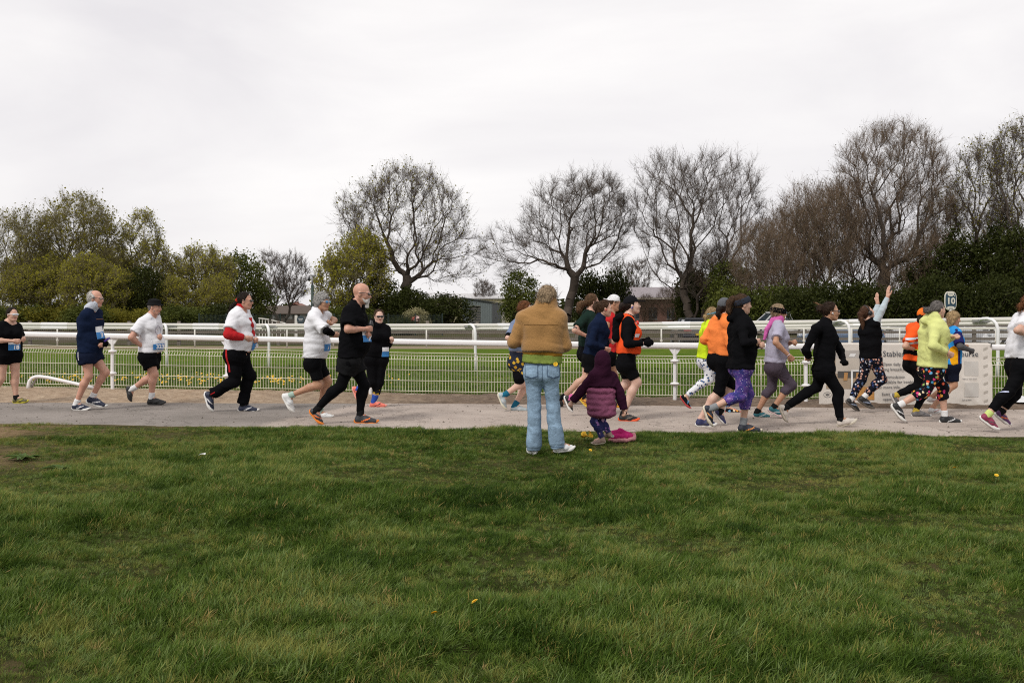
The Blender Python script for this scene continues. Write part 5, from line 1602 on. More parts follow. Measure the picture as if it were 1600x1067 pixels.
def paper_scrap():
    dd = 2178 / (718 - HOR + 4); x = (315 - 800) / F * dd
    o = MB().add([(-.03, -.01, .03), (.0, -.02, .045), (.035, 0, .035), (.03, .03, .05), (-.02, .03, .04)], None, [(0, 1, 4), (1, 2, 3), (1, 3, 4)]).build("paper_scrap", mat("scrap_white", (0.7, 0.7, 0.68)), None, loc=(x, dd, float(ground_z(x, dd)) + 0.02))
    tag(o, "tiny white paper scrap lying on the left lawn", "litter")
paper_scrap()
# ================================================================ PEOPLE
def nv(v):
    v = np.asarray(v, float); return v / max(np.linalg.norm(v), 1e-9)

class Vol:
    """a block of space in which rounded shapes are blended, then skinned as one surface"""
    def __init__(s, lo, hi, vox):
        s.vox = vox
        s.org = np.asarray(lo, float) - 3 * vox
        s.dim = np.ceil((np.asarray(hi, float) + 3 * vox - s.org) / vox).astype(int) + 1
        s.D = np.full(s.dim, 9.0, np.float32)
    def block(s, lo, hi):
        i0 = np.clip(np.floor((np.asarray(lo) - s.org) / s.vox).astype(int), 0, s.dim - 1)
        i1 = np.clip(np.ceil((np.asarray(hi) - s.org) / s.vox).astype(int) + 1, 1, s.dim)
        i1 = np.maximum(i1, i0 + 1)
        sl = tuple(slice(a, b) for a, b in zip(i0, i1))
        ax = [(s.org[k] + np.arange(i0[k], i1[k]) * s.vox).astype(np.float32) for k in range(3)]
        return sl, ax[0][:, None, None], ax[1][None, :, None], ax[2][None, None, :]
    def union(s, sl, d, k):
        a = s.D[sl]
        if k <= 0:
            s.D[sl] = np.minimum(a, d); return
        h = np.clip(0.5 + 0.5 * (a - d) / k, 0, 1)
        s.D[sl] = a * (1 - h) + d * h - k * h * (1 - h)
    def cone(s, a, b, ra, rb, k=0.03, capa=False, capb=False, sub=False):
        a = np.asarray(a, float); b = np.asarray(b, float)
        m = max(ra, rb) + k + 3 * s.vox
        sl, X, Y, Z = s.block(np.minimum(a, b) - m, np.maximum(a, b) + m)
        ba = b - a; L2 = max(float(ba @ ba), 1e-9)
        px, py, pz = X - a[0], Y - a[1], Z - a[2]
        t0 = (px * ba[0] + py * ba[1] + pz * ba[2]) / L2
        t = np.clip(t0, 0, 1)
        d = np.sqrt((px - ba[0] * t) ** 2 + (py - ba[1] * t) ** 2 + (pz - ba[2] * t) ** 2) - (ra + (rb - ra) * t)
        L = math.sqrt(L2)
        if capb: d = np.maximum(d, (t0 - 1) * L)
        if capa: d = np.maximum(d, -t0 * L)
        if sub: s.cut_d(sl, d, k)
        else: s.union(sl, d, k)
        return s
    def ell(s, c, R, rad, k=0.03, sub=False):
        """R rows are the ellipsoid's axes"""
        c = np.asarray(c, float); R = np.asarray(R, float); rad = np.asarray(rad, float)
        m = rad.max() + k + 3 * s.vox
        sl, X, Y, Z = s.block(c - m, c + m)
        px, py, pz = X - c[0], Y - c[1], Z - c[2]
        q = [(px * R[i, 0] + py * R[i, 1] + pz * R[i, 2]) / rad[i] for i in range(3)]
        k0 = np.sqrt(q[0] ** 2 + q[1] ** 2 + q[2] ** 2)
        k1 = np.sqrt((q[0] / rad[0]) ** 2 + (q[1] / rad[1]) ** 2 + (q[2] / rad[2]) ** 2)
        d = k0 * (k0 - 1) / np.maximum(k1, 1e-6)
        if sub: s.cut_d(sl, d, k)
        else: s.union(sl, d, k)
        return s
    def cut_d(s, sl, d, k):
        a = s.D[sl]; b = -d
        h = np.clip(0.5 - 0.5 * (a - b) / max(k, 1e-4), 0, 1)
        s.D[sl] = a * (1 - h) + b * h + k * h * (1 - h)
    def plane(s, p, n, k=0.006):
        """keep the side the normal points away from"""
        n = nv(n); sl, X, Y, Z = s.block(s.org, s.org + s.dim * s.vox)
        d = ((X - p[0]) * n[0] + (Y - p[1]) * n[1] + (Z - p[2]) * n[2]).astype(np.float32)
        a = s.D[sl]
        h = np.clip(0.5 - 0.5 * (a - d) / k, 0, 1)
        s.D[sl] = a * (1 - h) + d * h + k * h * (1 - h)
        return s
    def folds(s, amp, fr, seed, stretch=(1, 1, 1), ridge=False):
        msk = np.abs(s.D) < 0.05
        ii = np.argwhere(msk).astype(np.float32)
        if not len(ii): return s
        P = (ii * s.vox + s.org) * np.asarray(stretch) * fr
        r = np.random.default_rng(seed)
        n = np.zeros(len(P))
        wob = 0
        for q in range(7):
            k = r.normal(size=3); k /= np.linalg.norm(k)
            k2 = r.normal(size=3); k2 /= np.linalg.norm(k2)
            f = (0.6, 0.8, 1.0, 1.3, 1.7, 2.2, 3.0)[q]
            ph = P @ k * f + r.uniform(0, 6.28) + 1.5 * wob
            wob = np.sin(ph)
            w_ = (1.0, 1.0, 0.9, 0.75, 0.6, 0.45, 0.35)[q]
            n += (wob * 0.55 + (1.5 * np.exp(-wob * wob / 0.09) * np.clip(np.sin(P @ k2 * 0.8 + q) + 0.35, 0, 1) if q < 5 else 0) if ridge else wob) * w_
        s.D[msk] += (amp * n / 2.6).astype(np.float32)
        return s
    def mesh(s, off=(0, 0, 0)):
        D = s.D; S = D < 0
        nx, ny, nz = D.shape
        c = np.zeros((nx - 1, ny - 1, nz - 1), np.int8)
        for a in (0, 1):
            for b in (0, 1):
                for e in (0, 1):
                    c += S[a:nx - 1 + a, b:ny - 1 + b, e:nz - 1 + e]
        mixed = (c > 0) & (c < 8)
        ci = np.argwhere(mixed)
        idx = np.full(c.shape, -1, np.int32); idx[mixed] = np.arange(len(ci))
        pos = np.zeros((len(ci), 3)); cnt = np.zeros(len(ci))
        cor = np.array([(a, b, e) for a in (0, 1) for b in (0, 1) for e in (0, 1)])
        vals = [D[ci[:, 0] + o[0], ci[:, 1] + o[1], ci[:, 2] + o[2]] for o in cor]
        for i in range(8):
            for j in range(i + 1, 8):
                if np.abs(cor[i] - cor[j]).sum() != 1: continue
                da, db = vals[i], vals[j]
                x = (da < 0) != (db < 0)
                t = np.where(x, da / np.where(x, da - db, 1), 0)
                pos += (cor[i] + t[:, None] * (cor[j] - cor[i])) * x[:, None]; cnt += x
        V = (ci + pos / np.maximum(cnt, 1)[:, None]) * s.vox + s.org - np.asarray(off)
        Q = []
        for ax in range(3):
            a = [slice(1, -1)] * 3; b = [slice(1, -1)] * 3
            a[ax] = slice(0, -1); b[ax] = slice(1, None)
            A, B = S[tuple(a)], S[tuple(b)]
            e = np.argwhere(A != B)
            if not len(e): continue
            ins = A[tuple(e.T)]
            e = e + 1; e[:, ax] -= 1
            o1, o2 = [(1, 2), (2, 0), (0, 1)][ax]
            def cell(d1, d2):
                q = e.copy(); q[:, o1] -= d1; q[:, o2] -= d2
                return idx[q[:, 0], q[:, 1], q[:, 2]]
            q = np.stack([cell(1, 1), cell(0, 1), cell(0, 0), cell(1, 0)], -1)
            q[~ins] = q[~ins][:, ::-1]
            Q.append(q[(q >= 0).all(1)])
        return V, np.concatenate(Q) if Q else np.zeros((0, 4), int)

# ---------------------------------------------------------------- cloth, skin and hair materials
def skin_mat(name, col):
    if name in MATS: return MATS[name]
    m, nt, bs = newmat(name)
    N, L = nt.nodes, nt.links
    tc = N.new("ShaderNodeTexCoord"); nz = N.new("ShaderNodeTexNoise"); nz.inputs["Scale"].default_value = 14; nz.inputs["Detail"].default_value = 5
    mx = N.new("ShaderNodeMix"); mx.data_type = 'RGBA'
    c = np.array(col)
    mx.inputs[6].default_value = tuple(c * (0.97, 0.84, 0.80)) + (1,); mx.inputs[7].default_value = tuple(np.clip(c * (1.03, 1.08, 1.08), 0, 1)) + (1,)
    L.new(tc.outputs["Object"], nz.inputs["Vector"]); L.new(nz.outputs["Fac"], mx.inputs[0]); L.new(mx.outputs[2], bs.inputs["Base Color"])
    bs.inputs["Roughness"].default_value = 0.52
    bs.inputs["Subsurface Weight"].default_value = 0.08; bs.inputs["Subsurface Radius"].default_value = (0.02, 0.008, 0.004)
    MATS[name] = m
    return m

def cloth(name, col, rough=0.85, var=0.08, bump=0.25, pattern=None, sheen=0.0):
    key = "cloth_" + name
    if key in MATS: return MATS[key]
    m, nt, bs = newmat(key)
    N, L = nt.nodes, nt.links
    tc = N.new("ShaderNodeTexCoord")
    def noise(sc, det=4, rough_=0.6, dist=0.0):
        n = N.new("ShaderNodeTexNoise"); n.inputs["Scale"].default_value = sc; n.inputs["Detail"].default_value = det
        n.inputs["Roughness"].default_value = rough_; n.inputs["Distortion"].default_value = dist
        L.new(tc.outputs["Object"], n.inputs["Vector"]); return n.outputs["Fac"]
    def ramp(src, stops, interp='LINEAR'):
        r = N.new("ShaderNodeValToRGB"); e = r.color_ramp.elements; r.color_ramp.interpolation = interp
        e[0].position, e[0].color = stops[0][0], tuple(stops[0][1]) + (1,); e[1].position, e[1].color = stops[-1][0], tuple(stops[-1][1]) + (1,)
        for p, c in stops[1:-1]:
            k = e.new(p); k.color = tuple(c) + (1,)
        L.new(src, r.inputs["Fac"]); return r.outputs["Color"]
    def mix(f, a, b):
        x = N.new("ShaderNodeMix"); x.data_type = 'RGBA'
        L.new(f, x.inputs[0])
        for s_, i in ((a, 6), (b, 7)):
            if isinstance(s_, tuple): x.inputs[i].default_value = s_ + (1,)
            else: L.new(s_, x.inputs[i])
        return x.outputs[2]
    def voro(sc, feat='F1', rnd=1.0):
        v = N.new("ShaderNodeTexVoronoi"); v.inputs["Scale"].default_value = sc; v.feature = feat; v.inputs["Randomness"].default_value = rnd
        L.new(tc.outputs["Object"], v.inputs["Vector"]); return v
    c = np.array(col)
    if pattern is None:
        out = ramp(noise(9), [(0.3, c * (1 - var)), (0.7, np.clip(c * (1 + var), 0, 1))])
    elif pattern == 'galaxy':
        out = ramp(noise(9, 6, 0.7, 0.6), [(0.3, (0.02, 0.02, 0.10)), (0.45, (0.05, 0.05, 0.22)), (0.55, (0.12, 0.06, 0.26)), (0.7, (0.36, 0.24, 0.48))])
        v = voro(38); s_ = ramp(v.outputs["Distance"], [(0.10, (1, 1, 1)), (0.2, (0, 0, 0))])
        out = mix(s_, out, (0.75, 0.7, 0.85))
    elif pattern == 'leopard':
        v = voro(25); n = noise(16, 3, 0.5)
        sp = ramp(v.outputs["Distance"], [(0.36, (1, 1, 1)), (0.44, (0, 0, 0))])
        inner = ramp(v.outputs["Distance"], [(0.2, (0.06, 0.14, 0.36)), (0.3, (0.02, 0.025, 0.05))])
        out = mix(sp, (0.72, 0.74, 0.78), inner)
    elif pattern in ('flowers', 'floral_dark', 'abstract', 'child', 'yellow_print'):
        sc = {'flowers': 19, 'floral_dark': 25, 'abstract': 12, 'child': 22, 'yellow_print': 16}[pattern]
        v = voro(sc)
        # petals: wobble the cell radius by angle-like noise
        n = noise(sc * 3.2, 2, 0.5)
        md = N.new("ShaderNodeMath"); md.operation = 'MULTIPLY_ADD'; md.inputs[1].default_value = 0.5
        L.new(n, md.inputs[0]); L.new(v.outputs["Distance"], md.inputs[2])
        sp = ramp(md.outputs[0], [(0.60, (1, 1, 1)), (0.66, (0, 0, 0))])
        sr = N.new("ShaderNodeSeparateColor"); L.new(v.outputs["Color"], sr.inputs[0])
        pal = {'flowers': [(0.0, (0.75, 0.10, 0.05)), (0.2, (0.65, 0.05, 0.20)), (0.36, (0.14, 0.38, 0.62)), (0.52, (0.80, 0.35, 0.05)), (0.66, (0.75, 0.62, 0.42)), (0.8, (0.06, 0.25, 0.42)), (0.92, (0.30, 0.45, 0.12))],
               'floral_dark': [(0.0, (0.55, 0.30, 0.24)), (0.3, (0.55, 0.56, 0.62)), (0.5, (0.03, 0.05, 0.16)), (0.7, (0.62, 0.36, 0.28)), (0.85, (0.10, 0.16, 0.30))],
               'abstract': [(0.0, (0.6, 0.4, 0.03)), (0.5, (0.1, 0.1, 0.12)), (0.8, (0.5, 0.3, 0.03))],
               'yellow_print': [(0.0, (0.62, 0.38, 0.04)), (0.4, (0.55, 0.30, 0.03)), (0.75, (0.03, 0.04, 0.06))],
               'child': [(0.0, (0.35, 0.18, 0.42)), (0.3, (0.03, 0.04, 0.15)), (0.55, (0.50, 0.28, 0.42)), (0.8, (0.12, 0.10, 0.30))]}[pattern]
        pc_ = ramp(sr.outputs[0], pal, 'CONSTANT')
        base = {'flowers': (0.008, 0.008, 0.012), 'floral_dark': (0.008, 0.009, 0.016), 'abstract': (0.01, 0.01, 0.014), 'child': (0.03, 0.03, 0.10), 'yellow_print': (0.02, 0.024, 0.04)}[pattern]
        out = mix(sp, base, pc_)
        if pattern == 'flowers':
            dot = ramp(v.outputs["Distance"], [(0.08, (1, 1, 1)), (0.12, (0, 0, 0))])
            out = mix(dot, out, (0.85, 0.6, 0.35))
    elif pattern == 'jeans':
        out = ramp(noise(7, 7, 0.75, 0.4), [(0.3, c * 0.55), (0.5, c * 0.9), (0.72, np.clip(c * 1.5, 0, 1))])
    elif pattern == 'fleece':
        out = ramp(noise(150, 3, 0.7), [(0.3, c * 0.78), (0.65, c * 1.08)])
    elif pattern == 'heather':
        out = ramp(noise(60, 4, 0.8), [(0.3, c * 0.75), (0.7, np.clip(c * 1.2, 0, 1))])
    L.new(out, bs.inputs["Base Color"])
    bs.inputs["Roughness"].default_value = rough
    bs.inputs["Specular IOR Level"].default_value = 0.03 if max(col) < 0.05 and pattern is None else 0.08
    if sheen: bs.inputs["Sheen Weight"].default_value = sheen
    bp = N.new("ShaderNodeBump"); bp.inputs["Strength"].default_value = min(1.0, bump * 1.6); bp.inputs["Distance"].default_value = 0.02
    f1 = noise(17 if pattern != 'fleece' else 70, 5, 0.6, 0.8)
    L.new(f1, bp.inputs["Height"]); L.new(bp.outputs["Normal"], bs.inputs["Normal"])
    MATS[key] = m
    return m

def hair_mat(name, col):
    key = "hair_" + name
    if key in MATS: return MATS[key]
    m, nt, bs = newmat(key)
    N, L = nt.nodes, nt.links
    tc = N.new("ShaderNodeTexCoord"); mp = N.new("ShaderNodeMapping"); mp.inputs["Scale"].default_value = (14, 90, 26)
    nz = N.new("ShaderNodeTexNoise"); nz.inputs["Scale"].default_value = 2.0; nz.inputs["Detail"].default_value = 5
    rp = N.new("ShaderNodeValToRGB"); c = np.array(col)
    rp.color_ramp.elements[0].position, rp.color_ramp.elements[0].color = 0.33, tuple(c * 0.45) + (1,)
    rp.color_ramp.elements[1].position, rp.color_ramp.elements[1].color = 0.68, tuple(np.clip(c * 1.35, 0, 1)) + (1,)
    L.new(tc.outputs["Object"], mp.inputs["Vector"]); L.new(mp.outputs["Vector"], nz.inputs["Vector"]); L.new(nz.outputs["Fac"], rp.inputs["Fac"]); L.new(rp.outputs["Color"], bs.inputs["Base Color"])
    bs.inputs["Roughness"].default_value = 0.6
    bs.inputs["Specular IOR Level"].default_value = 0.12
    bp = N.new("ShaderNodeBump"); bp.inputs["Strength"].default_value = 0.8; bp.inputs["Distance"].default_value = 0.01
    L.new(nz.outputs["Fac"], bp.inputs["Height"]); L.new(bp.outputs["Normal"], bs.inputs["Normal"])
    MATS[key] = m
    return m

EYE_M = mat("eye_dark", (0.03, 0.025, 0.02), rough=0.2)
BLACK_GLOSS = mat("lens_black", (0.012, 0.012, 0.014), rough=0.08, spec=0.8)
RUBBER_DK = mat("outsole_black", (0.02, 0.02, 0.02), rough=0.8)
BIB_W = mat("bib_white", (0.76, 0.76, 0.77), rough=0.6, var=0.03)
BIB_B = mat("bib_blue", (0.03, 0.20, 0.50), rough=0.6, var=0.06)

ZM = {1: (0, 430, 220 / 939), 2: (180, 430, 240 / 1024), 3: (420, 430, 220 / 939), 4: (760, 440, 260 / 991), 5: (1030, 440, 230 / 982), 6: (1170, 440, 230 / 982), 7: (1380, 440, 220 / 939)}

def zpt(z, p):
    ox, oy, s = ZM[z]
    return ox + p[0] * s, oy + p[1] * s

class Person:
    def __init__(S, c):
        S.c = c
        z = c['z']
        S.z = z
        gx, gy = zpt(z, c['ground'])
        S.d = c.get('d') or 2178 / (gy - HOR - 0.009 * (gx - 800))
        S.yaw = math.radians(c.get('yaw', 0))
        cy, sy = math.cos(S.yaw), math.sin(S.yaw)
        S.Fw = np.array([cy, sy, 0.0]); S.Lt = np.array([-sy, cy, 0.0])
        S.pxm = F / S.d
        S.sz = c.get('sz', 1.0)
        pc = S.P(c['pc'])
        gz = float(base_z(pc[0], S.d)) if S.d > 11.7 else float(ground_z(pc[0], S.d))
        S.root = empty("person", (pc[0], S.d, gz))
        S.off = np.array([pc[0], S.d, gz])
        tag(S.root, c['label'], "person", c.get('group', "people running along the path"))
        S.parts = []
        S.skel()
    def P(S, p, dy=0.0):
        px, py = zpt(S.z, p)
        dd = S.d + (p[2] if len(p) > 2 else dy)
        return at(px, py, dd)
    # -------------------------------------------------- skeleton
    def skel(S):
        c, z = S.c, S.sz
        tw = math.radians(c.get('twist', 0))
        S.pc = S.P(c['pc']); S.nb = S.P(c['nb'])
        S.U = nv(S.nb - S.pc); S.tl = np.linalg.norm(S.nb - S.pc)
        S.Lh = S.Lt
        sh = S.yaw + tw
        S.Ls = np.array([-math.sin(sh), math.cos(sh), 0.0])
        S.Ft = nv(np.cross(S.Ls, S.U))      # chest forward
        S.Fh = nv(np.cross(S.Lh, S.U))
        sw = c.get('sw', 0.165) * z
        S.sho = {}
        S.arm = {}
        for side, sg in (('R', -1), ('L', 1)):
            j = S.nb - S.U * 0.045 * z + S.Ls * sg * sw
            if 'sh' + side in c: j = S.P(c['sh' + side], sg * sw * S.Ls[1])
            S.sho[side] = j
            a = c.get('arm' + side)
            if a is None: S.arm[side] = None; continue
            e = S.P(a[0], sg * 0.24 * z * S.Ls[1]); w = S.P(a[1], sg * 0.13 * z * S.Ls[1])
            ua, fa = 0.285 * z, 0.245 * z
            if len(a[0]) < 3:
                l2 = math.hypot(e[0] - j[0], e[2] - j[2])
                e[1] = j[1] + sg * S.Ls[1] * min(0.16, math.sqrt(max(0.0, ua * ua - l2 * l2)))
            if len(a[1]) < 3:
                l2 = math.hypot(w[0] - e[0], w[2] - e[2])
                w[1] = e[1] - sg * S.Ls[1] * min(0.20, math.sqrt(max(0.0, fa * fa - l2 * l2)))
            S.arm[side] = (j, e, w)
        S.leg = {}
        hw = 0.085 * z
        for side, sg in (('R', -1), ('L', 1)):
            hip = S.pc + S.Lh * sg * hw - S.U * 0.0
            k_, he, to = c['leg' + side]
            lat = sg * S.Lh[1]
            kn = S.P(k_, 0.085 * lat * z); H_ = S.P(he, 0.075 * lat * z); T_ = S.P(to, 0.085 * lat * z)
            x = nv(T_ - H_)
            up = (kn - H_) - x * float((kn - H_) @ x); up = nv(up)
            fl = np.linalg.norm(T_ - H_); fl = float(np.clip(fl, 0.235 * z, 0.305 * z)) if not c.get('child') else float(np.clip(fl, 0.15, 0.2))
            an = H_ + x * (0.23 * fl) + up * (0.36 * fl)
            S.leg[side] = dict(hip=hip, knee=kn, heel=H_, toe=T_, x=x, up=up, fl=fl, ank=an)
        # head frame
        hy = S.yaw + math.radians(c.get('hyaw', 0)); hp = math.radians(c.get('hpitch', 0))
        S.hc = S.P(c['head'])
        if 'hdy' in c: S.hc[1] += c['hdy']
        f = np.array([math.cos(hy) * math.cos(hp), math.sin(hy) * math.cos(hp), math.sin(hp)])
        l = np.array([-math.sin(hy), math.cos(hy), 0.0])
        u = np.cross(f, l)
        S.hR = np.array([f, l, u]); S.hs = c.get('hs', 0.95) * (0.935 * z if not c.get('child') else 1.0)
        if c.get('debug'):
            pass
    def hp(S, p):
        return S.hc + (np.asarray(p, float) * S.hs) @ S.hR
    def bounds(S, pts, m):
        pts = np.array(pts); return pts.min(0) - m, pts.max(0) + m
    def add(S, name, V, Q, m, parent=None, smooth=True):
        o = link(name, mesh_np(name, V, [Q], smooth), m, parent or S.root)
        return o
    # -------------------------------------------------- body
    def torso(S, v, g=0.0, lo=0.0, k=0.05, chestg=None, arms=True):
        c, z = S.c, S.sz
        tr = c.get('tr', 0.12) * z + g
        wf = c.get('waist', 0.94); lat = c.get('lat', 0.075) * z
        cg = tr if chestg is None else c.get('tr', 0.12) * z + chestg
        wa = S.pc + S.U * S.tl * 0.36; ch = S.pc + S.U * S.tl * 0.74
        for sg in (-1, 1):
            v.cone(S.pc + S.Lh * sg * lat * 1.05 - S.U * lo, wa + (S.Lh + S.Ls) * 0.5 * sg * lat * 0.8, tr * 1.0, tr * wf, k)
            v.cone(wa + (S.Lh + S.Ls) * 0.5 * sg * lat * 0.8, ch + S.Ls * sg * lat * 1.0, tr * wf, cg * 0.95, k)
            v.cone(ch + S.Ls * sg * lat * 1.0, S.nb - S.U * 0.075 * z + S.Ls * sg * 0.10 * z, cg * 0.9, 0.062 * z + g * 0.7, k)
            v.cone(S.nb + S.U * 0.005 * z, S.sho[('R', 'L')[sg > 0]], 0.05 * z + g * 0.5, 0.056 * z + g * 0.8, k)
            v.ell(S.pc - S.Fh * 0.042 * z + S.Lh * sg * 0.065 * z - S.U * 0.02, np.array([S.Fh, S.Lh, S.U]), (np.array([0.092, 0.085, 0.105]) * (tr / 0.12) ** 0.7 * z + g * 0.5), k)
        b = c.get('belly', 0)
        if b: v.ell(wa + S.Fh * (b + tr * 0.35) - S.U * 0.02, np.array([S.Fh, S.Lh, S.U]), np.array([tr * 0.85, tr * 1.1, tr * 1.05]), 0.07)
        bu = c.get('bust', 0)
        if bu:
            for sg in (-1, 1):
                v.ell(ch - S.U * 0.05 * z + S.Ft * (tr * 0.62) + S.Ls * sg * 0.072 * z, np.array([S.Ft, S.Ls, S.U]), np.array([bu, 0.075 * z, 0.078 * z]) + g * 0.4, 0.05)
    def leg_shape(S, v, side, g=0.0, t_end=2.0, flare=0.0, k=0.035, lg=None):
        """t_end: 1 = knee, 2 = ankle"""
        c, z = S.c, S.sz
        L = S.leg[side]; lm = c.get('limb', 1.0) * (lg or 1.0)
        rt, rk, rc, ra = 0.086 * lm * z, 0.053 * lm * z, 0.0485 * lm * z, 0.033 * z * (0.5 + 0.5 * lm)
        if t_end <= 1.0:
            e = L['hip'] + (L['knee'] - L['hip']) * t_end
            r_e = rt + (rk - rt) * t_end
            v.cone(L['hip'], e, rt + g, r_e + g + flare, k, capb=True)
            return
        v.cone(L['hip'], L['knee'], rt + g, rk + g, k)
        # thigh muscle
        tm = L['hip'] * 0.62 + L['knee'] * 0.38
        sh = L['ank'] - L['knee']; shn = nv(sh)
        back = nv(-L['x'] - shn * float(-L['x'] @ shn))
        t2 = t_end - 1.0
        cm = L['knee'] + sh * 0.30 + back * 0.016 * z
        if t2 >= 1.0:
            v.cone(L['knee'], cm, rk * 0.93 + g, rc * 1.06 + g, k)
            v.cone(cm, L['ank'], rc * 1.06 + g, ra + g + flare, k, capb=(g > 0))
        else:
            e = L['knee'] + sh * t2
            rr = rc * 1.06 + (ra - rc * 1.06) * max(0, (t2 - 0.3) / 0.7)
            if t2 > 0.3:
                v.cone(L['knee'], cm, rk * 0.93 + g, rc * 1.06 + g, k)
                v.cone(cm, e + back * 0.006, rc * 1.06 + g, rr + g + flare, k, capb=True)
            else:
                v.cone(L['knee'], e, rk + g, rr + g + flare, k, capb=True)
    def arm_shape(S, v, side, g=0.0, t_end=2.0, flare=0.0, k=0.03, cap=True):
        a = S.arm[side]
        if a is None: return
        c, z = S.c, S.sz
        lm = c.get('limb', 1.0) * c.get('armw', 1.0)
        rs, re, rf, rw = 0.047 * lm * z, 0.0385 * lm * z, 0.037 * lm * z, 0.025 * z
        j, e, w = a
        if t_end <= 1.0:
            p = j + (e - j) * t_end
            v.cone(j, p, rs + g + 0.006, rs + (re - rs) * t_end + g + flare, k, capb=True); return
        v.cone(j, e, rs + g, re + g, k)
        t2 = t_end - 1
        m = e + (w - e) * 0.28
        v.cone(e, m, re * 0.95 + g, rf + g, 0.02)
        p = e + (w - e) * t2
        rr = rf + (rw - rf) * max(0, (t2 - 0.28) / 0.72)
        if t2 > 0.3: v.cone(m, p, rf + g, rr + g + flare, 0.02, capb=cap)
    def head_shape(S, v):
        h = S.hs; R = S.hR
        def E(c, r, k=0.02, sub=False, RR=R): v.ell(S.hp(c), RR, np.array(r) * h, k * h, sub)
        def C(a, b, ra, rb, k=0.02): v.cone(S.hp(a), S.hp(b), ra * h, rb * h, k * h)
        E((-0.012, 0, 0.032), (0.098, 0.076, 0.092))
        E((0.030, 0, -0.040), (0.064, 0.060, 0.080), 0.04)
        C((0.055, 0, -0.098), (0.072, 0, -0.100), 0.022, 0.018, 0.03)
        for s in (-1, 1):
            C((-0.012, s * 0.050, -0.055), (0.055, s * 0.022, -0.098), 0.022, 0.018, 0.03)
            E((0.058, s * 0.036, -0.026), (0.030, 0.024, 0.026), 0.03)
            E((0.078, s * 0.030, 0.020), (0.016, 0.026, 0.010), 0.015)
            E((0.099, s * 0.031, 0.000), (0.013, 0.017, 0.011), 0.012, True)
            E((0.080, s * 0.031, -0.001), (0.013, 0.015, 0.011), 0.004)
            E((-0.008, s * 0.080, -0.012), (0.020, 0.010, 0.033), 0.008)
            E((0.101, s * 0.012, -0.036), (0.011, 0.008, 0.008), 0.008)
        C((0.088, 0, 0.010), (0.112, 0, -0.030), 0.009, 0.013, 0.012)
        E((0.088, 0, -0.060), (0.014, 0.022, 0.007), 0.008)
        E((0.086, 0, -0.071), (0.013, 0.018, 0.007), 0.008)
        E((0.0925, 0, -0.0655), (0.012, 0.022, 0.0022), 0.003, True)
    def body(S, skin, gloves=False):
        c = S.c; z = S.sz
        VV, QQ, nb = [], [], 0
        pts = [S.pc, S.nb, S.hc] + [q for s in 'RL' for q in (S.leg[s]['knee'], S.leg[s]['ank'], S.leg[s]['toe'])] + [q for s in 'RL' if S.arm[s] for q in S.arm[s]]
        lo, hi = S.bounds(pts, 0.26)
        v = Vol(lo, hi, c.get('vox', 0.019))
        S.torso(v)
        for s in 'RL':
            S.leg_shape(v, s); S.arm_shape(v, s, cap=False)
            L = S.leg[s]
            v.cone(L['ank'], L['heel'] + L['x'] * L['fl'] * 0.7 + L['up'] * 0.045, 0.034 * z, 0.026 * z, 0.02)
        v.cone(S.hp((-0.022, 0, -0.05)), S.nb - S.U * 0.02, 0.052 * S.hs * c.get('neck', 1.0), 0.064 * z * c.get('neck', 1.0), 0.03)
        v.ell(S.hp((-0.005, 0, 0.01)), S.hR, np.array((0.08, 0.065, 0.09)) * S.hs, 0.02)
        V, Q = v.mesh(S.off); VV.append(V); QQ.append(Q); nb += len(V)
        mid = [np.zeros(len(Q), np.int32)]
        # finely modelled head and neck, continuing the same surface
        lo, hi = S.bounds([S.hc, S.nb], 0.155 * S.hs)
        v = Vol(lo, hi, 0.0078 * max(0.8, S.hs))
        S.head_shape(v)
        v.cone(S.hp((-0.022, 0, -0.05)), S.nb - S.U * 0.02, 0.052 * S.hs * c.get('neck', 1.0), 0.064 * z * c.get('neck', 1.0), 0.03)
        V, Q = v.mesh((0, 0, 0))
        cen = V[Q].mean(1); loc = (cen - S.hc) @ S.hR.T / S.hs
        mi = np.zeros(len(Q), np.int32)
        for s in (-1, 1):
            mi[(np.linalg.norm((loc - (0.091, s * 0.031, -0.001)) / (0.012, 0.0125, 0.0065), axis=1) < 1)] = 1
            mi[(np.linalg.norm((loc - (0.094, s * 0.032, 0.021)) / (0.02, 0.022, 0.0055), axis=1) < 1)] = 3
        mi[(np.abs(loc[:, 1]) < 0.024) & (np.abs(loc[:, 2] + 0.0655) < 0.0095) & (loc[:, 0] > 0.078)] = 2
        mid.append(mi)
        VV.append(V - S.off); QQ.append(Q + nb); nb += len(V)
        # hands with five fingers
        for s in 'RL':
            if not S.arm[s] or c.get('hand' + s) == 'none' or (gloves and gloves != ('L' if s == 'R' else 'R')): continue
            V, Q = S.hand(s)
            VV.append(V); QQ.append(Q + nb); nb += len(V); mid.append(np.zeros(len(Q), np.int32))
        me = mesh_np("body", np.concatenate(VV), [np.concatenate(QQ)])
        sk = skin_mat("skin_" + skin[0], skin[1])
        lips = skin_mat("lips_" + skin[0], np.array(skin[1]) * (0.85, 0.48, 0.48))
        hc_ = c['hair'][1]
        brow = mat("brow_%02x%02x%02x" % tuple(int(x * 200) for x in hc_[1]), np.array(hc_[1]) * 0.7, rough=0.9)
        me.materials.append(sk); me.materials.append(EYE_M); me.materials.append(lips); me.materials.append(brow)
        me.polygons.foreach_set("material_index", np.concatenate(mid))
        return link("body", me, None, S.root)
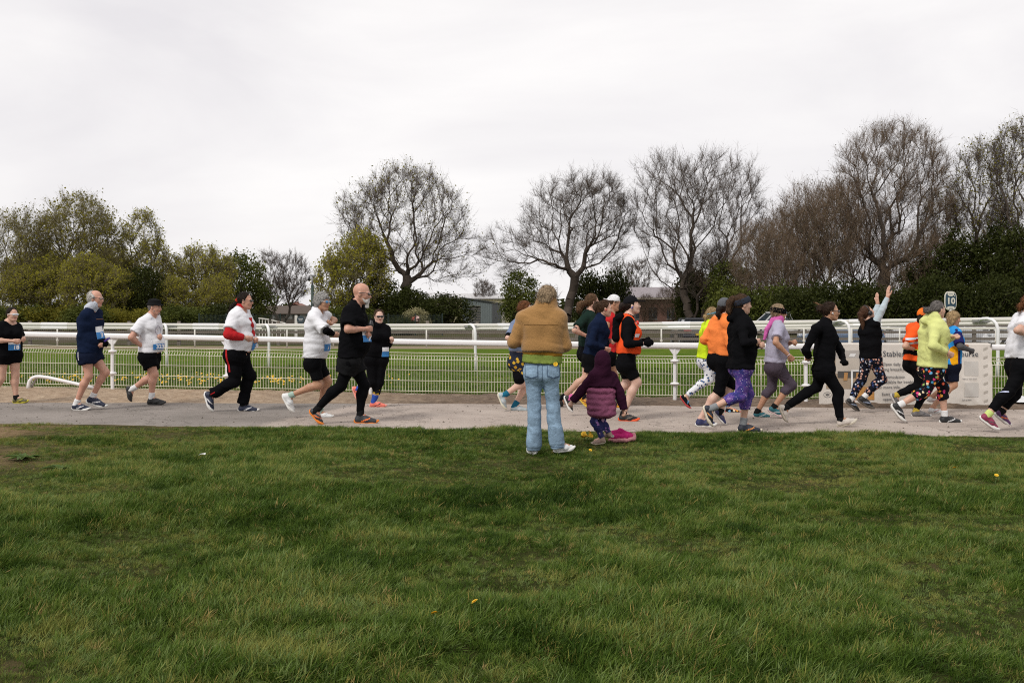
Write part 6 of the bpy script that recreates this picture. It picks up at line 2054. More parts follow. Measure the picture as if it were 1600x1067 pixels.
    def hand(S, side, g=0.0):
        c = S.c
        j, e, w = S.arm[side]
        z = S.sz
        kind = c.get('hand' + side, 'fist')
        if 'hdir' + side in c:
            t = S.P(c['hdir' + side], w[1] - S.d); x = nv(t - w)
        else: x = nv(w - e)
        sg = -1 if side == 'R' else 1
        # palm faces the body's mid-line; thumb side is up
        inw = -S.Lt * sg
        if kind == 'open': inw = S.Fw * 1.0
        n = nv(inw - x * float(inw @ x)); y = np.cross(n, x) * (1 if sg < 0 else -1)
        if kind == 'open' and float(y @ -S.Lt) * sg > 0: y = y
        R = np.array([x, y, n]); h = 1.0 * z * c.get('handsz', 1.0)
        def T(p): return w + (np.array(p) * h) @ R
        lo, hi = S.bounds([w, w + x * 0.2 * h], 0.11 * h)
        v = Vol(lo, hi, 0.0069)
        v.cone(w - x * 0.05, T((0.02, 0, 0)), 0.027 * z + g, 0.024 * h + g, 0.02)
        for yy in (-0.024, -0.008, 0.008, 0.024):
            v.cone(T((0.018, yy * 0.7, 0)), T((0.088 - abs(yy) * 0.25, yy, 0.002)), 0.0155 * h + g, 0.0125 * h + g, 0.014)
        curl = {'fist': (1.15, 1.5, 1.05), 'open': (0.12, 0.15, 0.12), 'grip': (0.85, 1.1, 0.8), 'loose': (0.7, 0.9, 0.6)}[kind]
        Ls = ((0.026, (0.040, 0.025, 0.020)), (0.0085, (0.044, 0.029, 0.021)), (-0.009, (0.041, 0.027, 0.020)), (-0.025, (0.032, 0.021, 0.018)))
        for yy, ls in Ls:
            p = np.array([0.088 - abs(yy) * 0.25, yy, 0.002]); a = 0.0
            spread = yy * (3.2 if kind == 'open' else 0.6)
            for q in range(3):
                a += curl[q]
                dq = np.array([math.cos(a), spread * 1.6 * (q == 0) if kind == 'open' else 0, math.sin(a)]); dq /= np.linalg.norm(dq)
                p2 = p + dq * ls[q]
                v.cone(T(p), T(p2), (0.0098 - 0.0009 * q) * h + g, (0.0090 - 0.0011 * q) * h + g, 0.003)
                p = p2
        tp = [np.array([0.022, 0.026, 0.006]), np.array([0.052, 0.045, 0.016]), np.array([0.078, 0.040, 0.032]), np.array([0.094, 0.024, 0.040])]
        if kind == 'open': tp = [np.array([0.022, 0.026, 0.004]), np.array([0.05, 0.052, 0.012]), np.array([0.078, 0.068, 0.014]), np.array([0.098, 0.076, 0.014])]
        for q in range(3):
            v.cone(T(tp[q]), T(tp[q + 1]), (0.0135, 0.0110, 0.0100)[q] * h + g, (0.0110, 0.0100, 0.0085)[q] * h + g, 0.008)
        V, Q = v.mesh(S.off)
        S.handpos = getattr(S, 'handpos', {}); S.handpos[side] = (T((0.08, 0, 0.03)), R)
        return V, Q
    # -------------------------------------------------- clothes
    def top(S, m, sleeve=(0.6, 0.6), hem=None, g=0.016, flare=0.012, fold=0.009, fr=26, sg=0.014, name="shirt", neck=None, hemn=None, extra=None, vox=0.0145, k=0.055, chestg=None, hood=None, seed=None, ak=0.035):
        c, z = S.c, S.sz
        pts = [S.pc - S.U * 0.2, S.nb + S.U * 0.1] + [q for s in 'RL' if S.arm[s] for q in S.arm[s]]
        if hem is not None: hp_ = S.P(hem); 
        else: hp_ = S.pc - S.U * 0.02
        lo_ = float((S.pc - hp_) @ S.U)
        S.hem_h = -lo_
        lo, hi = S.bounds(pts, 0.28)
        v = Vol(lo, hi, vox)
        S.torso(v, g, max(0.0, lo_ + 0.05), k, chestg)
        if S.c.get('hemflare'):
            for sgn in (-1, 1): v.cone(S.pc + S.Lh * sgn * 0.07 + S.U * 0.1, S.pc + S.Lh * sgn * 0.075 - S.U * (lo_ + 0.02), S.c.get('tr', .12) + g, S.c.get('tr', .12) + g + S.c['hemflare'], 0.05)
        v.plane(hp_, -(S.U if hemn is None else np.asarray(hemn)), 0.01)
        for s, t in zip('RL', sleeve):
            if t > 0:
                S.arm_shape(v, s, sg, t, flare if t <= 1 else 0.0, ak)
                if t > 1.2 and S.arm[s]:           # bunched cuff
                    j, e, w = S.arm[s]; p = e + (w - e) * (t - 1); q = e + (w - e) * (t - 1.1)
                    v.cone(q, p, 0.036 * z + sg * 0.5, 0.032 * z + sg * 0.5, 0.01, True, True)
            elif t < 0:                           # arm hole
                pass
        if neck: v.cone(S.nb - S.U * 0.02, S.nb + (S.hp((-0.02, 0, -0.05)) - S.nb) * neck, 0.078 * z, 0.066 * z, 0.02, capb=True)
        if extra: extra(v)
        if fold: v.folds(fold, fr, seed if seed is not None else int(abs(S.off[0]) * 100) + 3, (0.7, 0.7, 1.25), True)
        # neck opening
        if not neck and not hood:
            v.cone(S.nb + S.U * 0.03 + S.Ft * 0.01, S.hp((-0.01, 0, -0.10)), 0.068 * z, 0.085 * z, 0.008, sub=True)
        V, Q = v.mesh(S.off)
        S.topV, S.topQ = V, Q
        S.bvh = None
        o = S.add(name, V, Q, m); S.top_o = o
        return o
    def bottom(S, m, end=(0.55, 0.55), g=0.012, flare=0.02, fold=0.0065, fr=24, name="shorts", waist=0.16, lg=None, vox=0.0145, k=0.04, extra=None, fixw=True):
        c, z = S.c, S.sz
        pts = [S.pc + S.U * 0.25, S.pc] + [q for s in 'RL' for q in (S.leg[s]['knee'], S.leg[s]['ank'])]
        lo, hi = S.bounds(pts, 0.24)
        v = Vol(lo, hi, vox)
        tr = c.get('tr', 0.12) * z + min(g, 0.012); lat = c.get('lat', 0.075) * z
        for sgn in (-1, 1):
            v.cone(S.pc + S.Lh * sgn * lat * 1.05, S.pc + S.U * 0.16 * z + S.Lh * sgn * lat * 0.85, tr, tr * 0.96, 0.05)
            v.ell(S.pc - S.Fh * 0.042 * z + S.Lh * sgn * 0.065 * z - S.U * 0.02, np.array([S.Fh, S.Lh, S.U]), np.array([0.092, 0.085, 0.105]) * (c.get('tr', .12) / 0.12) ** 0.7 * z + g * 0.6, 0.05)
        v.plane(S.pc + S.U * (min(waist * z, getattr(S, 'hem_h', 9) + 0.03) if fixw else waist * z), S.U, 0.01)
        for s, t in zip('RL', end): S.leg_shape(v, s, g, t, flare, k, lg)
        if extra: extra(v)
        if fold: v.folds(fold, fr, 11 + int(abs(S.off[0]) * 50), (0.8, 0.8, 1.3), True)
        V, Q = v.mesh(S.off)
        S.botV, S.botQ = V, Q
        o = S.add(name, V, Q, m); S.bot_o = o
        return o
    def shoe(S, side, upper, sole, accent=None, sock=None, sock_h=0.12, boot=0.0, heelc=None):
        L = S.leg[side]; fl = L['fl']; x, up = L['x'], L['up']; y = np.cross(up, x)
        sg = -1 if side == 'R' else 1
        R = np.array([x, y, up]); s = fl / 0.28
        def T(p): return L['heel'] + (np.array(p) * s) @ R
        lo, hi = S.bounds([L['heel'], L['heel'] + x * fl, L['ank']], 0.09 * s + boot)
        v = Vol(lo, hi, 0.0090 * s)
        v.cone(T((0.045, 0, 0.05)), T((0.06, 0, 0.085)), 0.040 * s, 0.040 * s, 0.02)
        v.cone(T((0.05, 0, 0.048)), T((0.15, 0, 0.046)), 0.039 * s, 0.040 * s, 0.02)
        v.cone(T((0.15, -0.008, 0.042)), T((0.235, -0.012 * sg, 0.036)), 0.043 * s, 0.028 * s, 0.02)
        v.cone(T((0.15, 0.010, 0.042)), T((0.225, 0.012, 0.036)), 0.040 * s, 0.030 * s, 0.02)
        v.cone(T((0.07, 0, 0.09)), T((0.16, 0, 0.062)), 0.034 * s, 0.026 * s, 0.02)
        if boot: v.cone(T((0.06, 0, 0.08)), T((0.055, 0, 0.10 + boot)), 0.042 * s, 0.046 * s, 0.02, capb=True)
        else: v.cone(T((0.058, 0, 0.125)), T((0.055, 0, 0.20)), 0.034 * s, 0.04 * s, 0.008, sub=True)
        v.plane(T((0, 0, 0.022)), -up, 0.006)
        V, Q = v.mesh(S.off)
        me = mesh_np("shoe", V, [Q])
        me.materials.append(upper)
        if accent is not None:
            me.materials.append(accent)
            loc = (V[Q].mean(1) + S.off - L['heel']) @ R.T / s
            ac = (np.abs((loc[:, 2] - 0.050) - 0.45 * (loc[:, 0] - 0.13)) < 0.0065) & (loc[:, 0] > 0.085) & (loc[:, 0] < 0.185)
            if heelc: ac |= loc[:, 0] < 0.03
            me.polygons.foreach_set("material_index", ac.astype(np.int32))
        o = link("shoe", me, None, S.root)
        # midsole slab with rocker toe
        n = 28
        ring = []
        for k in range(n):
            a = 2 * math.pi * k / n
            cx = math.cos(a); px = 0.140 + 0.144 * cx
            wd = 0.042 + 0.008 * math.cos(a - 0.3) - 0.008 * (abs(px - 0.11) < 0.05)
            ring.append((px, wd * math.sin(a) * (1.0 if abs(cx) < 0.8 else 0.9)))
        def rk(px): return 0.030 * max(0, (px - 0.20) / 0.08) ** 2 + 0.012 * max(0, (0.03 - px) / 0.03) ** 2
        Vs = []
        for zz, sc in ((0.0, 0.93), (0.006, 1.0), (0.024, 1.02), (0.036, 0.97)):
            for px, py in ring:
                Vs.append(T((0.14 + (px - 0.14) * sc, py * sc, zz + rk(px) * (1 if zz < 0.02 else 0.7) + (0.006 * (px < 0.1) if zz > 0.03 else 0))))
        Vs.append(T((0.14, 0, 0.0))); Vs.append(T((0.14, 0, 0.036)))
        Qs = [(r * n + k, r * n + (k + 1) % n, (r + 1) * n + (k + 1) % n, (r + 1) * n + k) for r in range(3) for k in range(n)]
        Ts = [(4 * n, (k + 1) % n, k) for k in range(n)] + [(4 * n + 1, 3 * n + k, 3 * n + (k + 1) % n) for k in range(n)]
        me2 = mesh_np("sole", np.array(Vs) - S.off, [np.array(Qs), np.array(Ts)])
        so = link("sole", me2, sole, o)
        # laces
        lm = MB()
        for q in range(4):
            a = 0.10 + q * 0.022
            zt = 0.117 - q * 0.0115
            lm.tube([tuple(T((a, -0.022, zt - 0.012)) - S.off), tuple(T((a + 0.006, 0, zt + 0.003)) - S.off), tuple(T((a + 0.012, 0.022, zt - 0.012)) - S.off)], 0.003, 4)
        if not boot: lm.build("laces", accent or sole, o)
        if sock is not None:
            v = Vol(*S.bounds([L['ank'], L['ank'] + (L['knee'] - L['ank']) * 0.6], 0.08), 0.011)
            d = nv(L['knee'] - L['ank'])
            ra = 0.034 * S.sz * (0.5 + 0.5 * S.c.get('limb', 1.0)) + 0.0065
            v.cone(T((0.065, 0, 0.06)), L['ank'] + d * 0.02, 0.036 * s, ra, 0.015)
            v.cone(L['ank'] - d * 0.03, L['ank'] + d * sock_h * 0.6, ra, ra + 0.004 + 0.02 * max(0, sock_h - 0.12), 0.01, capb=True)
            V, Q = v.mesh(S.off)
            S.add("sock", V, Q, sock)
        return o
    # -------------------------------------------------- head gear
    def hvol(S, r=0.2, vox=0.009, lo=None):
        a, b = S.bounds([S.hc] + ([S.hp(q) for q in lo] if lo else []), r * S.hs)
        return Vol(a, b, vox)
    def hair(S, style, hm, fluff=0.014, vol=0.0, tail=None, tail_r=None, hairline=0.035, nape=-0.10, seed=1, parent=None, locks=True):
        h = S.hs; R = S.hR
        v = S.hvol(0.2, 0.0088, tail)
        if style == 'bald':
            return None
        g = 0.010 + vol
        v.ell(S.hp((-0.014 - vol * 0.3, 0, 0.034)), R, np.array((0.098 + g, 0.076 + g, 0.092 + g)) * h, 0.01)
        if style in ('bob', 'long'):
            v.cone(S.hp((-0.045, -0.05, 0.0)), S.hp((-0.04, -0.066, nape - 0.02)), 0.052 * h, 0.036 * h, 0.03)
            v.cone(S.hp((-0.045, 0.05, 0.0)), S.hp((-0.04, 0.066, nape - 0.02)), 0.052 * h, 0.036 * h, 0.03)
            v.cone(S.hp((-0.075, 0, 0.0)), S.hp((-0.07, 0, nape - 0.02)), 0.055 * h, 0.045 * h, 0.03)
        else:
            v.cone(S.hp((-0.055, 0, 0.0)), S.hp((-0.050, 0, -0.055)), 0.060 * h, 0.048 * h, 0.03)
        # hairline
        n = np.array([0.75, 0, -0.66]) @ R
        v.plane(S.hp(np.array([0.75, 0, -0.66]) * hairline / (0.75 ** 2 + 0.66 ** 2)), n, 0.008)
        if style == 'fringe_only':      # bald on top, hair at sides and back
            v.plane(S.hp((0.0, 0, 0.055)), np.array([0.62, 0, 0.78]) @ R, 0.01)
        if style not in ('bob', 'long'):
            v.plane(S.hp((0, 0, nape)), -R[2] * 1.0, 0.01)
            v.plane(S.hp((0.008, 0, -0.02)), np.array([0.93, 0, -0.36]) @ R, 0.01)
        if tail is not None:
            tr_ = tail_r or [0.03] * len(tail)
            for a, b, ra, rb in zip(tail[:-1], tail[1:], tr_[:-1], tr_[1:]):
                v.cone(S.hp(a), S.hp(b), ra * h, rb * h, 0.012)
        v.folds(0.0022 + fluff * 0.22, 120, seed, (1, 1, 0.35), True)
        V, Q = v.mesh(S.off)
        o = S.add("hair", V, Q, hm, parent)
        if locks: S.strands(o, V, Q, hm, tail, 520 if tail is None else 620, 1.0 + fluff * 25)
        return o
    def strands(S, o, V, Q, hm, tail, n, wild):
        """loose locks lying over the hair's surface, breaking its outline"""
        rng = np.random.default_rng(int(abs(S.off[0]) * 999) + 5)
        q = Q[rng.choice(len(Q), n)]
        P = V[q]; C = P.mean(1)
        N_ = np.cross(P[:, 2] - P[:, 0], P[:, 3] - P[:, 1]); N_ /= np.maximum(np.linalg.norm(N_, axis=1, keepdims=True), 1e-9)
        W = C + S.off; loc = (W - S.hc) @ S.hR.T / S.hs
        fl = np.stack([-0.55 + 0 * loc[:, 0], loc[:, 1] * 1.5, -0.85 + 0 * loc[:, 0]], -1)
        if tail is not None:
            T = np.array(tail, float)
            dT = np.linalg.norm(loc[:, None] - T[None], axis=2); k = np.argmin(dT, 1)
            nxt = T[np.minimum(k + 1, len(T) - 1)] - T[np.maximum(np.minimum(k, len(T) - 2), 0)]
            near = dT.min(1) < 0.07
            fl = np.where((near & (k > 0))[:, None], nxt / np.maximum(np.linalg.norm(nxt, axis=1, keepdims=True), 1e-6), T[0] - loc)
        f = fl @ S.hR
        f = f + rng.normal(size=f.shape) * 0.22 * np.linalg.norm(f, axis=1, keepdims=True)
        f -= N_ * (f * N_).sum(1, keepdims=True); f /= np.maximum(np.linalg.norm(f, axis=1, keepdims=True), 1e-6)
        sd = np.cross(f, N_)
        L = rng.uniform(0.035, 0.075, (n, 1)) * S.hs; w = rng.uniform(0.0012, 0.0026, (n, 1)) * S.hs
        lift = rng.uniform(0.0, 0.005, (n, 1)) * wild
        A = C + N_ * 0.001; B = C + f * L * 0.5 + N_ * (0.004 + lift); D = C + f * L + N_ * lift * 1.6 + rng.normal(size=C.shape) * 0.004 * wild
        Vs = np.stack([A - sd * w, A + sd * w, B - sd * w, B + sd * w, D], 1).reshape(-1, 3)
        b0 = np.arange(n)[:, None] * 5
        Tr = np.concatenate([b0 + np.array([[0, 1, 3]]), b0 + np.array([[0, 3, 2]]), b0 + np.array([[2, 3, 4]])])
        s_ = link("loose_locks", mesh_np("loose_locks", Vs, [Tr], True), hm, o)
        s_["kind"] = "stuff"
    def hat(S, m, kind='cap', brim_m=None, z0=0.030, name="cap"):
        h = S.hs; R = S.hR
        v = S.hvol(0.21, 0.0085)
        v.ell(S.hp((-0.014, 0, 0.036)), R, np.array((0.114, 0.093, 0.108)) * h, 0.01)
        if kind == 'bucket':
            v.cone(S.hp((-0.01, 0, 0.06)), S.hp((-0.01, 0, 0.122)), 0.100 * h, 0.092 * h, 0.015, capb=True)
        v.plane(S.hp((0, 0, z0)), np.array([0.10, 0, -1]) @ R, 0.006)
        if kind == 'visor':     # open crown
            v.ell(S.hp((-0.014, 0, 0.045)), R, np.array((0.106, 0.085, 0.13)) * h, 0.004, True)
            v.plane(S.hp((0, 0, z0 + 0.048)), R[2], 0.006)
        if kind in ('cap', 'visor', 'backcap'):
            sx = -1 if kind == 'backcap' else 1
            v.ell(S.hp((0.118 * sx, 0, z0 + 0.004)), np.array([nv(np.array([1, 0, -0.12]) @ R), R[1], nv(np.array([0.12, 0, 1]) @ R)]), np.array((0.085, 0.078, 0.0085)) * h, 0.008)
        if kind == 'bucket':
            v.ell(S.hp((0.005, 0, z0 + 0.006)), R, np.array((0.148, 0.125, 0.0095)) * h, 0.012)
        if kind == 'backcap':   # gap above the strap at the forehead
            v.ell(S.hp((0.10, 0, z0 + 0.045)), R, np.array((0.05, 0.05, 0.030)) * h, 0.006, True)
            v.ell(S.hp((-0.014, 0, 0.036)), R, np.array((0.104, 0.083, 0.098)) * h, 0.004, True)
        V, Q = v.mesh(S.off)
        return S.add(name, V, Q, m)
    def band(S, m, z0=0.015, z1=0.065, tilt=0.25, g=0.024, name="headband"):
        h = S.hs; R = S.hR
        v = S.hvol(0.19, 0.0085)
        v.ell(S.hp((-0.014, 0, 0.034)), R, np.array((0.098 + g, 0.076 + g, 0.092 + g)) * h, 0.01)
        n = nv(np.array([-tilt, 0, 1]) @ R)
        v.plane(S.hp((0, 0, z1)), n, 0.006); v.plane(S.hp((0, 0, z0)), -n, 0.006)
        V, Q = v.mesh(S.off)
        return S.add(name, V, Q, m)
    def glasses(S, lens, frame, name="sunglasses", r=(0.009, 0.030, 0.018), wrap=False):
        h = S.hs; R = S.hR
        v = S.hvol(0.16, 0.0055)
        for s in (-1, 1):
            ax = np.array([nv(np.array([1, s * 0.35, 0]) @ R), nv(np.array([-s * 0.35, 1, 0]) @ R), R[2]])
            v.ell(S.hp((0.103, s * 0.034, 0.002)), ax, np.array(r) * h, 0.004)
        if wrap: v.cone(S.hp((0.108, -0.03, 0.006)), S.hp((0.108, 0.03, 0.006)), 0.012 * h, 0.012 * h, 0.01)
        V, Q = v.mesh(S.off)
        o = S.add(name, V, Q, lens)
        m = MB()
        for s in (-1, 1):
            pts = [S.hp((0.100, s * 0.060, 0.008)), S.hp((0.07, s * 0.079, 0.010)), S.hp((0.02, s * 0.088, 0.010)), S.hp((-0.02, s * 0.089, 0.000))]
            m.tube([tuple(p - S.off) for p in pts], 0.0045 * h, 5)
        m.tube([tuple(S.hp((0.112, -0.02, 0.006)) - S.off), tuple(S.hp((0.115, 0, 0.008)) - S.off), tuple(S.hp((0.112, 0.02, 0.006)) - S.off)], 0.004, 5)
        m.build("temple_arms", frame, o)
        return o
    def blob(S, name, prims, m, vox=0.008, fold=0.0, fr=40, parent=None, seed=1, subs=()):
        """prims: list of (a, b, ra, rb) in world space"""
        pts = [p for q in prims for p in (q[0], q[1])]
        mr = max(max(q[2], q[3]) for q in prims)
        v = Vol(*S.bounds(pts, mr + 0.03), vox)
        for q in prims: v.cone(q[0], q[1], q[2], q[3], 0.015, *(q[4:6] if len(q) > 4 else ()))
        for q in subs: v.cone(q[0], q[1], q[2], q[3], 0.004, sub=True)
        if fold: v.folds(fold, fr, seed)
        V, Q = v.mesh(S.off)
        return S.add(name, V, Q, m, parent)
    def tree(S, V, Q):
        return BVHTree.FromPolygons([tuple(p) for p in V], [tuple(int(i) for i in q) for q in Q])
    def decal(S, name, center, normal, w, h, m, surf='top', nu=12, nv_=12, roll=0.0, off=0.006, parent=None, mask=None, lift=0.3):
        """thin sheet laid on the garment: center in zoom coordinates"""
        if surf == 'top':
            if getattr(S, 'bvh', None) is None: S.bvh = S.tree(S.topV, S.topQ)
            b = S.bvh
        else:
            if getattr(S, 'bbvh', None) is None: S.bbvh = S.tree(S.botV, S.botQ)
            b = S.bbvh
        n = nv(normal)
        c0 = S.P(center) - S.off if len(center) < 3 or surf else None
        up = nv(np.array([0, 0, 1.0]) - n * n[2]); rt = np.cross(up, n)
        cr, sr = math.cos(roll), math.sin(roll)
        rt, up = rt * cr + up * sr, up * cr - rt * sr
        # slide along the viewing direction to reach the garment, then project along the normal
        ray0 = Vector(np.array([0, 0, CAMZ]) - S.off); tgt = Vector(c0)
        hit = b.ray_cast(ray0, (tgt - ray0).normalized())
        if hit[0] is None: hit = b.find_nearest(tgt)
        c1 = np.array(hit[0])
        V = []
        for i in range(nu):
            for j in range(nv_):
                u, vv = (i / (nu - 1) - 0.5) * w, (j / (nv_ - 1) - 0.5) * h
                p = c1 + rt * u + up * vv + n * lift
                r = b.ray_cast(Vector(p), Vector(-n))
                if r[0] is None or (np.array(r[0]) - c1) @ n < -0.12:
                    r2 = b.find_nearest(Vector(c1 + rt * u + up * vv)); q = np.array(r2[0]) + np.array(r2[1]) * off
                else: q = np.array(r[0]) + n * off
                V.append(q)
        V = np.array(V).reshape(nu, nv_, 3)
        for _ in range(3):      # paper is stiffer than the cloth under it
            W_ = V.copy()
            W_[1:-1] = 0.5 * V[1:-1] + 0.25 * (V[:-2] + V[2:]); W_[:, 1:-1] = 0.5 * W_[:, 1:-1] + 0.25 * (W_[:, :-2] + W_[:, 2:])
            V = np.where(((W_ - V) @ n)[..., None] > 0, W_, V)
        I = np.arange(nu * nv_).reshape(nu, nv_)
        Qd = np.stack([I[:-1, :-1], I[1:, :-1], I[1:, 1:], I[:-1, 1:]], -1)
        if mask is not None:
            uu, vv = np.meshgrid(np.linspace(-0.5, 0.5, nu)[:-1] + 0.5 / (nu - 1), np.linspace(-0.5, 0.5, nv_)[:-1] + 0.5 / (nv_ - 1), indexing='ij')
            Qd = Qd[mask(uu, vv)]
        Qd = Qd.reshape(-1, 4)
        return S.add(name, V.reshape(-1, 3), Qd, m, parent), c1, n, rt, up
    def bib(S, center, yawdeg, num=None, w=0.19, h=0.17, roll=0.0, split=0.45):
        a = S.yaw + math.radians(yawdeg)
        n = np.array([math.cos(a), math.sin(a), 0.0])
        o, c1, n, rt, up = S.decal("race_bib", center, n, w, h, BIB_W, roll=roll, off=0.007)
        hh = h * (1 - split)
        V = np.array([tuple(v.co) for v in o.data.vertices]).reshape(12, 12, 3)
        k = int(round(12 * (1 - split)))
        Vb = V[:, :k] + n * 0.003
        I = np.arange(12 * k).reshape(12, k)
        Q = np.stack([I[:-1, :-1], I[1:, :-1], I[1:, 1:], I[:-1, 1:]], -1).reshape(-1, 4)
        S.add("number_panel", Vb.reshape(-1, 3), Q, BIB_B, o)
        if num:
            cc = V[6, k // 2] + n * 0.012
            R = np.array([rt, up, n])
            from mathutils import Matrix
            M = Matrix([[rt[0], up[0], n[0]], [rt[1], up[1], n[1]], [rt[2], up[2], n[2]]])
            text_obj("number", num, 0.085, BIB_W, o, tuple(cc), M.to_euler(), 'CENTER', 1.0, 0.001, 0.003)
        return o
# ---------------------------------------------------------------- the people, left to right
FAIR = ("fair", (0.56, 0.345, 0.255)); RUDDY = ("ruddy", (0.52, 0.285, 0.205)); TAN = ("tan", (0.43, 0.235, 0.145)); PALE = ("pale", (0.60, 0.40, 0.32))
BLK = (0.0050, 0.0050, 0.006); NAVY = (0.008, 0.014, 0.036); WHT = (0.70, 0.70, 0.73)
C_BLACK = cloth("black", BLK); C_NAVY = cloth("navy", NAVY); C_WHITE = cloth("white", WHT, var=0.03, bump=0.12); C_BLACK_TIGHT = cloth("black_lycra", (0.005, 0.005, 0.006), rough=0.7)
C_SOCKW = cloth("sock_white", (0.68, 0.68, 0.68)); C_SOCKB = cloth("sock_black", (0.012, 0.012, 0.013)); C_SOCKG = cloth("sock_grey", (0.22, 0.23, 0.24))
def shm(n, c, r=0.6): return mat("shoe_" + n, c, rough=r, var=0.08, scale=30, bump=0.15, bscale=140)
H_DK = ("dark", (0.020, 0.013, 0.010)); H_BR = ("brown", (0.065, 0.036, 0.020)); H_WH = ("white", (0.55, 0.53, 0.50)); H_GR = ("grey", (0.30, 0.29, 0.275)); H_BL = ("blonde", (0.36, 0.25, 0.13)); H_GB = ("greyblonde", (0.31, 0.225, 0.14)); H_RD = ("auburn", (0.14, 0.055, 0.022)); H_GD = ("salt", (0.16, 0.145, 0.135))

def person_black_tee():
    p = Person(dict(z=1, ground=(130, 858), yaw=-42, hyaw=8, hpitch=0, head=(84, 263), nb=(55, 316), pc=(58, 525), sz=0.93, tr=0.127, lat=0.082, limb=1.12, bust=0.09, hs=0.95, waist=0.95,
        shR=(5, 345), shL=(112, 348), armR=((-8, 435), (105, 437)), armL=((128, 420), (160, 424)), legR=((8, 690), (-70, 770), (-40, 840)), legL=((102, 668), (84, 855), (192, 852)),
        hair=('pony', H_DK), label="runner in black shirt and shorts with white sunglasses and yellow shoes"))
    p.body(FAIR)
    p.top(C_BLACK, (0.85, 0.85), hem=(58, 540), g=0.012, fold=0.0065)
    p.bottom(C_BLACK, (0.42, 0.42), flare=0.016)
    p.hair('pony', hair_mat(*H_DK), tail=[(-0.10, 0, 0.03), (-0.13, 0.0, -0.02), (-0.12, 0, -0.10)], tail_r=[0.03, 0.028, 0.014])
    p.glasses(mat("lens_mirror_white", (0.62, 0.66, 0.70), rough=0.15), mat("frame_white", (0.75, 0.75, 0.74)), wrap=True)
    p.bib((104, 465), -25, "18", 0.19, 0.16)
    U = shm("yellow", (0.42, 0.36, 0.02)); SO = shm("yellow_sole", (0.52, 0.46, 0.03))
    for s in 'RL': p.shoe(s, shm("charcoal_yellow", (0.10, 0.09, 0.03)), SO, U, C_SOCKB, 0.05)

def person_navy_elder():
    p = Person(dict(z=1, ground=(540, 906), yaw=-4, hyaw=-4, hpitch=-3, head=(640, 157), nb=(605, 232), pc=(597, 535), tr=0.118, lat=0.082, limb=1.0, belly=0.035, hs=1.0, sz=1.0, twist=-6,
        shR=(572, 268), armR=((525, 405), (648, 446)), armL=((628, 420), (690, 452)), handR='loose', handL='grip',
        legR=((592, 672), (478, 900), (603, 906)), legL=((705, 648), (570, 852), (712, 892)), hair=('fringe_only', H_WH), label="runner in navy top and shorts with patterned neck gaiter and spectacles"))
    p.body(RUDDY, gloves='R')
    p.top(C_NAVY, (1.93, 1.93), hem=(597, 520), g=0.018, fold=0.0104)
    p.bottom(cloth("navy_shorts", (0.009, 0.013, 0.03)), (0.40, 0.40), g=0.016, flare=0.028)
    p.hair('fringe_only', hair_mat(*H_WH), vol=0.004)
    p.glasses(mat("lens_clear", (0.30, 0.22, 0.18), rough=0.1), mat("frame_dark", (0.03, 0.025, 0.025)), "spectacles", (0.005, 0.025, 0.017))
    p.blob("neck_gaiter", [(p.nb + p.U * 0.01 - p.Ft * 0.01, p.hp((-0.005, 0, -0.075)), 0.082, 0.078)], cloth("gaiter", (0.5, 0.53, 0.6), pattern='heather'), fold=0.0052, fr=60)
    g = MB(); V, Q = p.hand('R', 0.004); p.add("glove", V, Q, C_BLACK)
    p.bib((668, 382), -38, "3", 0.15, 0.17, roll=0.08)
    hpz, R = p.handpos['L'] if hasattr(p, 'handpos') and 'L' in p.handpos else (p.arm['L'][2], None)
    p.decal("chest_print", (662, 293), (0.7, -0.7, 0), 0.13, 0.012, cloth("print_brown", (0.16, 0.09, 0.06)))
    p.decal("side_stripe", (521, 520), (0, -1, 0), 0.012, 0.20, C_WHITE, surf='bottom', nu=4, roll=0.08)
    U = shm("navy", (0.010, 0.016, 0.04)); SO = shm("white_sole", (0.68, 0.67, 0.64))
    for s in 'RL': p.shoe(s, U, SO, shm("swoosh_white", (0.6, 0.6, 0.6)), C_SOCKW, 0.11)
    w = p.arm['L'][2]
    p.phone = MB().box(-0.012, 0.012, -0.04, 0.04, -0.07, 0.07)
    o = p.phone.build("phone", mat("phone_violet", (0.06, 0.03, 0.22), rough=0.25), p.root, loc=tuple(w + np.array([0.085, -0.03, 0.03]) - p.off)); o.rotation_euler = (0.2, 0.9, 0.2)

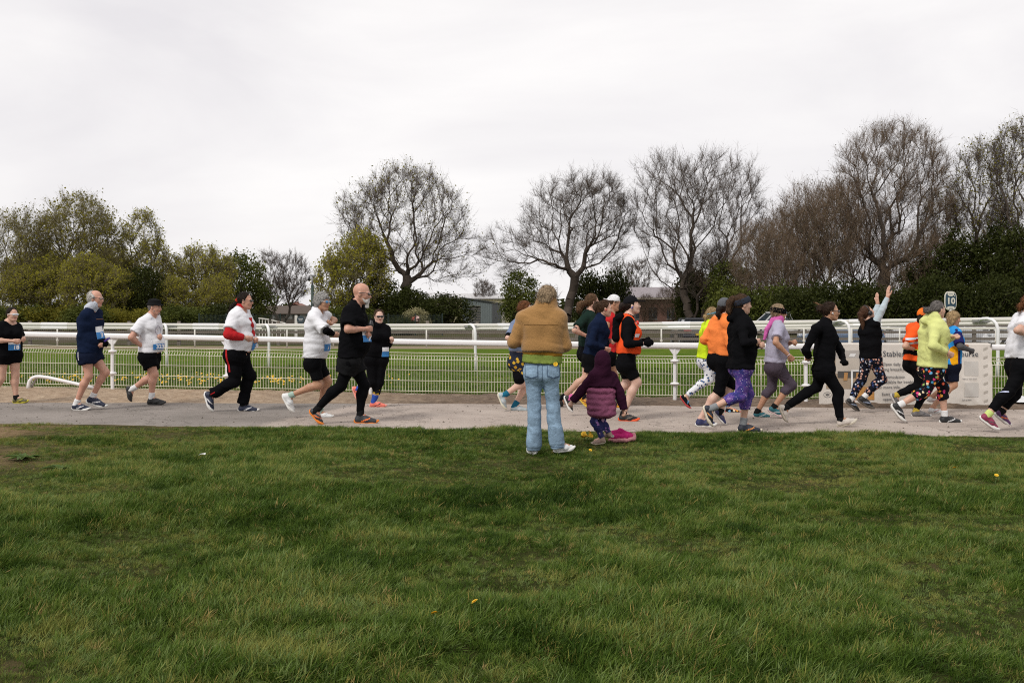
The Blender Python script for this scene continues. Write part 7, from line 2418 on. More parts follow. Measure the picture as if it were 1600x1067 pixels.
def person_bucket_hat():
    p = Person(dict(z=2, ground=(275, 866), yaw=-3, hyaw=-6, hpitch=-4, head=(264, 213), nb=(240, 268), pc=(232, 545), tr=0.121, lat=0.085, limb=1.08, belly=0.05, hs=1.0, sz=0.98, armw=1.1,
        shR=(178, 318), armR=((118, 415), (190, 480)), armL=((290, 432), (325, 410)), legR=((262, 662), (213, 864), (338, 864)), legL=((240, 685), (70, 742), (92, 845)),
        hair=('short', H_GD), label="runner in white shirt and black bucket hat with black shorts"))
    p.body(RUDDY)
    p.top(C_WHITE, (0.72, 0.72), hem=(240, 512), g=0.020, flare=0.028, fold=0.0117)
    p.bottom(C_BLACK, (0.62, 0.60), g=0.02, flare=0.035, fold=0.0091)
    p.hair('short', hair_mat(*H_GD), vol=-0.004, locks=False)
    p.hat(cloth("hat_black", (0.012, 0.012, 0.013)), 'bucket', z0=0.035, name="bucket_hat")
    p.blob("stubble", [(p.hp((0.02, -0.045, -0.06)), p.hp((0.072, 0, -0.098)), 0.024, 0.024), (p.hp((0.02, 0.045, -0.06)), p.hp((0.072, 0, -0.098)), 0.024, 0.024)], mat("stubble_grey", (0.26, 0.19, 0.16), rough=0.9))
    p.bib((293, 460), -40, "323", 0.19, 0.16, roll=0.05)
    p.decal("shirt_print", (285, 365), (0.72, -0.7, 0), 0.15, 0.15, cloth("print_lilac", (0.52, 0.50, 0.56), pattern='heather'), mask=lambda u, v: (np.hypot(u, v) < 0.5) & (np.hypot(u, v) > 0.40) | (np.abs(np.sin(u * 30) * np.sin(v * 26)) > 0.72) & (np.hypot(u, v) < 0.36), nu=22, nv_=22)
    U = shm("black", (0.014, 0.014, 0.015))
    for s in 'RL': p.shoe(s, U, shm("black_sole", (0.02, 0.02, 0.02)), shm("dark_grey", (0.04, 0.04, 0.04)), C_SOCKW, 0.14)

def person_red_sleeves():
    p = Person(dict(z=2, ground=(890, 918), yaw=-2, hpitch=-2, head=(868, 172), nb=(836, 226), pc=(812, 530), tr=0.152, lat=0.075, limb=1.20, belly=0.05, bust=0.10, hs=1.0, sz=1.0, armw=1.15,
        shR=(792, 280), armR=((765, 395), (880, 416)), armL=((880, 405), (945, 425)), legR=((795, 712), (586, 782), (632, 915)), legL=((898, 672), (818, 914), (960, 916)),
        hair=('pony', H_DK), label="runner in white shirt over red sleeves with red striped black trousers"))
    p.body(RUDDY)
    red = cloth("red_jersey", (0.42, 0.018, 0.022))
    S_ = p.top(C_WHITE, (0.74, 0.74), hem=(812, 500), g=0.020, flare=0.03, fold=0.0104)
    v = Vol(*p.bounds([q for s in 'RL' for q in p.arm[s]], 0.15), 0.011)
    for s in 'RL':
        p.arm_shape(v, s, 0.012, 1.86)
    v.folds(0.004, 40, 4); V, Q = v.mesh(p.off); p.add("red_sleeves", V, Q, red)
    p.bottom(C_BLACK, (1.96, 1.96), g=0.020, flare=0.02, fold=0.0125, name="trousers")
    p.hair('pony', hair_mat(*H_DK), tail=[(-0.10, 0, 0.02), (-0.13, 0.0, -0.02), (-0.19, 0, -0.08), (-0.24, 0, -0.15)], tail_r=[0.028, 0.03, 0.034, 0.014])
    p.blob("scrunchie", [(p.hp((-0.112, -0.012, 0.012)), p.hp((-0.112, 0.012, 0.012)), 0.034, 0.034)], cloth("scrunchie_red", (0.55, 0.05, 0.02)), fold=0.0052, fr=90)
    p.glasses(BLACK_GLOSS, BLACK_GLOSS)
    p.blob("red_collar", [(p.nb + p.U * 0.0, p.nb + p.U * 0.035 + p.Ft * 0.008, 0.074, 0.070)], red)
    p.decal("shirt_print", (920, 345), (0.75, -0.66, 0), 0.13, 0.26, red, mask=lambda u, v: np.abs(u + 0.15 * np.sin(v * 6)) < 0.30 + 0.12 * np.sin(v * 17), nu=18, nv_=24)
    p.bib((943, 455), -45, "29", 0.16, 0.19)
    for q in ((748, 570),):
        p.decal("side_stripe", q, (-0.2, -1, 0), 0.03, 0.32, red, surf='bottom', nu=5, nv_=20, roll=0.10)
    p.decal("ankle_zip", (640, 793), (0, -1, 0), 0.12, 0.012, red, surf='bottom', nu=8, nv_=3, roll=0.5)
    U = shm("navy", (0.010, 0.016, 0.04))
    for s in 'RL': p.shoe(s, U, shm("white_sole", (0.68, 0.67, 0.64)), shm("swoosh_white", (0.6, 0.6, 0.6)), C_SOCKB, 0.06)

def person_grey_hair():
    p = Person(dict(z=3, ground=(380, 960), yaw=-6, hyaw=-20, head=(358, 180), nb=(322, 235), pc=(308, 585), tr=0.109, lat=0.08, limb=0.98, bust=0.07, belly=0.03, hs=1.0, sz=1.0,
        shR=(300, 292), armR=((392, 372), (436, 395)), armL=((432, 300), (418, 322)), handL='loose', legR=((335, 735), (80, 800), (152, 925)), legL=((395, 708), (310, 958), (433, 956)),
        hair=('bob', H_GR), label="runner in loose white shirt with blue sunglasses and white shoes"))
    p.body(TAN)
    p.top(C_WHITE, (0.92, 0.5), hem=(305, 555), g=0.030, flare=0.035, fold=0.0125)
    v = Vol(*p.bounds([q for s in 'R' for q in p.arm[s]], 0.15), 0.011)
    p.arm_shape(v, 'R', 0.010, 1.75); V, Q = v.mesh(p.off); p.add("undersleeve", V, Q, C_BLACK)
    p.bottom(C_BLACK_TIGHT, (0.78, 0.76), g=0.010, flare=0.008)
    p.hair('bob', hair_mat(*H_GR), vol=0.014, nape=-0.06, hairline=0.03)
    p.glasses(mat("lens_blue", (0.06, 0.25, 0.5), rough=0.1), mat("frame_white", (0.75, 0.75, 0.74)))
    p.bib((398, 462), -48, "31", 0.15, 0.17)
    for s in 'RL': p.shoe(s, shm("white", (0.66, 0.67, 0.67)), shm("white_sole", (0.68, 0.67, 0.64)), shm("pale_grey", (0.45, 0.46, 0.47)), cloth("sock_mint", (0.33, 0.44, 0.38)), 0.11)

def person_goatee():
    p = Person(dict(z=3, ground=(650, 996), yaw=-3, hpitch=-8, head=(620, 122), nb=(580, 190), pc=(548, 575), tr=0.127, lat=0.09, limb=1.08, belly=0.045, hs=1.06, sz=1.06, armw=1.1, neck=1.1,
        shR=(535, 250), armR=((535, 362), (648, 358)), armL=((590, 400), (665, 392)), handR='grip', legR=((482, 738), (262, 908), (348, 1006)), legL=((638, 735), (568, 990), (732, 996)),
        hair=('bald', H_WH), label="runner all in black holding a bottle, wearing orange soled shoes"))
    p.body(RUDDY)
    p.top(C_BLACK, (0.82, 0.82), hem=(548, 548), g=0.026, flare=0.028, fold=0.0125, extra=lambda v: v.cone(p.nb - p.U * 0.01, p.nb + p.U * 0.03, 0.085, 0.078, 0.02))
    p.bottom(cloth("shorts_black", (0.012, 0.012, 0.013)), (0.52, 0.50), g=0.020, flare=0.03, fold=0.0104)
    p.bottom(C_BLACK_TIGHT, (1.9, 1.9), g=0.008, flare=0.0, fold=0.0039, name="tights")
    p.glasses(BLACK_GLOSS, BLACK_GLOSS, r=(0.006, 0.028, 0.013))
    wb = hair_mat("beard_white", (0.62, 0.60, 0.57))
    p.blob("beard", [(p.hp((0.080, -0.018, -0.078)), p.hp((0.086, 0, -0.150)), 0.026, 0.020), (p.hp((0.080, 0.018, -0.078)), p.hp((0.086, 0, -0.150)), 0.026, 0.020),
                     (p.hp((0.098, -0.022, -0.050)), p.hp((0.098, 0.022, -0.050)), 0.010, 0.010), (p.hp((0.02, -0.052, -0.05)), p.hp((0.066, -0.03, -0.09)), 0.016, 0.022), (p.hp((0.02, 0.052, -0.05)), p.hp((0.066, 0.03, -0.09)), 0.016, 0.022)], wb, 0.006, 0.003, 110)
    p.bib((655, 404), -60, "27", 0.15, 0.15)
    hpz, R = p.handpos['R']
    p.blob("water_bottle", [(hpz + np.array([0, 0.0, -0.05]), hpz + np.array([0.01, 0, 0.05]), 0.032, 0.034), (hpz + np.array([0.01, 0, 0.05]), hpz + np.array([0.012, 0, 0.085]), 0.026, 0.024)], mat("bottle_black", (0.02, 0.02, 0.022), rough=0.35))
    U = shm("charcoal", (0.025, 0.028, 0.034))
    for s in 'RL': p.shoe(s, U, shm("orange_sole", (0.72, 0.20, 0.015)), shm("fire_orange", (0.75, 0.16, 0.02)), C_SOCKB, 0.12)

def person_shades_black():
    p = Person(dict(z=3, ground=(730, 886), yaw=-68, hyaw=-4, head=(736, 277), nb=(732, 332), pc=(716, 560), sz=0.93, tr=0.112, lat=0.085, limb=1.08, bust=0.08, hs=0.93,
        shR=(664, 362), shL=(778, 362), armR=((650, 440), (690, 450)), armL=((790, 470), (815, 445)), handL='loose', legR=((690, 715), (550, 748), (590, 848)), legL=((738, 718), (672, 884), (788, 884)),
        hair=('short', H_BR), label="runner in black facing the camera with wide dark sunglasses, coral shoes"))
    p.body(PALE)
    p.top(C_BLACK, (1.9, 1.9), hem=(716, 545), g=0.018, fold=0.0091, neck=0.35)
    p.bottom(C_BLACK_TIGHT, (1.45, 1.45), g=0.008, flare=0.0, fold=0.0039, name="leggings")
    p.hair('short', hair_mat(*H_BR), vol=0.0, hairline=0.03, tail=[(-0.10, 0, -0.02), (-0.12, 0.04, -0.08)], tail_r=[0.03, 0.015])
    p.glasses(BLACK_GLOSS, BLACK_GLOSS, r=(0.009, 0.036, 0.020), wrap=True)
    p.blob("radio_pouch", [(p.P((690, 312, -0.30)), p.P((690, 330, -0.30)), 0.045, 0.05)], C_BLACK)
    blue = cloth("sleeve_blue", (0.03, 0.08, 0.36)); yel = cloth("yellow_cuff", (0.65, 0.55, 0.06))
    for s in 'RL':
        L = p.leg[s]; d = L['knee'] - L['ank']
        p.blob("calf_sleeve", [(L['ank'] + d * 0.05, L['ank'] + d * 0.35, 0.040, 0.052, True, True)], blue)
        p.blob("yellow_cuff", [(L['ank'] + d * 0.42, L['ank'] + d * 0.68, 0.058, 0.062, True, True)], yel if s == 'R' else cloth("white_cuff", (0.6, 0.6, 0.5), pattern='abstract'))
        p.shoe(s, shm("coral", (0.72, 0.17, 0.12)), shm("coral_sole", (0.75, 0.30, 0.24)), shm("black", (0.014, 0.014, 0.015)), blue, 0.08)
    p.bib((780, 512), 20, None, 0.12, 0.14)

def person_hidden_shorts():
    p = Person(dict(z=4, ground=(195, 778), yaw=-4, hpitch=-12, head=(232, 168), nb=(200, 225), pc=(182, 480), tr=0.110, lat=0.08, limb=1.02, hs=0.98, sz=0.98,
        shR=(165, 270), armR=((128, 335), (215, 345)), armL=((250, 350), (300, 330)), legR=((232, 600), (60, 668), (103, 768)), legL=((240, 625), (143, 775), (250, 778)),
        hair=('short', H_RD), label="runner in yellow patterned shorts mostly hidden behind the tan fleece jacket"))
    p.body(PALE)
    p.top(cloth("dusty_blue", (0.16, 0.20, 0.30)), (0.8, 0.8), hem=(182, 415), g=0.018)
    p.blob("waist_jacket", [(p.pc + p.Lh * -0.06 + p.Fh * 0.02, p.pc + p.Lh * -0.10 - p.U * 0.22 + p.Fh * 0.06, 0.10, 0.09), (p.pc + p.U * 0.06 + p.Fh * 0.03, p.pc - p.U * 0.1 + p.Fh * 0.05, 0.11, 0.11)], C_BLACK, 0.011, 0.008, 30)
    p.bottom(cloth("yellow_print", (0.1, 0.1, 0.1), pattern='yellow_print'), (0.66, 0.64), g=0.016, flare=0.02)
    p.hair('short', hair_mat(*H_RD), vol=0.012, fluff=0.03)
    p.blob("arm_band", [(p.arm['R'][1] + (p.arm['R'][0] - p.arm['R'][1]) * 0.05, p.arm['R'][1] + (p.arm['R'][0] - p.arm['R'][1]) * 0.4, 0.054, 0.058, True, True)], C_BLACK)
    for s in 'RL': p.shoe(s, shm("pale_blue_grey", (0.36, 0.42, 0.44)), shm("cream_sole", (0.60, 0.57, 0.45)), shm("pale_grey", (0.45, 0.46, 0.47)), cloth("sock_teal", (0.015, 0.12, 0.20)), 0.13)

def person_tan_jacket():
    p = Person(dict(z=4, ground=(330, 1030), d=10.0, yaw=86, hyaw=-48, hpitch=-24, head=(365, 98), nb=(345, 172), pc=(328, 540), tr=0.096, lat=0.070, limb=0.92, hs=0.97, sz=1.0, sw=0.17, vox=0.014,
        shL=(225, 222), shR=(425, 222), armL=((160, 362, 0.0), (255, 330, 0.26)), armR=((472, 380, 0.0), (385, 335, 0.27)), handL='grip', handR='grip',
        legL=((285, 745), (292, 1036, -0.02), (250, 1008, 0.22)), legR=((398, 745), (400, 1022, -0.03), (516, 1005, 0.03)),
        hair=('bob', H_GB), group="spectators on the lawn", label="person seen from behind in tan fleece jacket and flared blue jeans"))
    p.body(FAIR)
    fl = cloth("tan_fleece", (0.34, 0.185, 0.066), pattern='fleece', rough=1.0, bump=0.25, sheen=0.3)
    def coll(v):
        v.cone(p.nb - p.U * 0.03, p.nb + p.U * 0.082 + np.array([0.022, 0.025, 0]), 0.112, 0.106, 0.03)
        for s in (-1, 1): v.cone(p.pc + p.U * 0.255 + p.Lh * s * 0.078, p.pc + p.U * 0.46 + p.Lh * s * 0.075, 0.118, 0.112, 0.07)
        v.cone(p.nb + p.U * 0.03 + np.array([0.01, 0.02, 0]), p.nb + p.U * 0.035 + np.array([0.012, 0.02, 0]), 0.118, 0.118, 0.02)
    S_ = p.top(fl, (1.92, 1.92), hem=(328, 412), g=0.045, sg=0.030, ak=0.015, fold=0.0078, fr=22, name="fleece_jacket", extra=coll, hood=True, vox=0.0115, chestg=0.04, k=0.07)
    sm = cloth("fleece_seam", (0.17, 0.09, 0.032))
    p.decal("yoke_seam", (325, 258), (0, -1, 0), 0.34, 0.006, sm, nu=26, nv_=3, off=0.003)
    p.bottom(cloth("mustard_rib", (0.30, 0.15, 0.02)), (0.04, 0.04), g=0.036, flare=0.0, name="jacket_hem", fixw=False, waist=0.222, fold=0.0039,
             extra=lambda v: [v.cone(p.pc + p.U * 0.15 + p.Lh * s * 0.08, p.pc + p.U * 0.24 + p.Lh * s * 0.08, 0.122, 0.124, 0.05) for s in (-1, 1)] + [v.plane(p.P((328, 440)), -p.U, 0.008)])
    p.bottom(cloth("green_print", (0.19, 0.25, 0.055), pattern='heather'), (0.04, 0.04), g=0.026, flare=0.0, name="green_shirt", fixw=False, waist=0.22, fold=0.0052,
             extra=lambda v: [v.cone(p.pc + p.U * 0.05 + p.Lh * s * 0.08, p.pc + p.U * 0.2 + p.Lh * s * 0.08, 0.122, 0.116, 0.05) for s in (-1, 1)] + [v.plane(p.P((328, 486)), -p.U, 0.008)])
    def flare(v):
        for s in 'RL':
            L = p.leg[s]
            v.cone(L['knee'] + (L['ank'] - L['knee']) * 0.15, L['ank'] - np.array([0, 0, 0.045]), 0.058, 0.074, 0.03, capb=True)
    p.bottom(cloth("blue_denim", (0.24, 0.345, 0.46), pattern='jeans', bump=0.35), (1.99, 1.99), g=0.014, flare=0.03, fold=0.0045, fr=26, name="jeans", extra=flare, lg=1.0, vox=0.0115)
    dk = cloth("denim_seam", (0.075, 0.115, 0.18))
    p.decal("yoke_seam", (330, 497), (0, -1, 0), 0.26, 0.006, dk, surf='bottom', nu=20, nv_=3, off=0.003)
    p.decal("seat_seam", (332, 545), (0, -1, 0), 0.006, 0.17, dk, surf='bottom', nu=3, nv_=16, off=0.003)
    for cx, cy in ((288, 1012), (425, 985)): p.decal("hem_seam", (cx, cy), (0, -1, 0), 0.12, 0.006, dk, surf='bottom', nu=14, nv_=3, off=0.003)
    for cx in (268, 400):
        o = p.decal("back_pocket", (cx, 535), (0.0, -1, 0.1), 0.125, 0.135, cloth("blue_denim", (0.2, 0.3, 0.42)), surf='bottom', off=0.005)[0]
        p.decal("pocket_stitching", (cx, 535), (0.0, -1, 0.1), 0.129, 0.139, dk, surf='bottom', off=0.0065, nu=24, nv_=24, parent=o, mask=lambda u, v: ((np.abs(u) > 0.455) & (v > -0.30)) | (v > 0.455) | ((np.abs(v + 0.5 - np.abs(u) * 0.35) < 0.05)))
    p.hair('bob', hair_mat(*H_GB), vol=0.004, nape=-0.03, hairline=0.04, fluff=0.03)
    for s in 'RL': p.shoe(s, shm("white", (0.66, 0.67, 0.67)), shm("white_sole", (0.68, 0.67, 0.64)), None, None)
    w = 0.5 * (p.arm['L'][2] + p.arm['R'][2])
    o = MB().box(-0.04, 0.04, -0.005, 0.005, -0.075, 0.075).build("phone", mat("phone_black", (0.015, 0.015, 0.016), rough=0.2), p.root, loc=tuple(w + np.array([0, 0.10, 0.04]) - p.off)); o.rotation_euler = (-0.5, 0, 0)
    # the dandelion tucked into the waistband
    FV, FT = flower_parts(np.random.default_rng(2), 0.022)
    o = link("tucked_flower", mesh_np("tucked_flower", FV, [FT], False), YEL, p.root, tuple(p.P((412, 492, -0.19)) - p.off)); o.rotation_euler = (1.3, 0, 0)

def person_curly():
    p = Person(dict(z=4, ground=(680, 748), yaw=12, hpitch=-4, hyaw=6, head=(632, 122), nb=(618, 178), pc=(600, 430), tr=0.112, lat=0.085, limb=1.0, hs=1.0, sz=1.02,
        shR=(585, 222), armR=((522, 290), (600, 325)), armL=((665, 300), (720, 310)), legR=((592, 570), (415, 680), (440, 765)), legL=((660, 575), (600, 745), (700, 748)),
        hair=('long', H_BR), label="runner in bottle green shirt and black shorts beyond the navy top"))
    p.body(FAIR)
    p.top(cloth("bottle_green", (0.012, 0.026, 0.020)), (0.72, 0.72), hem=(596, 390), g=0.018, flare=0.02)
    p.bottom(C_BLACK, (0.6, 0.6), flare=0.02)
    p.hair('pony', hair_mat("curly", (0.11, 0.062, 0.032)), vol=0.006, fluff=0.03, tail=[(-0.09, 0, 0.0), (-0.14, 0.0, -0.03), (-0.21, 0, -0.06), (-0.23, 0.0, -0.13), (-0.20, 0, -0.18)], tail_r=[0.04, 0.05, 0.058, 0.05, 0.02])
    j, e, w = p.arm['R']
    q = j + (e - j) * 0.86
    p.blob("tattoo", [(q + np.array([-0.012 + 0.024 * math.cos(a), -0.035, 0.024 * math.sin(a)]), q + np.array([-0.012 + 0.024 * math.cos(a + .8), -0.035, 0.024 * math.sin(a + .8)]), 0.007, 0.007) for a in np.arange(0, 5, 0.8)], mat("tattoo_ink", (0.03, 0.03, 0.035), rough=0.6), 0.005)
    for s in 'RL': p.shoe(s, shm("black", (0.014, 0.014, 0.015)), shm("black_sole", (0.02, 0.02, 0.02)), None, C_SOCKB, 0.10)

def person_navy_bun():
    p = Person(dict(z=4, ground=(700, 808), yaw=0, hpitch=-4, head=(708, 162), nb=(678, 215), pc=(630, 455), tr=0.118, lat=0.08, limb=1.05, bust=0.08, belly=0.03, hs=0.97, sz=0.97,
        shR=(652, 265), armR=((618, 372), (705, 398)), armL=((668, 360), (735, 352)), legR=((612, 610), (455, 685), (498, 785)), legL=((700, 600), (640, 805), (755, 806)),
        hair=('pony', H_BR), label="runner in navy long sleeved top directly behind the plum coated child"))
    p.body(FAIR)
    p.top(C_NAVY, (1.9, 1.9), hem=(628, 440), g=0.020, fold=0.0104, neck=0.4)
    p.bottom(C_BLACK, (0.58, 0.58), flare=0.02)
    p.hair('pony', hair_mat(*H_BR), vol=0.002, fluff=0.02, tail=[(-0.09, 0, 0.03), (-0.13, 0.0, 0.06), (-0.15, 0, 0.02), (-0.11, 0, -0.05), (-0.09, 0, -0.10)], tail_r=[0.03, 0.05, 0.052, 0.035, 0.012])
    p.blob("earbud", [(p.hp((0.005, -0.09, -0.015)), p.hp((0.005, -0.085, -0.03)), 0.011, 0.008)], mat("earbud_red", (0.6, 0.03, 0.03), rough=0.4))
    for s in 'RL': p.shoe(s, shm("black", (0.014, 0.014, 0.015)), shm("white_sole", (0.68, 0.67, 0.64)), None, cloth("sock_pink", (0.55, 0.12, 0.28)), 0.09)

def person_white_cap():
    p = Person(dict(z=4, ground=(750, 757), yaw=0, hpitch=-10, head=(762, 128), nb=(740, 190), pc=(728, 440), tr=0.106, lat=0.08, limb=0.98, hs=0.98, sz=1.0,
        shR=(728, 232), armR=((690, 330), (735, 345)), armL=((740, 330), (790, 330)), legR=((660, 590), (542, 692), (598, 755)), legL=((765, 560), (722, 752), (782, 757)),
        hair=('short', H_BR), label="runner in red vest and backwards white cap, half hidden by others"))
    p.body(TAN)
    p.top(cloth("red_vest", (0.46, 0.02, 0.022)), (0.0, 0.0), hem=(730, 420), g=0.012)
    p.bottom(C_BLACK, (0.55, 0.55), flare=0.02)
    p.hair('short', hair_mat(*H_BR), vol=-0.003, locks=False)
    p.hat(cloth("cap_white", (0.68, 0.68, 0.69)), 'backcap', z0=0.03, name="white_cap")
    p.glasses(mat("lens_brown", (0.05, 0.025, 0.015), rough=0.1), BLACK_GLOSS)
    p.blob("hydration_tube", [(p.P((748, 200, -0.05)), p.P((752, 240, -0.08)), 0.018, 0.016), (p.P((752, 240, -0.08)), p.P((748, 275, -0.1)), 0.016, 0.014)], mat("tube_white", (0.6, 0.6, 0.62)))
    for s in 'RL': p.shoe(s, shm("amber", (0.70, 0.30, 0.02)), shm("amber_sole", (0.72, 0.50, 0.06)), shm("black", (0.014, 0.014, 0.015)), C_SOCKB, 0.08)

def person_black_cap():
    p = Person(dict(z=4, ground=(850, 834), yaw=-2, hpitch=8, head=(868, 142), nb=(845, 208), pc=(832, 490), tr=0.112, lat=0.08, limb=1.08, bust=0.09, belly=0.03, hs=1.0, sz=1.0,
        shR=(842, 255), armR=((838, 372), (935, 364)), armL=((880, 372), (938, 350)), hdirR=(985, 362), handR='loose', legR=((898, 600), (785, 832), (912, 836)), legL=((840, 605), (740, 660), (752, 755)),
        hair=('pony', H_DK), label="runner in black peaked cap and bright orange running vest"))
    p.body(PALE, gloves=True)
    p.top(C_BLACK, (1.9, 1.9), hem=(832, 435), g=0.012, fold=0.0065, neck=0.15)
    org = cloth("vest_orange", (0.78, 0.085, 0.02))
    v = Vol(*p.bounds([p.pc, p.nb], 0.34), 0.0115)
    p.torso(v, 0.020, 0.06); v.plane(p.P((832, 428)), -p.U, 0.008)
    for sgn in (-1, 1): v.cone(p.sho['RL'[sgn > 0]] + p.Ls * sgn * 0.06 - p.U * 0.15, p.sho['RL'[sgn > 0]] + p.Ls * sgn * 0.05 + p.U * 0.12, 0.105, 0.10, 0.01, sub=True)
    v.cone(p.nb - p.U * 0.02 + p.Ft * 0.04, p.hp((0, 0, -0.1)), 0.10, 0.12, 0.01, sub=True)
    v.folds(0.005, 28, 5); V, Q = v.mesh(p.off); p.add("orange_vest", V, Q, org)
    p.topV, p.topQ, p.bvh = V, Q, None
    for cx in (782, 880): p.decal("white_band", (cx, 322), (-1 if cx < 800 else 0.8, -0.6, 0), 0.11, 0.045, C_WHITE)
    p.blob("back_pack", [(p.P((778, 232, -0.06)), p.P((778, 330, -0.06)), 0.062, 0.066), (p.P((790, 215, -0.12)), p.P((800, 200, -0.10)), 0.05, 0.045)], C_BLACK, fold=0.0078, fr=40)
    for s in 'RL':
        V, Q = p.hand(s, 0.004); p.add("glove", V, Q, C_BLACK)
    p.bottom(C_BLACK_TIGHT, (0.80, 0.78), g=0.008, flare=0.004)
    p.hair('pony', hair_mat(*H_DK), vol=0.002, tail=[(-0.09, 0, 0.0), (-0.14, 0, 0.01), (-0.16, 0, -0.02)], tail_r=[0.03, 0.05, 0.04], locks=False)
    p.hat(cloth("cap_black", (0.010, 0.010, 0.012)), 'cap', z0=0.040, name="peaked_cap")
    p.blob("earbud", [(p.hp((0.0, -0.092, -0.02)), p.hp((-0.03, -0.09, -0.045)), 0.009, 0.007)], mat("earbud_blue", (0.03, 0.08, 0.35), rough=0.4))
    p.blob("whistle_toy", [(p.P((900, 240, -0.22)), p.P((902, 250, -0.22)), 0.018, 0.018)], mat("toy_red", (0.7, 0.05, 0.03), rough=0.4))
    for s in 'RL': p.shoe(s, shm("black", (0.014, 0.014, 0.015)), shm("orange_red_sole", (0.75, 0.09, 0.015)), shm("bronze", (0.16, 0.12, 0.09)), C_SOCKB, 0.04)

def child_in_coat():
    p = Person(dict(z=4, ground=(690, 968), d=10.75, yaw=118, hyaw=-20, head=(690, 470), nb=(690, 535), pc=(680, 735), tr=0.085, lat=0.045, limb=0.72, hs=0.84, sz=0.62, sw=0.20, child=True, vox=0.010, armw=1.25,
        shL=(638, 560), shR=(752, 566), armL=((570, 645, 0.0), (512, 712, 0.02)), armR=((795, 655, 0.03), (818, 765, 0.03)), handL='fist', handsz=1.05,
        legL=((640, 835), (712, 962), (624, 974)), legR=((690, 835), (750, 930, 0.0), (715, 922, 0.11)),
        hair=('short', H_BR), group="spectators on the lawn", label="small child in hooded plum padded coat with arms spread wide"))
    p.body(FAIR)
    plum = cloth("plum_dark", (0.030, 0.008, 0.020)); pink = cloth("plum_pink", (0.25, 0.075, 0.14), rough=0.5, bump=0.5)
    v = Vol(*p.bounds([p.pc - p.U * 0.15, p.hc] + [q for s in 'RL' for q in p.arm[s]], 0.22), 0.010)
    ch = p.pc + p.U * 0.30
    for sgn in (-1, 1):
        v.cone(p.pc + p.U * 0.20 + p.Lh * sgn * 0.045, p.nb - p.U * 0.05 + p.Ls * sgn * 0.05, 0.118, 0.085, 0.05)
    v.plane(p.P((680, 625)), -p.U, 0.01)
    for s in 'RL': p.arm_shape(v, s, 0.028, 1.97, 0, 0.04)
    v.ell(p.hp((-0.012, 0, 0.02)), p.hR, np.array((0.118, 0.100, 0.118)) * p.hs, 0.03)
    v.cone(p.hp((-0.03, 0, -0.04)), p.nb + p.U * 0.0, 0.082, 0.10, 0.03)
    v.ell(p.hp((0.10, 0, -0.01)), p.hR, np.array((0.075, 0.062, 0.085)) * p.hs, 0.01, True)
    v.folds(0.006, 34, 7); V, Q = v.mesh(p.off); p.add("hooded_yoke", V, Q, plum)
    # quilted lower half: stacked rolls
    z0, z1 = p.P((680, 800)), p.P((680, 632))
    prims = []
    n = 5
    v = Vol(*p.bounds([z0, z1], 0.24), 0.010)
    for i in range(n):
        c0 = z0 + (z1 - z0) * (i + 0.5) / n
        for sgn in (-1, 0, 1):
            v.ell(c0 + p.Lh * sgn * 0.055 + np.array([0.012 * (n - i) / n, 0, 0]), np.array([p.Fh, p.Lh, p.U]), (0.128 - 0.004 * i, 0.112, 0.048), 0.034)
    v.folds(0.006, 48, 9); V, Q = v.mesh(p.off); p.add("quilted_skirt", V, Q, pink)
    p.bottom(cloth("child_print", (0.1, 0.1, 0.1), pattern='child'), (1.97, 1.97), g=0.012, flare=0.004, fold=0.0078, fr=50, name="leggings", vox=0.009)
    bt = shm("taupe_boot", (0.27, 0.19, 0.15)); bs_ = shm("boot_sole", (0.46, 0.39, 0.30))
    for s in 'RL': p.shoe(s, bt, bs_, shm("mauve", (0.20, 0.11, 0.11)), None, boot=0.05)

def pink_jacket():
    d = 11.05; c = at(967, 690, d)
    root_loc = np.array([c[0], d, float(ground_z(c[0], d)) + 0.02])
    o = empty("pink_jacket", tuple(root_loc)); tag(o, "crumpled pink jacket lying on grass beside the child", "jacket"); o.scale = (0.88, 0.88, 0.88)
    v = Vol((-0.25, -0.2, -0.05), (0.25, 0.2, 0.22), 0.009)
    for a, b, ra, rb in (((-0.10, 0, 0.07), (0.02, -0.02, 0.11), 0.05, 0.055), ((0.02, -0.02, 0.11), (0.13, 0, 0.06), 0.05, 0.045), ((-0.08, -0.07, 0.05), (0.08, -0.08, 0.06), 0.045, 0.04), ((-0.02, 0.05, 0.07), (0.10, 0.05, 0.06), 0.05, 0.05), ((0.08, -0.08, 0.06), (0.16, -0.02, 0.05), 0.04, 0.035)):
        v.cone(a, b, ra, rb, 0.012)
    v.folds(0.006, 45, 4); V, Q = v.mesh(); link("shell", mesh_np("shell", V, [Q]), cloth("magenta_shell", (0.42, 0.02, 0.13)), o)
    v = Vol((-0.25, -0.22, -0.05), (0.28, 0.2, 0.16), 0.009)
    for a, b, ra, rb in (((-0.13, -0.09, 0.02), (0.06, -0.12, 0.02), 0.022, 0.024), ((0.06, -0.12, 0.02), (0.18, -0.05, 0.035), 0.024, 0.03), ((0.18, -0.05, 0.035), (0.19, 0.03, 0.08), 0.03, 0.022)):
        v.cone(a, b, ra, rb, 0.012)
    v.folds(0.007, 50, 5); V, Q = v.mesh(); link("lining", mesh_np("lining", V, [Q]), cloth("lining_pink", (0.52, 0.24, 0.25)), o)
    MB().tube([(-0.09, -0.125, 0.075), (-0.09, -0.135, 0.075)], 0.018, 10).build("button", mat("button_white", (0.6, 0.58, 0.55)), o)

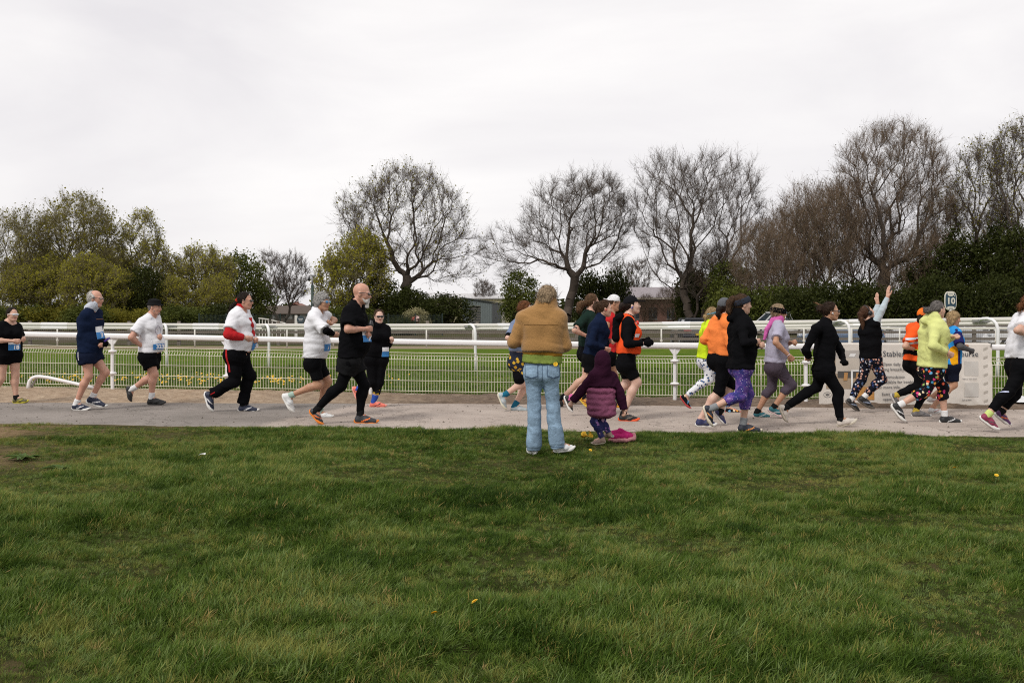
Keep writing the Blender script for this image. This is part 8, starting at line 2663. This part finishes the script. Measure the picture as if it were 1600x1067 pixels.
def person_yellow_jacket():
    p = Person(dict(z=5, ground=(480, 882), d=14.5, yaw=10, head=(358, 222), nb=(340, 275), pc=(318, 530), tr=0.103, lat=0.075, limb=1.0, hs=0.95, sz=0.96,
        shR=(325, 320), armR=((300, 400), (365, 400)), armL=((400, 400), (440, 390)), legR=((330, 655), (133, 770), (198, 855)), legL=((420, 690), (440, 880), (542, 884)),
        hair=('pony', H_BL), label="runner in lime yellow jacket and blue spotted white leggings"))
    p.body(FAIR)
    p.top(cloth("hi_vis_yellow", (0.52, 0.68, 0.02)), (1.9, 1.9), hem=(312, 512), g=0.022, fold=0.0104, neck=0.3)
    p.bottom(cloth("leopard", (0.7, 0.7, 0.7), pattern='leopard'), (1.95, 1.95), g=0.009, flare=0.0, name="leggings", fold=0.0039)
    p.hair('pony', hair_mat(*H_BL), tail=[(-0.09, 0, 0.0), (-0.13, 0, -0.03), (-0.12, 0, -0.09)], tail_r=[0.03, 0.04, 0.02])
    p.band(cloth("beaded_band", (0.10, 0.25, 0.35), pattern='heather'), 0.02, 0.05)
    for s in 'RL': p.shoe(s, cloth("shoe_floral", (0.3, 0.03, 0.05), pattern='flowers'), shm("red_sole", (0.50, 0.05, 0.05)), None, None)

def person_orange_jacket():
    p = Person(dict(z=5, ground=(310, 970), yaw=34, hpitch=0, head=(440, 172), nb=(432, 232), pc=(412, 525), tr=0.109, lat=0.082, limb=1.08, hs=0.97, sz=0.98,
        shL=(372, 275), shR=(450, 285), armL=((298, 388, 0.10), (372, 405, 0.22)), armR=((468, 420), (510, 395)), legR=((398, 735), (240, 968), (386, 970)), legL=((480, 690), (358, 872), (424, 950)),
        hair=('pony', H_DK), label="runner in orange jacket and grey cap with cropped black leggings"))
    p.body(PALE)
    p.top(cloth("coral_orange", (0.82, 0.22, 0.055)), (1.9, 1.9), hem=(405, 492), g=0.020, fold=0.0125, fr=22, neck=0.75, name="jacket")
    p.bottom(C_BLACK_TIGHT, (1.08, 1.08), g=0.012, flare=0.006, name="capri_leggings")
    p.hair('pony', hair_mat(*H_DK), tail=[(-0.10, 0, 0.01), (-0.13, 0, -0.03), (-0.14, 0, -0.10), (-0.12, 0, -0.17)], tail_r=[0.026, 0.036, 0.036, 0.012], locks=False)
    p.hat(cloth("cap_grey", (0.10, 0.105, 0.115), pattern='heather'), 'cap', z0=0.02, name="grey_cap")
    U = shm("indigo", (0.02, 0.025, 0.09))
    for s in 'RL': p.shoe(s, U, shm("white_sole", (0.68, 0.67, 0.64)), shm("dark_grey", (0.04, 0.04, 0.04)), C_SOCKB if s == 'L' else None, 0.05)

def person_black_hoodie():
    p = Person(dict(z=5, ground=(600, 1014), yaw=8, hyaw=4, head=(556, 152), nb=(545, 222), pc=(548, 570), tr=0.112, lat=0.085, limb=1.06, bust=0.07, belly=0.02, hs=1.02, sz=1.0,
        shR=(555, 300), armR=((555, 408), (640, 400)), armL=((600, 420), (650, 418)), legR=((545, 765), (284, 832), (335, 972)), legL=((592, 748), (520, 1010), (688, 1014)),
        hair=('pony', H_BR), label="runner in black hoodie and purple galaxy leggings with dark headband"))
    p.body(FAIR)
    def hoodf(v):
        v.cone(p.nb - p.Ft * 0.05 + p.U * 0.01, p.nb - p.Ft * 0.135 - p.U * 0.04, 0.085, 0.055, 0.04)
        v.cone(p.nb - p.Ft * 0.04 + p.U * 0.02 - p.Ls * 0.07, p.nb - p.Ft * 0.04 + p.U * 0.02 + p.Ls * 0.07, 0.06, 0.06, 0.04)
    p.top(C_BLACK, (1.92, 1.92), hem=(545, 582), g=0.026, fold=0.0104, extra=hoodf, name="hoodie")
    p.bottom(cloth("galaxy", (0.1, 0.1, 0.3), pattern='galaxy'), (1.52, 1.52), g=0.012, flare=0.006, fold=0.0052, name="leggings")
    p.hair('pony', hair_mat(*H_BR), vol=0.002, tail=[(-0.09, 0, 0.06), (-0.13, 0, 0.07), (-0.18, 0, 0.02), (-0.19, 0, -0.08), (-0.17, 0, -0.15)], tail_r=[0.028, 0.04, 0.042, 0.036, 0.012])
    p.band(cloth("band_camo", (0.03, 0.035, 0.05), pattern='heather'), 0.005, 0.085, 0.35)
    j, e, w = p.arm['R']
    p.blob("watch", [(w + (e - w) * 0.10, w + (e - w) * 0.0, 0.033, 0.032, True, True)], mat("watch_black", (0.02, 0.02, 0.022), rough=0.3))
    for s in 'RL': p.shoe(s, shm("dark_navy", (0.014, 0.018, 0.03)), shm("amber_white_sole", (0.66, 0.58, 0.46)), shm("orange_line", (0.65, 0.25, 0.05)), C_SOCKG, 0.14)

def person_lavender():
    p = Person(dict(z=5, ground=(690, 916), yaw=-2, hpitch=-2, head=(800, 208), nb=(788, 272), pc=(772, 565), tr=0.110, lat=0.08, limb=1.04, bust=0.075, belly=0.03, hs=0.97, sz=0.98,
        shR=(795, 318), armR=((765, 405), (838, 488)), armL=((838, 412), (872, 402)), legR=((885, 690), (720, 864), (838, 918)), legL=((752, 705), (624, 908), (746, 918)),
        hair=('short', H_GB), label="runner in lavender shirt and pink scarf with wide black headband"))
    p.body(TAN)
    p.top(cloth("lavender", (0.36, 0.345, 0.44)), (0.68, 0.68), hem=(770, 542), g=0.022, flare=0.025, fold=0.0104)
    p.bottom(cloth("plum_grey", (0.072, 0.056, 0.075)), (1.30, 1.30), g=0.011, flare=0.008, fold=0.0052, name="capri_leggings")
    p.hair('short', hair_mat(*H_GB), vol=0.008, nape=-0.07)
    p.band(C_BLACK, -0.012, 0.072, -0.15, 0.032)
    p.glasses(mat("lens_blue_dark", (0.03, 0.08, 0.16), rough=0.1), BLACK_GLOSS)
    pk = cloth("scarf_pink", (0.55, 0.12, 0.36))
    p.blob("pink_scarf", [(p.nb + p.U * 0.02, p.nb + p.U * 0.05 + p.Ft * 0.01, 0.085, 0.075), (p.nb - p.Ft * 0.05 + p.U * 0.02, p.nb - p.Ft * 0.135 - p.U * 0.10, 0.055, 0.035), (p.nb - p.Ft * 0.135 - p.U * 0.10, p.nb - p.Ft * 0.165 - p.U * 0.24, 0.034, 0.02)], pk, 0.009, 0.006, 45)
    p.decal("thigh_pocket", (845, 600), (0.3, -1, 0), 0.13, 0.17, cloth("plum_grey_dark", (0.055, 0.043, 0.058)), surf='bottom', roll=-0.35)
    j, e, w = p.arm['R']
    p.blob("wristband", [(w + (e - w) * 0.06, w, 0.031, 0.030, True, True)], mat("band_pale", (0.5, 0.4, 0.42)))
    for s in 'RL': p.shoe(s, shm("teal", (0.02, 0.13, 0.16)), shm("pink_white_sole", (0.66, 0.50, 0.50)), shm("pale_grey", (0.45, 0.46, 0.47)), C_SOCKB, 0.05)

def person_black_suit():
    p = Person(dict(z=6, ground=(640, 972), yaw=-6, hpitch=0, head=(548, 200), nb=(515, 268), pc=(500, 595), tr=0.101, lat=0.08, limb=1.02, bust=0.08, hs=1.0, sz=1.0,
        shR=(450, 318), armR=((392, 455), (425, 508)), armL=((590, 440), (605, 520)), handL='loose', legR=((598, 735), (592, 974), (728, 938)), legL=((455, 705), (196, 830), (242, 945)),
        hair=('pony', H_BR), label="runner all in black with blue bib striding in bone white shoes"))
    p.body(TAN, gloves='L')
    p.top(C_BLACK, (1.88, 1.88), hem=(500, 600), g=0.020, fold=0.0104, name="jacket", neck=0.15)
    p.bottom(C_BLACK, (1.93, 1.93), g=0.012, flare=0.004, name="leggings")
    p.hair('pony', hair_mat("bun_brown", (0.035, 0.02, 0.013)), vol=0.003, tail=[(-0.10, 0, 0.05), (-0.14, 0, 0.06), (-0.15, 0.02, 0.045), (-0.15, -0.02, 0.03), (-0.12, 0, 0.02)], tail_r=[0.03, 0.035, 0.034, 0.032, 0.03])
    p.blob("hair_wisps", [(p.hp((-0.14, 0, 0.08)), p.hp((-0.19, 0.01, 0.115)), 0.012, 0.009), (p.hp((-0.19, 0.01, 0.115)), p.hp((-0.24, 0.0, 0.13)), 0.009, 0.003), (p.hp((-0.12, 0, 0.09)), p.hp((-0.17, -0.01, 0.095)), 0.010, 0.004)], hair_mat("wisps", (0.16, 0.09, 0.045)), 0.005)
    p.glasses(BLACK_GLOSS, BLACK_GLOSS)
    p.blob("earbud", [(p.hp((0.005, -0.09, -0.02)), p.hp((0.01, -0.088, -0.035)), 0.011, 0.007)], mat("earbud_white", (0.7, 0.7, 0.7), rough=0.4))
    V, Q = p.hand('L', 0.004); p.add("glove", V, Q, C_BLACK)
    o = p.bib((588, 600), -35, None, 0.12, 0.16, roll=0.12)
    for s in 'RL': p.shoe(s, shm("bone", (0.50, 0.45, 0.40)), shm("bone_sole", (0.52, 0.47, 0.38)), None, C_SOCKB, 0.08)

def person_waving():
    p = Person(dict(z=6, ground=(690, 874), yaw=14, hyaw=-6, hpitch=24, head=(792, 208), nb=(802, 262), pc=(815, 515), tr=0.103, lat=0.078, limb=1.02, bust=0.06, hs=0.95, sz=0.97,
        shR=(845, 275), shL=(812, 268), armR=((885, 195, -0.2), (926, 105, -0.2)), armL=((852, 205, 0.18), (860, 150, 0.18)), hdirR=(928, 50), hdirL=(852, 95), handR='open', handL='open',
        legR=((892, 655), (718, 792), (828, 862)), legL=((752, 660), (640, 800), (728, 874)), hair=('pony', H_BR), label="runner waving both arms with headphones and dark floral leggings"))
    p.body(FAIR)
    blue = cloth("pale_blue_knit", (0.42, 0.50, 0.54))
    p.top(C_BLACK, (0.0, 0.0), hem=(815, 515), g=0.022, fold=0.0091, name="vest_top")
    v = Vol(*p.bounds([q for s in 'RL' for q in p.arm[s]], 0.15), 0.010)
    for s in 'RL': p.arm_shape(v, s, 0.010, 1.97)
    v.folds(0.004, 40, 4); V, Q = v.mesh(p.off); p.add("knit_sleeves", V, Q, blue)
    p.bottom(cloth("floral_dark", (0.1, 0.1, 0.1), pattern='floral_dark'), (1.86, 1.86), g=0.012, flare=0.004, name="leggings")
    p.hair('pony', hair_mat("chestnut", (0.085, 0.042, 0.024)), vol=0.002, tail=[(-0.09, 0, 0.06), (-0.13, 0, 0.04), (-0.15, 0, -0.05), (-0.16, 0, -0.15), (-0.20, 0, -0.26)], tail_r=[0.03, 0.04, 0.042, 0.036, 0.010])
    m = MB()
    pts = [p.hp((0.0, 0.095 * math.cos(a), 0.02 + 0.115 * math.sin(a))) - p.off for a in np.linspace(0.0, math.pi, 14)]
    m.tube([tuple(q) for q in pts], 0.009, 6)
    o = m.build("headphones", mat("headphone_black", (0.015, 0.015, 0.017), rough=0.4), p.root, smooth=True)
    for s in (-1, 1): MB().tube([tuple(p.hp((0.0, s * 0.082, -0.005)) - p.off), tuple(p.hp((0.0, s * 0.092, -0.005)) - p.off), tuple(p.hp((0.0, s * 0.112, -0.005)) - p.off)], [0.034, 0.038, 0.030], 16).build("ear_cup", mat("headphone_black", (0.015, 0.015, 0.017)), o, smooth=True)
    for s in 'RL': p.shoe(s, shm("black", (0.014, 0.014, 0.015)), shm("taupe_sole", (0.10, 0.085, 0.07)), shm("steel_blue", (0.25, 0.30, 0.42)), C_SOCKW, 0.13)

def person_orange_tee():
    p = Person(dict(z=7, ground=(250, 910), yaw=30, head=(272, 232), nb=(252, 292), pc=(220, 555), tr=0.112, lat=0.085, limb=1.05, hs=0.96, sz=0.96,
        shR=(205, 338), armR=((140, 430), (205, 450)), armL=((300, 430), (340, 420)), legR=((235, 705), (42, 752), (82, 832)), legL=((300, 710), (186, 908), (320, 912)),
        hair=('pony', H_DK), label="runner in orange shirt with silver bands, orange cap and waist belt"))
    p.body(FAIR)
    p.top(cloth("hi_vis_orange", (0.82, 0.10, 0.018)), (0.78, 0.78), hem=(212, 530), g=0.022, flare=0.025, fold=0.0078)
    sil = mat("reflective_silver", (0.58, 0.62, 0.72), rough=0.35)
    for yy in (380, 408): p.decal("silver_band", (208, yy), (-0.3, -1, 0), 0.24, 0.030, sil, nu=18, nv_=5, roll=0.06)
    v = Vol(*p.bounds([p.pc, p.nb], 0.3), 0.010)
    p.torso(v, 0.030, 0.1); v.plane(p.P((212, 456)), p.U, 0.006); v.plane(p.P((212, 494)), -p.U, 0.006)
    V, Q = v.mesh(p.off); o = p.add("waist_belt", V, Q, C_BLACK)
    v = Vol(*p.bounds([p.pc, p.nb], 0.3), 0.009)
    p.torso(v, 0.033, 0.1); v.plane(p.P((212, 450)), p.U, 0.004); v.plane(p.P((212, 459)), -p.U, 0.004)
    V, Q = v.mesh(p.off); p.add("lime_trim", V, Q, cloth("lime", (0.5, 0.62, 0.05)), o)
    p.bottom(C_BLACK_TIGHT, (1.95, 1.95), g=0.011, flare=0.0, name="leggings")
    p.hair('pony', hair_mat(*H_DK), tail=[(-0.09, 0, -0.02), (-0.12, 0, -0.06), (-0.13, 0, -0.12)], tail_r=[0.03, 0.036, 0.015], locks=False)
    p.hat(cloth("cap_orange", (0.80, 0.17, 0.02)), 'cap', z0=0.025, name="orange_cap")
    for s in 'RL': p.shoe(s, shm("mid_grey", (0.13, 0.12, 0.12)), shm("grey_white_sole", (0.5, 0.48, 0.46)), shm("dark_grey", (0.04, 0.04, 0.04)), cloth("sock_gold", (0.45, 0.33, 0.05)), 0.05)

def person_lime_hood():
    p = Person(dict(z=7, ground=(450, 952), yaw=14, hyaw=6, head=(365, 188), nb=(342, 248), pc=(322, 590), tr=0.112, lat=0.085, limb=1.06, belly=0.02, bust=0.06, hs=1.0, sz=1.0,
        shR=(345, 320), armR=((312, 425), (400, 472)), armL=((395, 390), (428, 366)), legR=((278, 738), (42, 828), (132, 946)), legL=((402, 705), (374, 950), (532, 952)),
        hair=('pony', H_GD), label="runner in pale lime hooded jacket and bright flower print leggings"))
    p.body(FAIR)
    def hoodf(v):
        v.cone(p.nb - p.Ft * 0.03 + p.U * 0.03, p.nb - p.Ft * 0.14 - p.U * 0.03, 0.085, 0.065, 0.04)
        v.cone(p.nb - p.Ft * 0.03 + p.U * 0.03 - p.Ls * 0.06, p.nb + p.U * 0.03 + p.Ft * 0.05, 0.06, 0.05, 0.04)
    p.top(cloth("pale_lime", (0.60, 0.63, 0.24), rough=0.6, bump=0.18), (1.93, 1.93), hem=(318, 572), g=0.034, sg=0.022, fold=0.0125, fr=24, extra=hoodf, name="hooded_jacket")
    p.bottom(cloth("flowers", (0.1, 0.1, 0.1), pattern='flowers'), (1.40, 1.40), g=0.012, flare=0.008, fold=0.0052, name="leggings")
    p.hair('pony', hair_mat(*H_GD), vol=0.0, tail=[(-0.10, 0, 0.0), (-0.15, 0.0, 0.0), (-0.21, 0, -0.01), (-0.25, 0, 0.02)], tail_r=[0.03, 0.04, 0.04, 0.015])
    for s in 'RL': p.shoe(s, shm("black", (0.014, 0.014, 0.015)), shm("white_sole", (0.68, 0.67, 0.64)), shm("swoosh_white", (0.6, 0.6, 0.6)), C_SOCKW, 0.13)

def person_blue_jersey():
    p = Person(dict(z=7, ground=(345, 880), yaw=4, hpitch=-6, hyaw=-4, head=(472, 248), nb=(458, 308), pc=(448, 560), tr=0.112, lat=0.08, limb=1.0, bust=0.08, hs=0.95, sz=0.94,
        shR=(490, 345), armR=((495, 432), (562, 455)), armL=((470, 420), (520, 430)), legR=((472, 690), (300, 876), (388, 880)), legL=((450, 690), (290, 800), (350, 812)),
        hair=('bob', H_BL), label="runner in blue and yellow jersey with grey arm sleeves"))
    p.body(TAN, gloves='R')
    p.top(cloth("cyan_jersey", (0.03, 0.26, 0.62)), (0.82, 0.82), hem=(448, 552), g=0.016, flare=0.012, fold=0.0065)
    navy = cloth("jersey_navy", (0.014, 0.014, 0.09)); yel = cloth("jersey_yellow", (0.80, 0.38, 0.01))
    p.decal("yellow_panel", (475, 490), (0.35, -1, 0), 0.085, 0.30, yel, nu=8, nv_=16)
    v = Vol(*p.bounds([q for q in p.arm['R']], 0.14), 0.010)
    p.arm_shape(v, 'R', 0.022, 0.86, 0.012); p.arm_shape(v, 'L', 0.022, 0.86, 0.012); V, Q = v.mesh(p.off); o = p.add("navy_sleeves", V, Q, navy)
    p.decal("navy_flank", (502, 510), (0.9, -1, 0), 0.05, 0.22, navy, nu=5, nv_=12)
    v = Vol(*p.bounds([q for q in p.arm['R']], 0.12), 0.010)
    p.arm_shape(v, 'R', 0.008, 1.99); V, Q = v.mesh(p.off); p.add("arm_sleeve", V, Q, cloth("sleeve_grey", (0.085, 0.085, 0.09), pattern='heather'))
    V, Q = p.hand('R', 0.003); p.add("glove", V, Q, cloth("sleeve_grey", (0.085, 0.085, 0.09)))
    p.bottom(cloth("navy_lycra", (0.010, 0.012, 0.024)), (0.82, 0.80), g=0.010, flare=0.004)
    p.hair('bob', hair_mat(*H_BL), vol=0.010, nape=-0.13, hairline=0.03)
    for s in 'RL': p.shoe(s, shm("white", (0.66, 0.67, 0.67)), shm("white_sole", (0.68, 0.67, 0.64)), shm("rose", (0.45, 0.20, 0.18)), None)

def person_edge_white():
    p = Person(dict(z=7, ground=(745, 1006), yaw=0, head=(985, 150), nb=(958, 225), pc=(915, 560), tr=0.129, lat=0.085, limb=1.12, belly=0.03, hs=1.0, sz=1.02,
        shR=(945, 290), armR=((872, 325), (960, 360)), armL=((1010, 400), (1060, 380)), legR=((838, 735), (634, 912), (762, 1006)), legL=((882, 745), (736, 886), (840, 970)),
        hair=('pony', H_RD), label="runner in white shirt and black leggings leaving at the right edge"))
    p.body(FAIR)
    p.top(C_WHITE, (0.55, 0.55), hem=(905, 520), g=0.026, flare=0.03, fold=0.0117)
    p.bottom(C_BLACK_TIGHT, (1.80, 1.80), g=0.010, flare=0.004, name="leggings")
    p.decal("reflective_print", (795, 732), (-0.2, -1, 0), 0.13, 0.016, mat("print_reflective", (0.45, 0.5, 0.7), rough=0.4), surf='bottom', nu=8, nv_=3)
    p.hair('pony', hair_mat(*H_RD), tail=[(-0.09, 0, 0.0), (-0.14, 0, -0.02), (-0.15, 0, -0.09)], tail_r=[0.03, 0.035, 0.012])
    p.shoe('R', shm("magenta", (0.23, 0.022, 0.065)), shm("white_sole", (0.68, 0.67, 0.64)), shm("dark_grey", (0.04, 0.04, 0.04)), cloth("sock_lime", (0.52, 0.62, 0.20)), 0.10)
    p.shoe('L', shm("violet", (0.085, 0.02, 0.10)), shm("white_sole", (0.68, 0.67, 0.64)), shm("fire_orange", (0.75, 0.16, 0.02)), C_SOCKB, 0.06)

for fn in (person_black_tee, person_navy_elder, person_bucket_hat, person_red_sleeves, person_grey_hair, person_goatee, person_shades_black, person_hidden_shorts, person_tan_jacket,
           person_curly, person_navy_bun, person_white_cap, person_black_cap, child_in_coat, pink_jacket, person_yellow_jacket, person_orange_jacket, person_black_hoodie, person_lavender,
           person_black_suit, person_waving, person_orange_tee, person_lime_hood, person_blue_jersey, person_edge_white):
    fn()
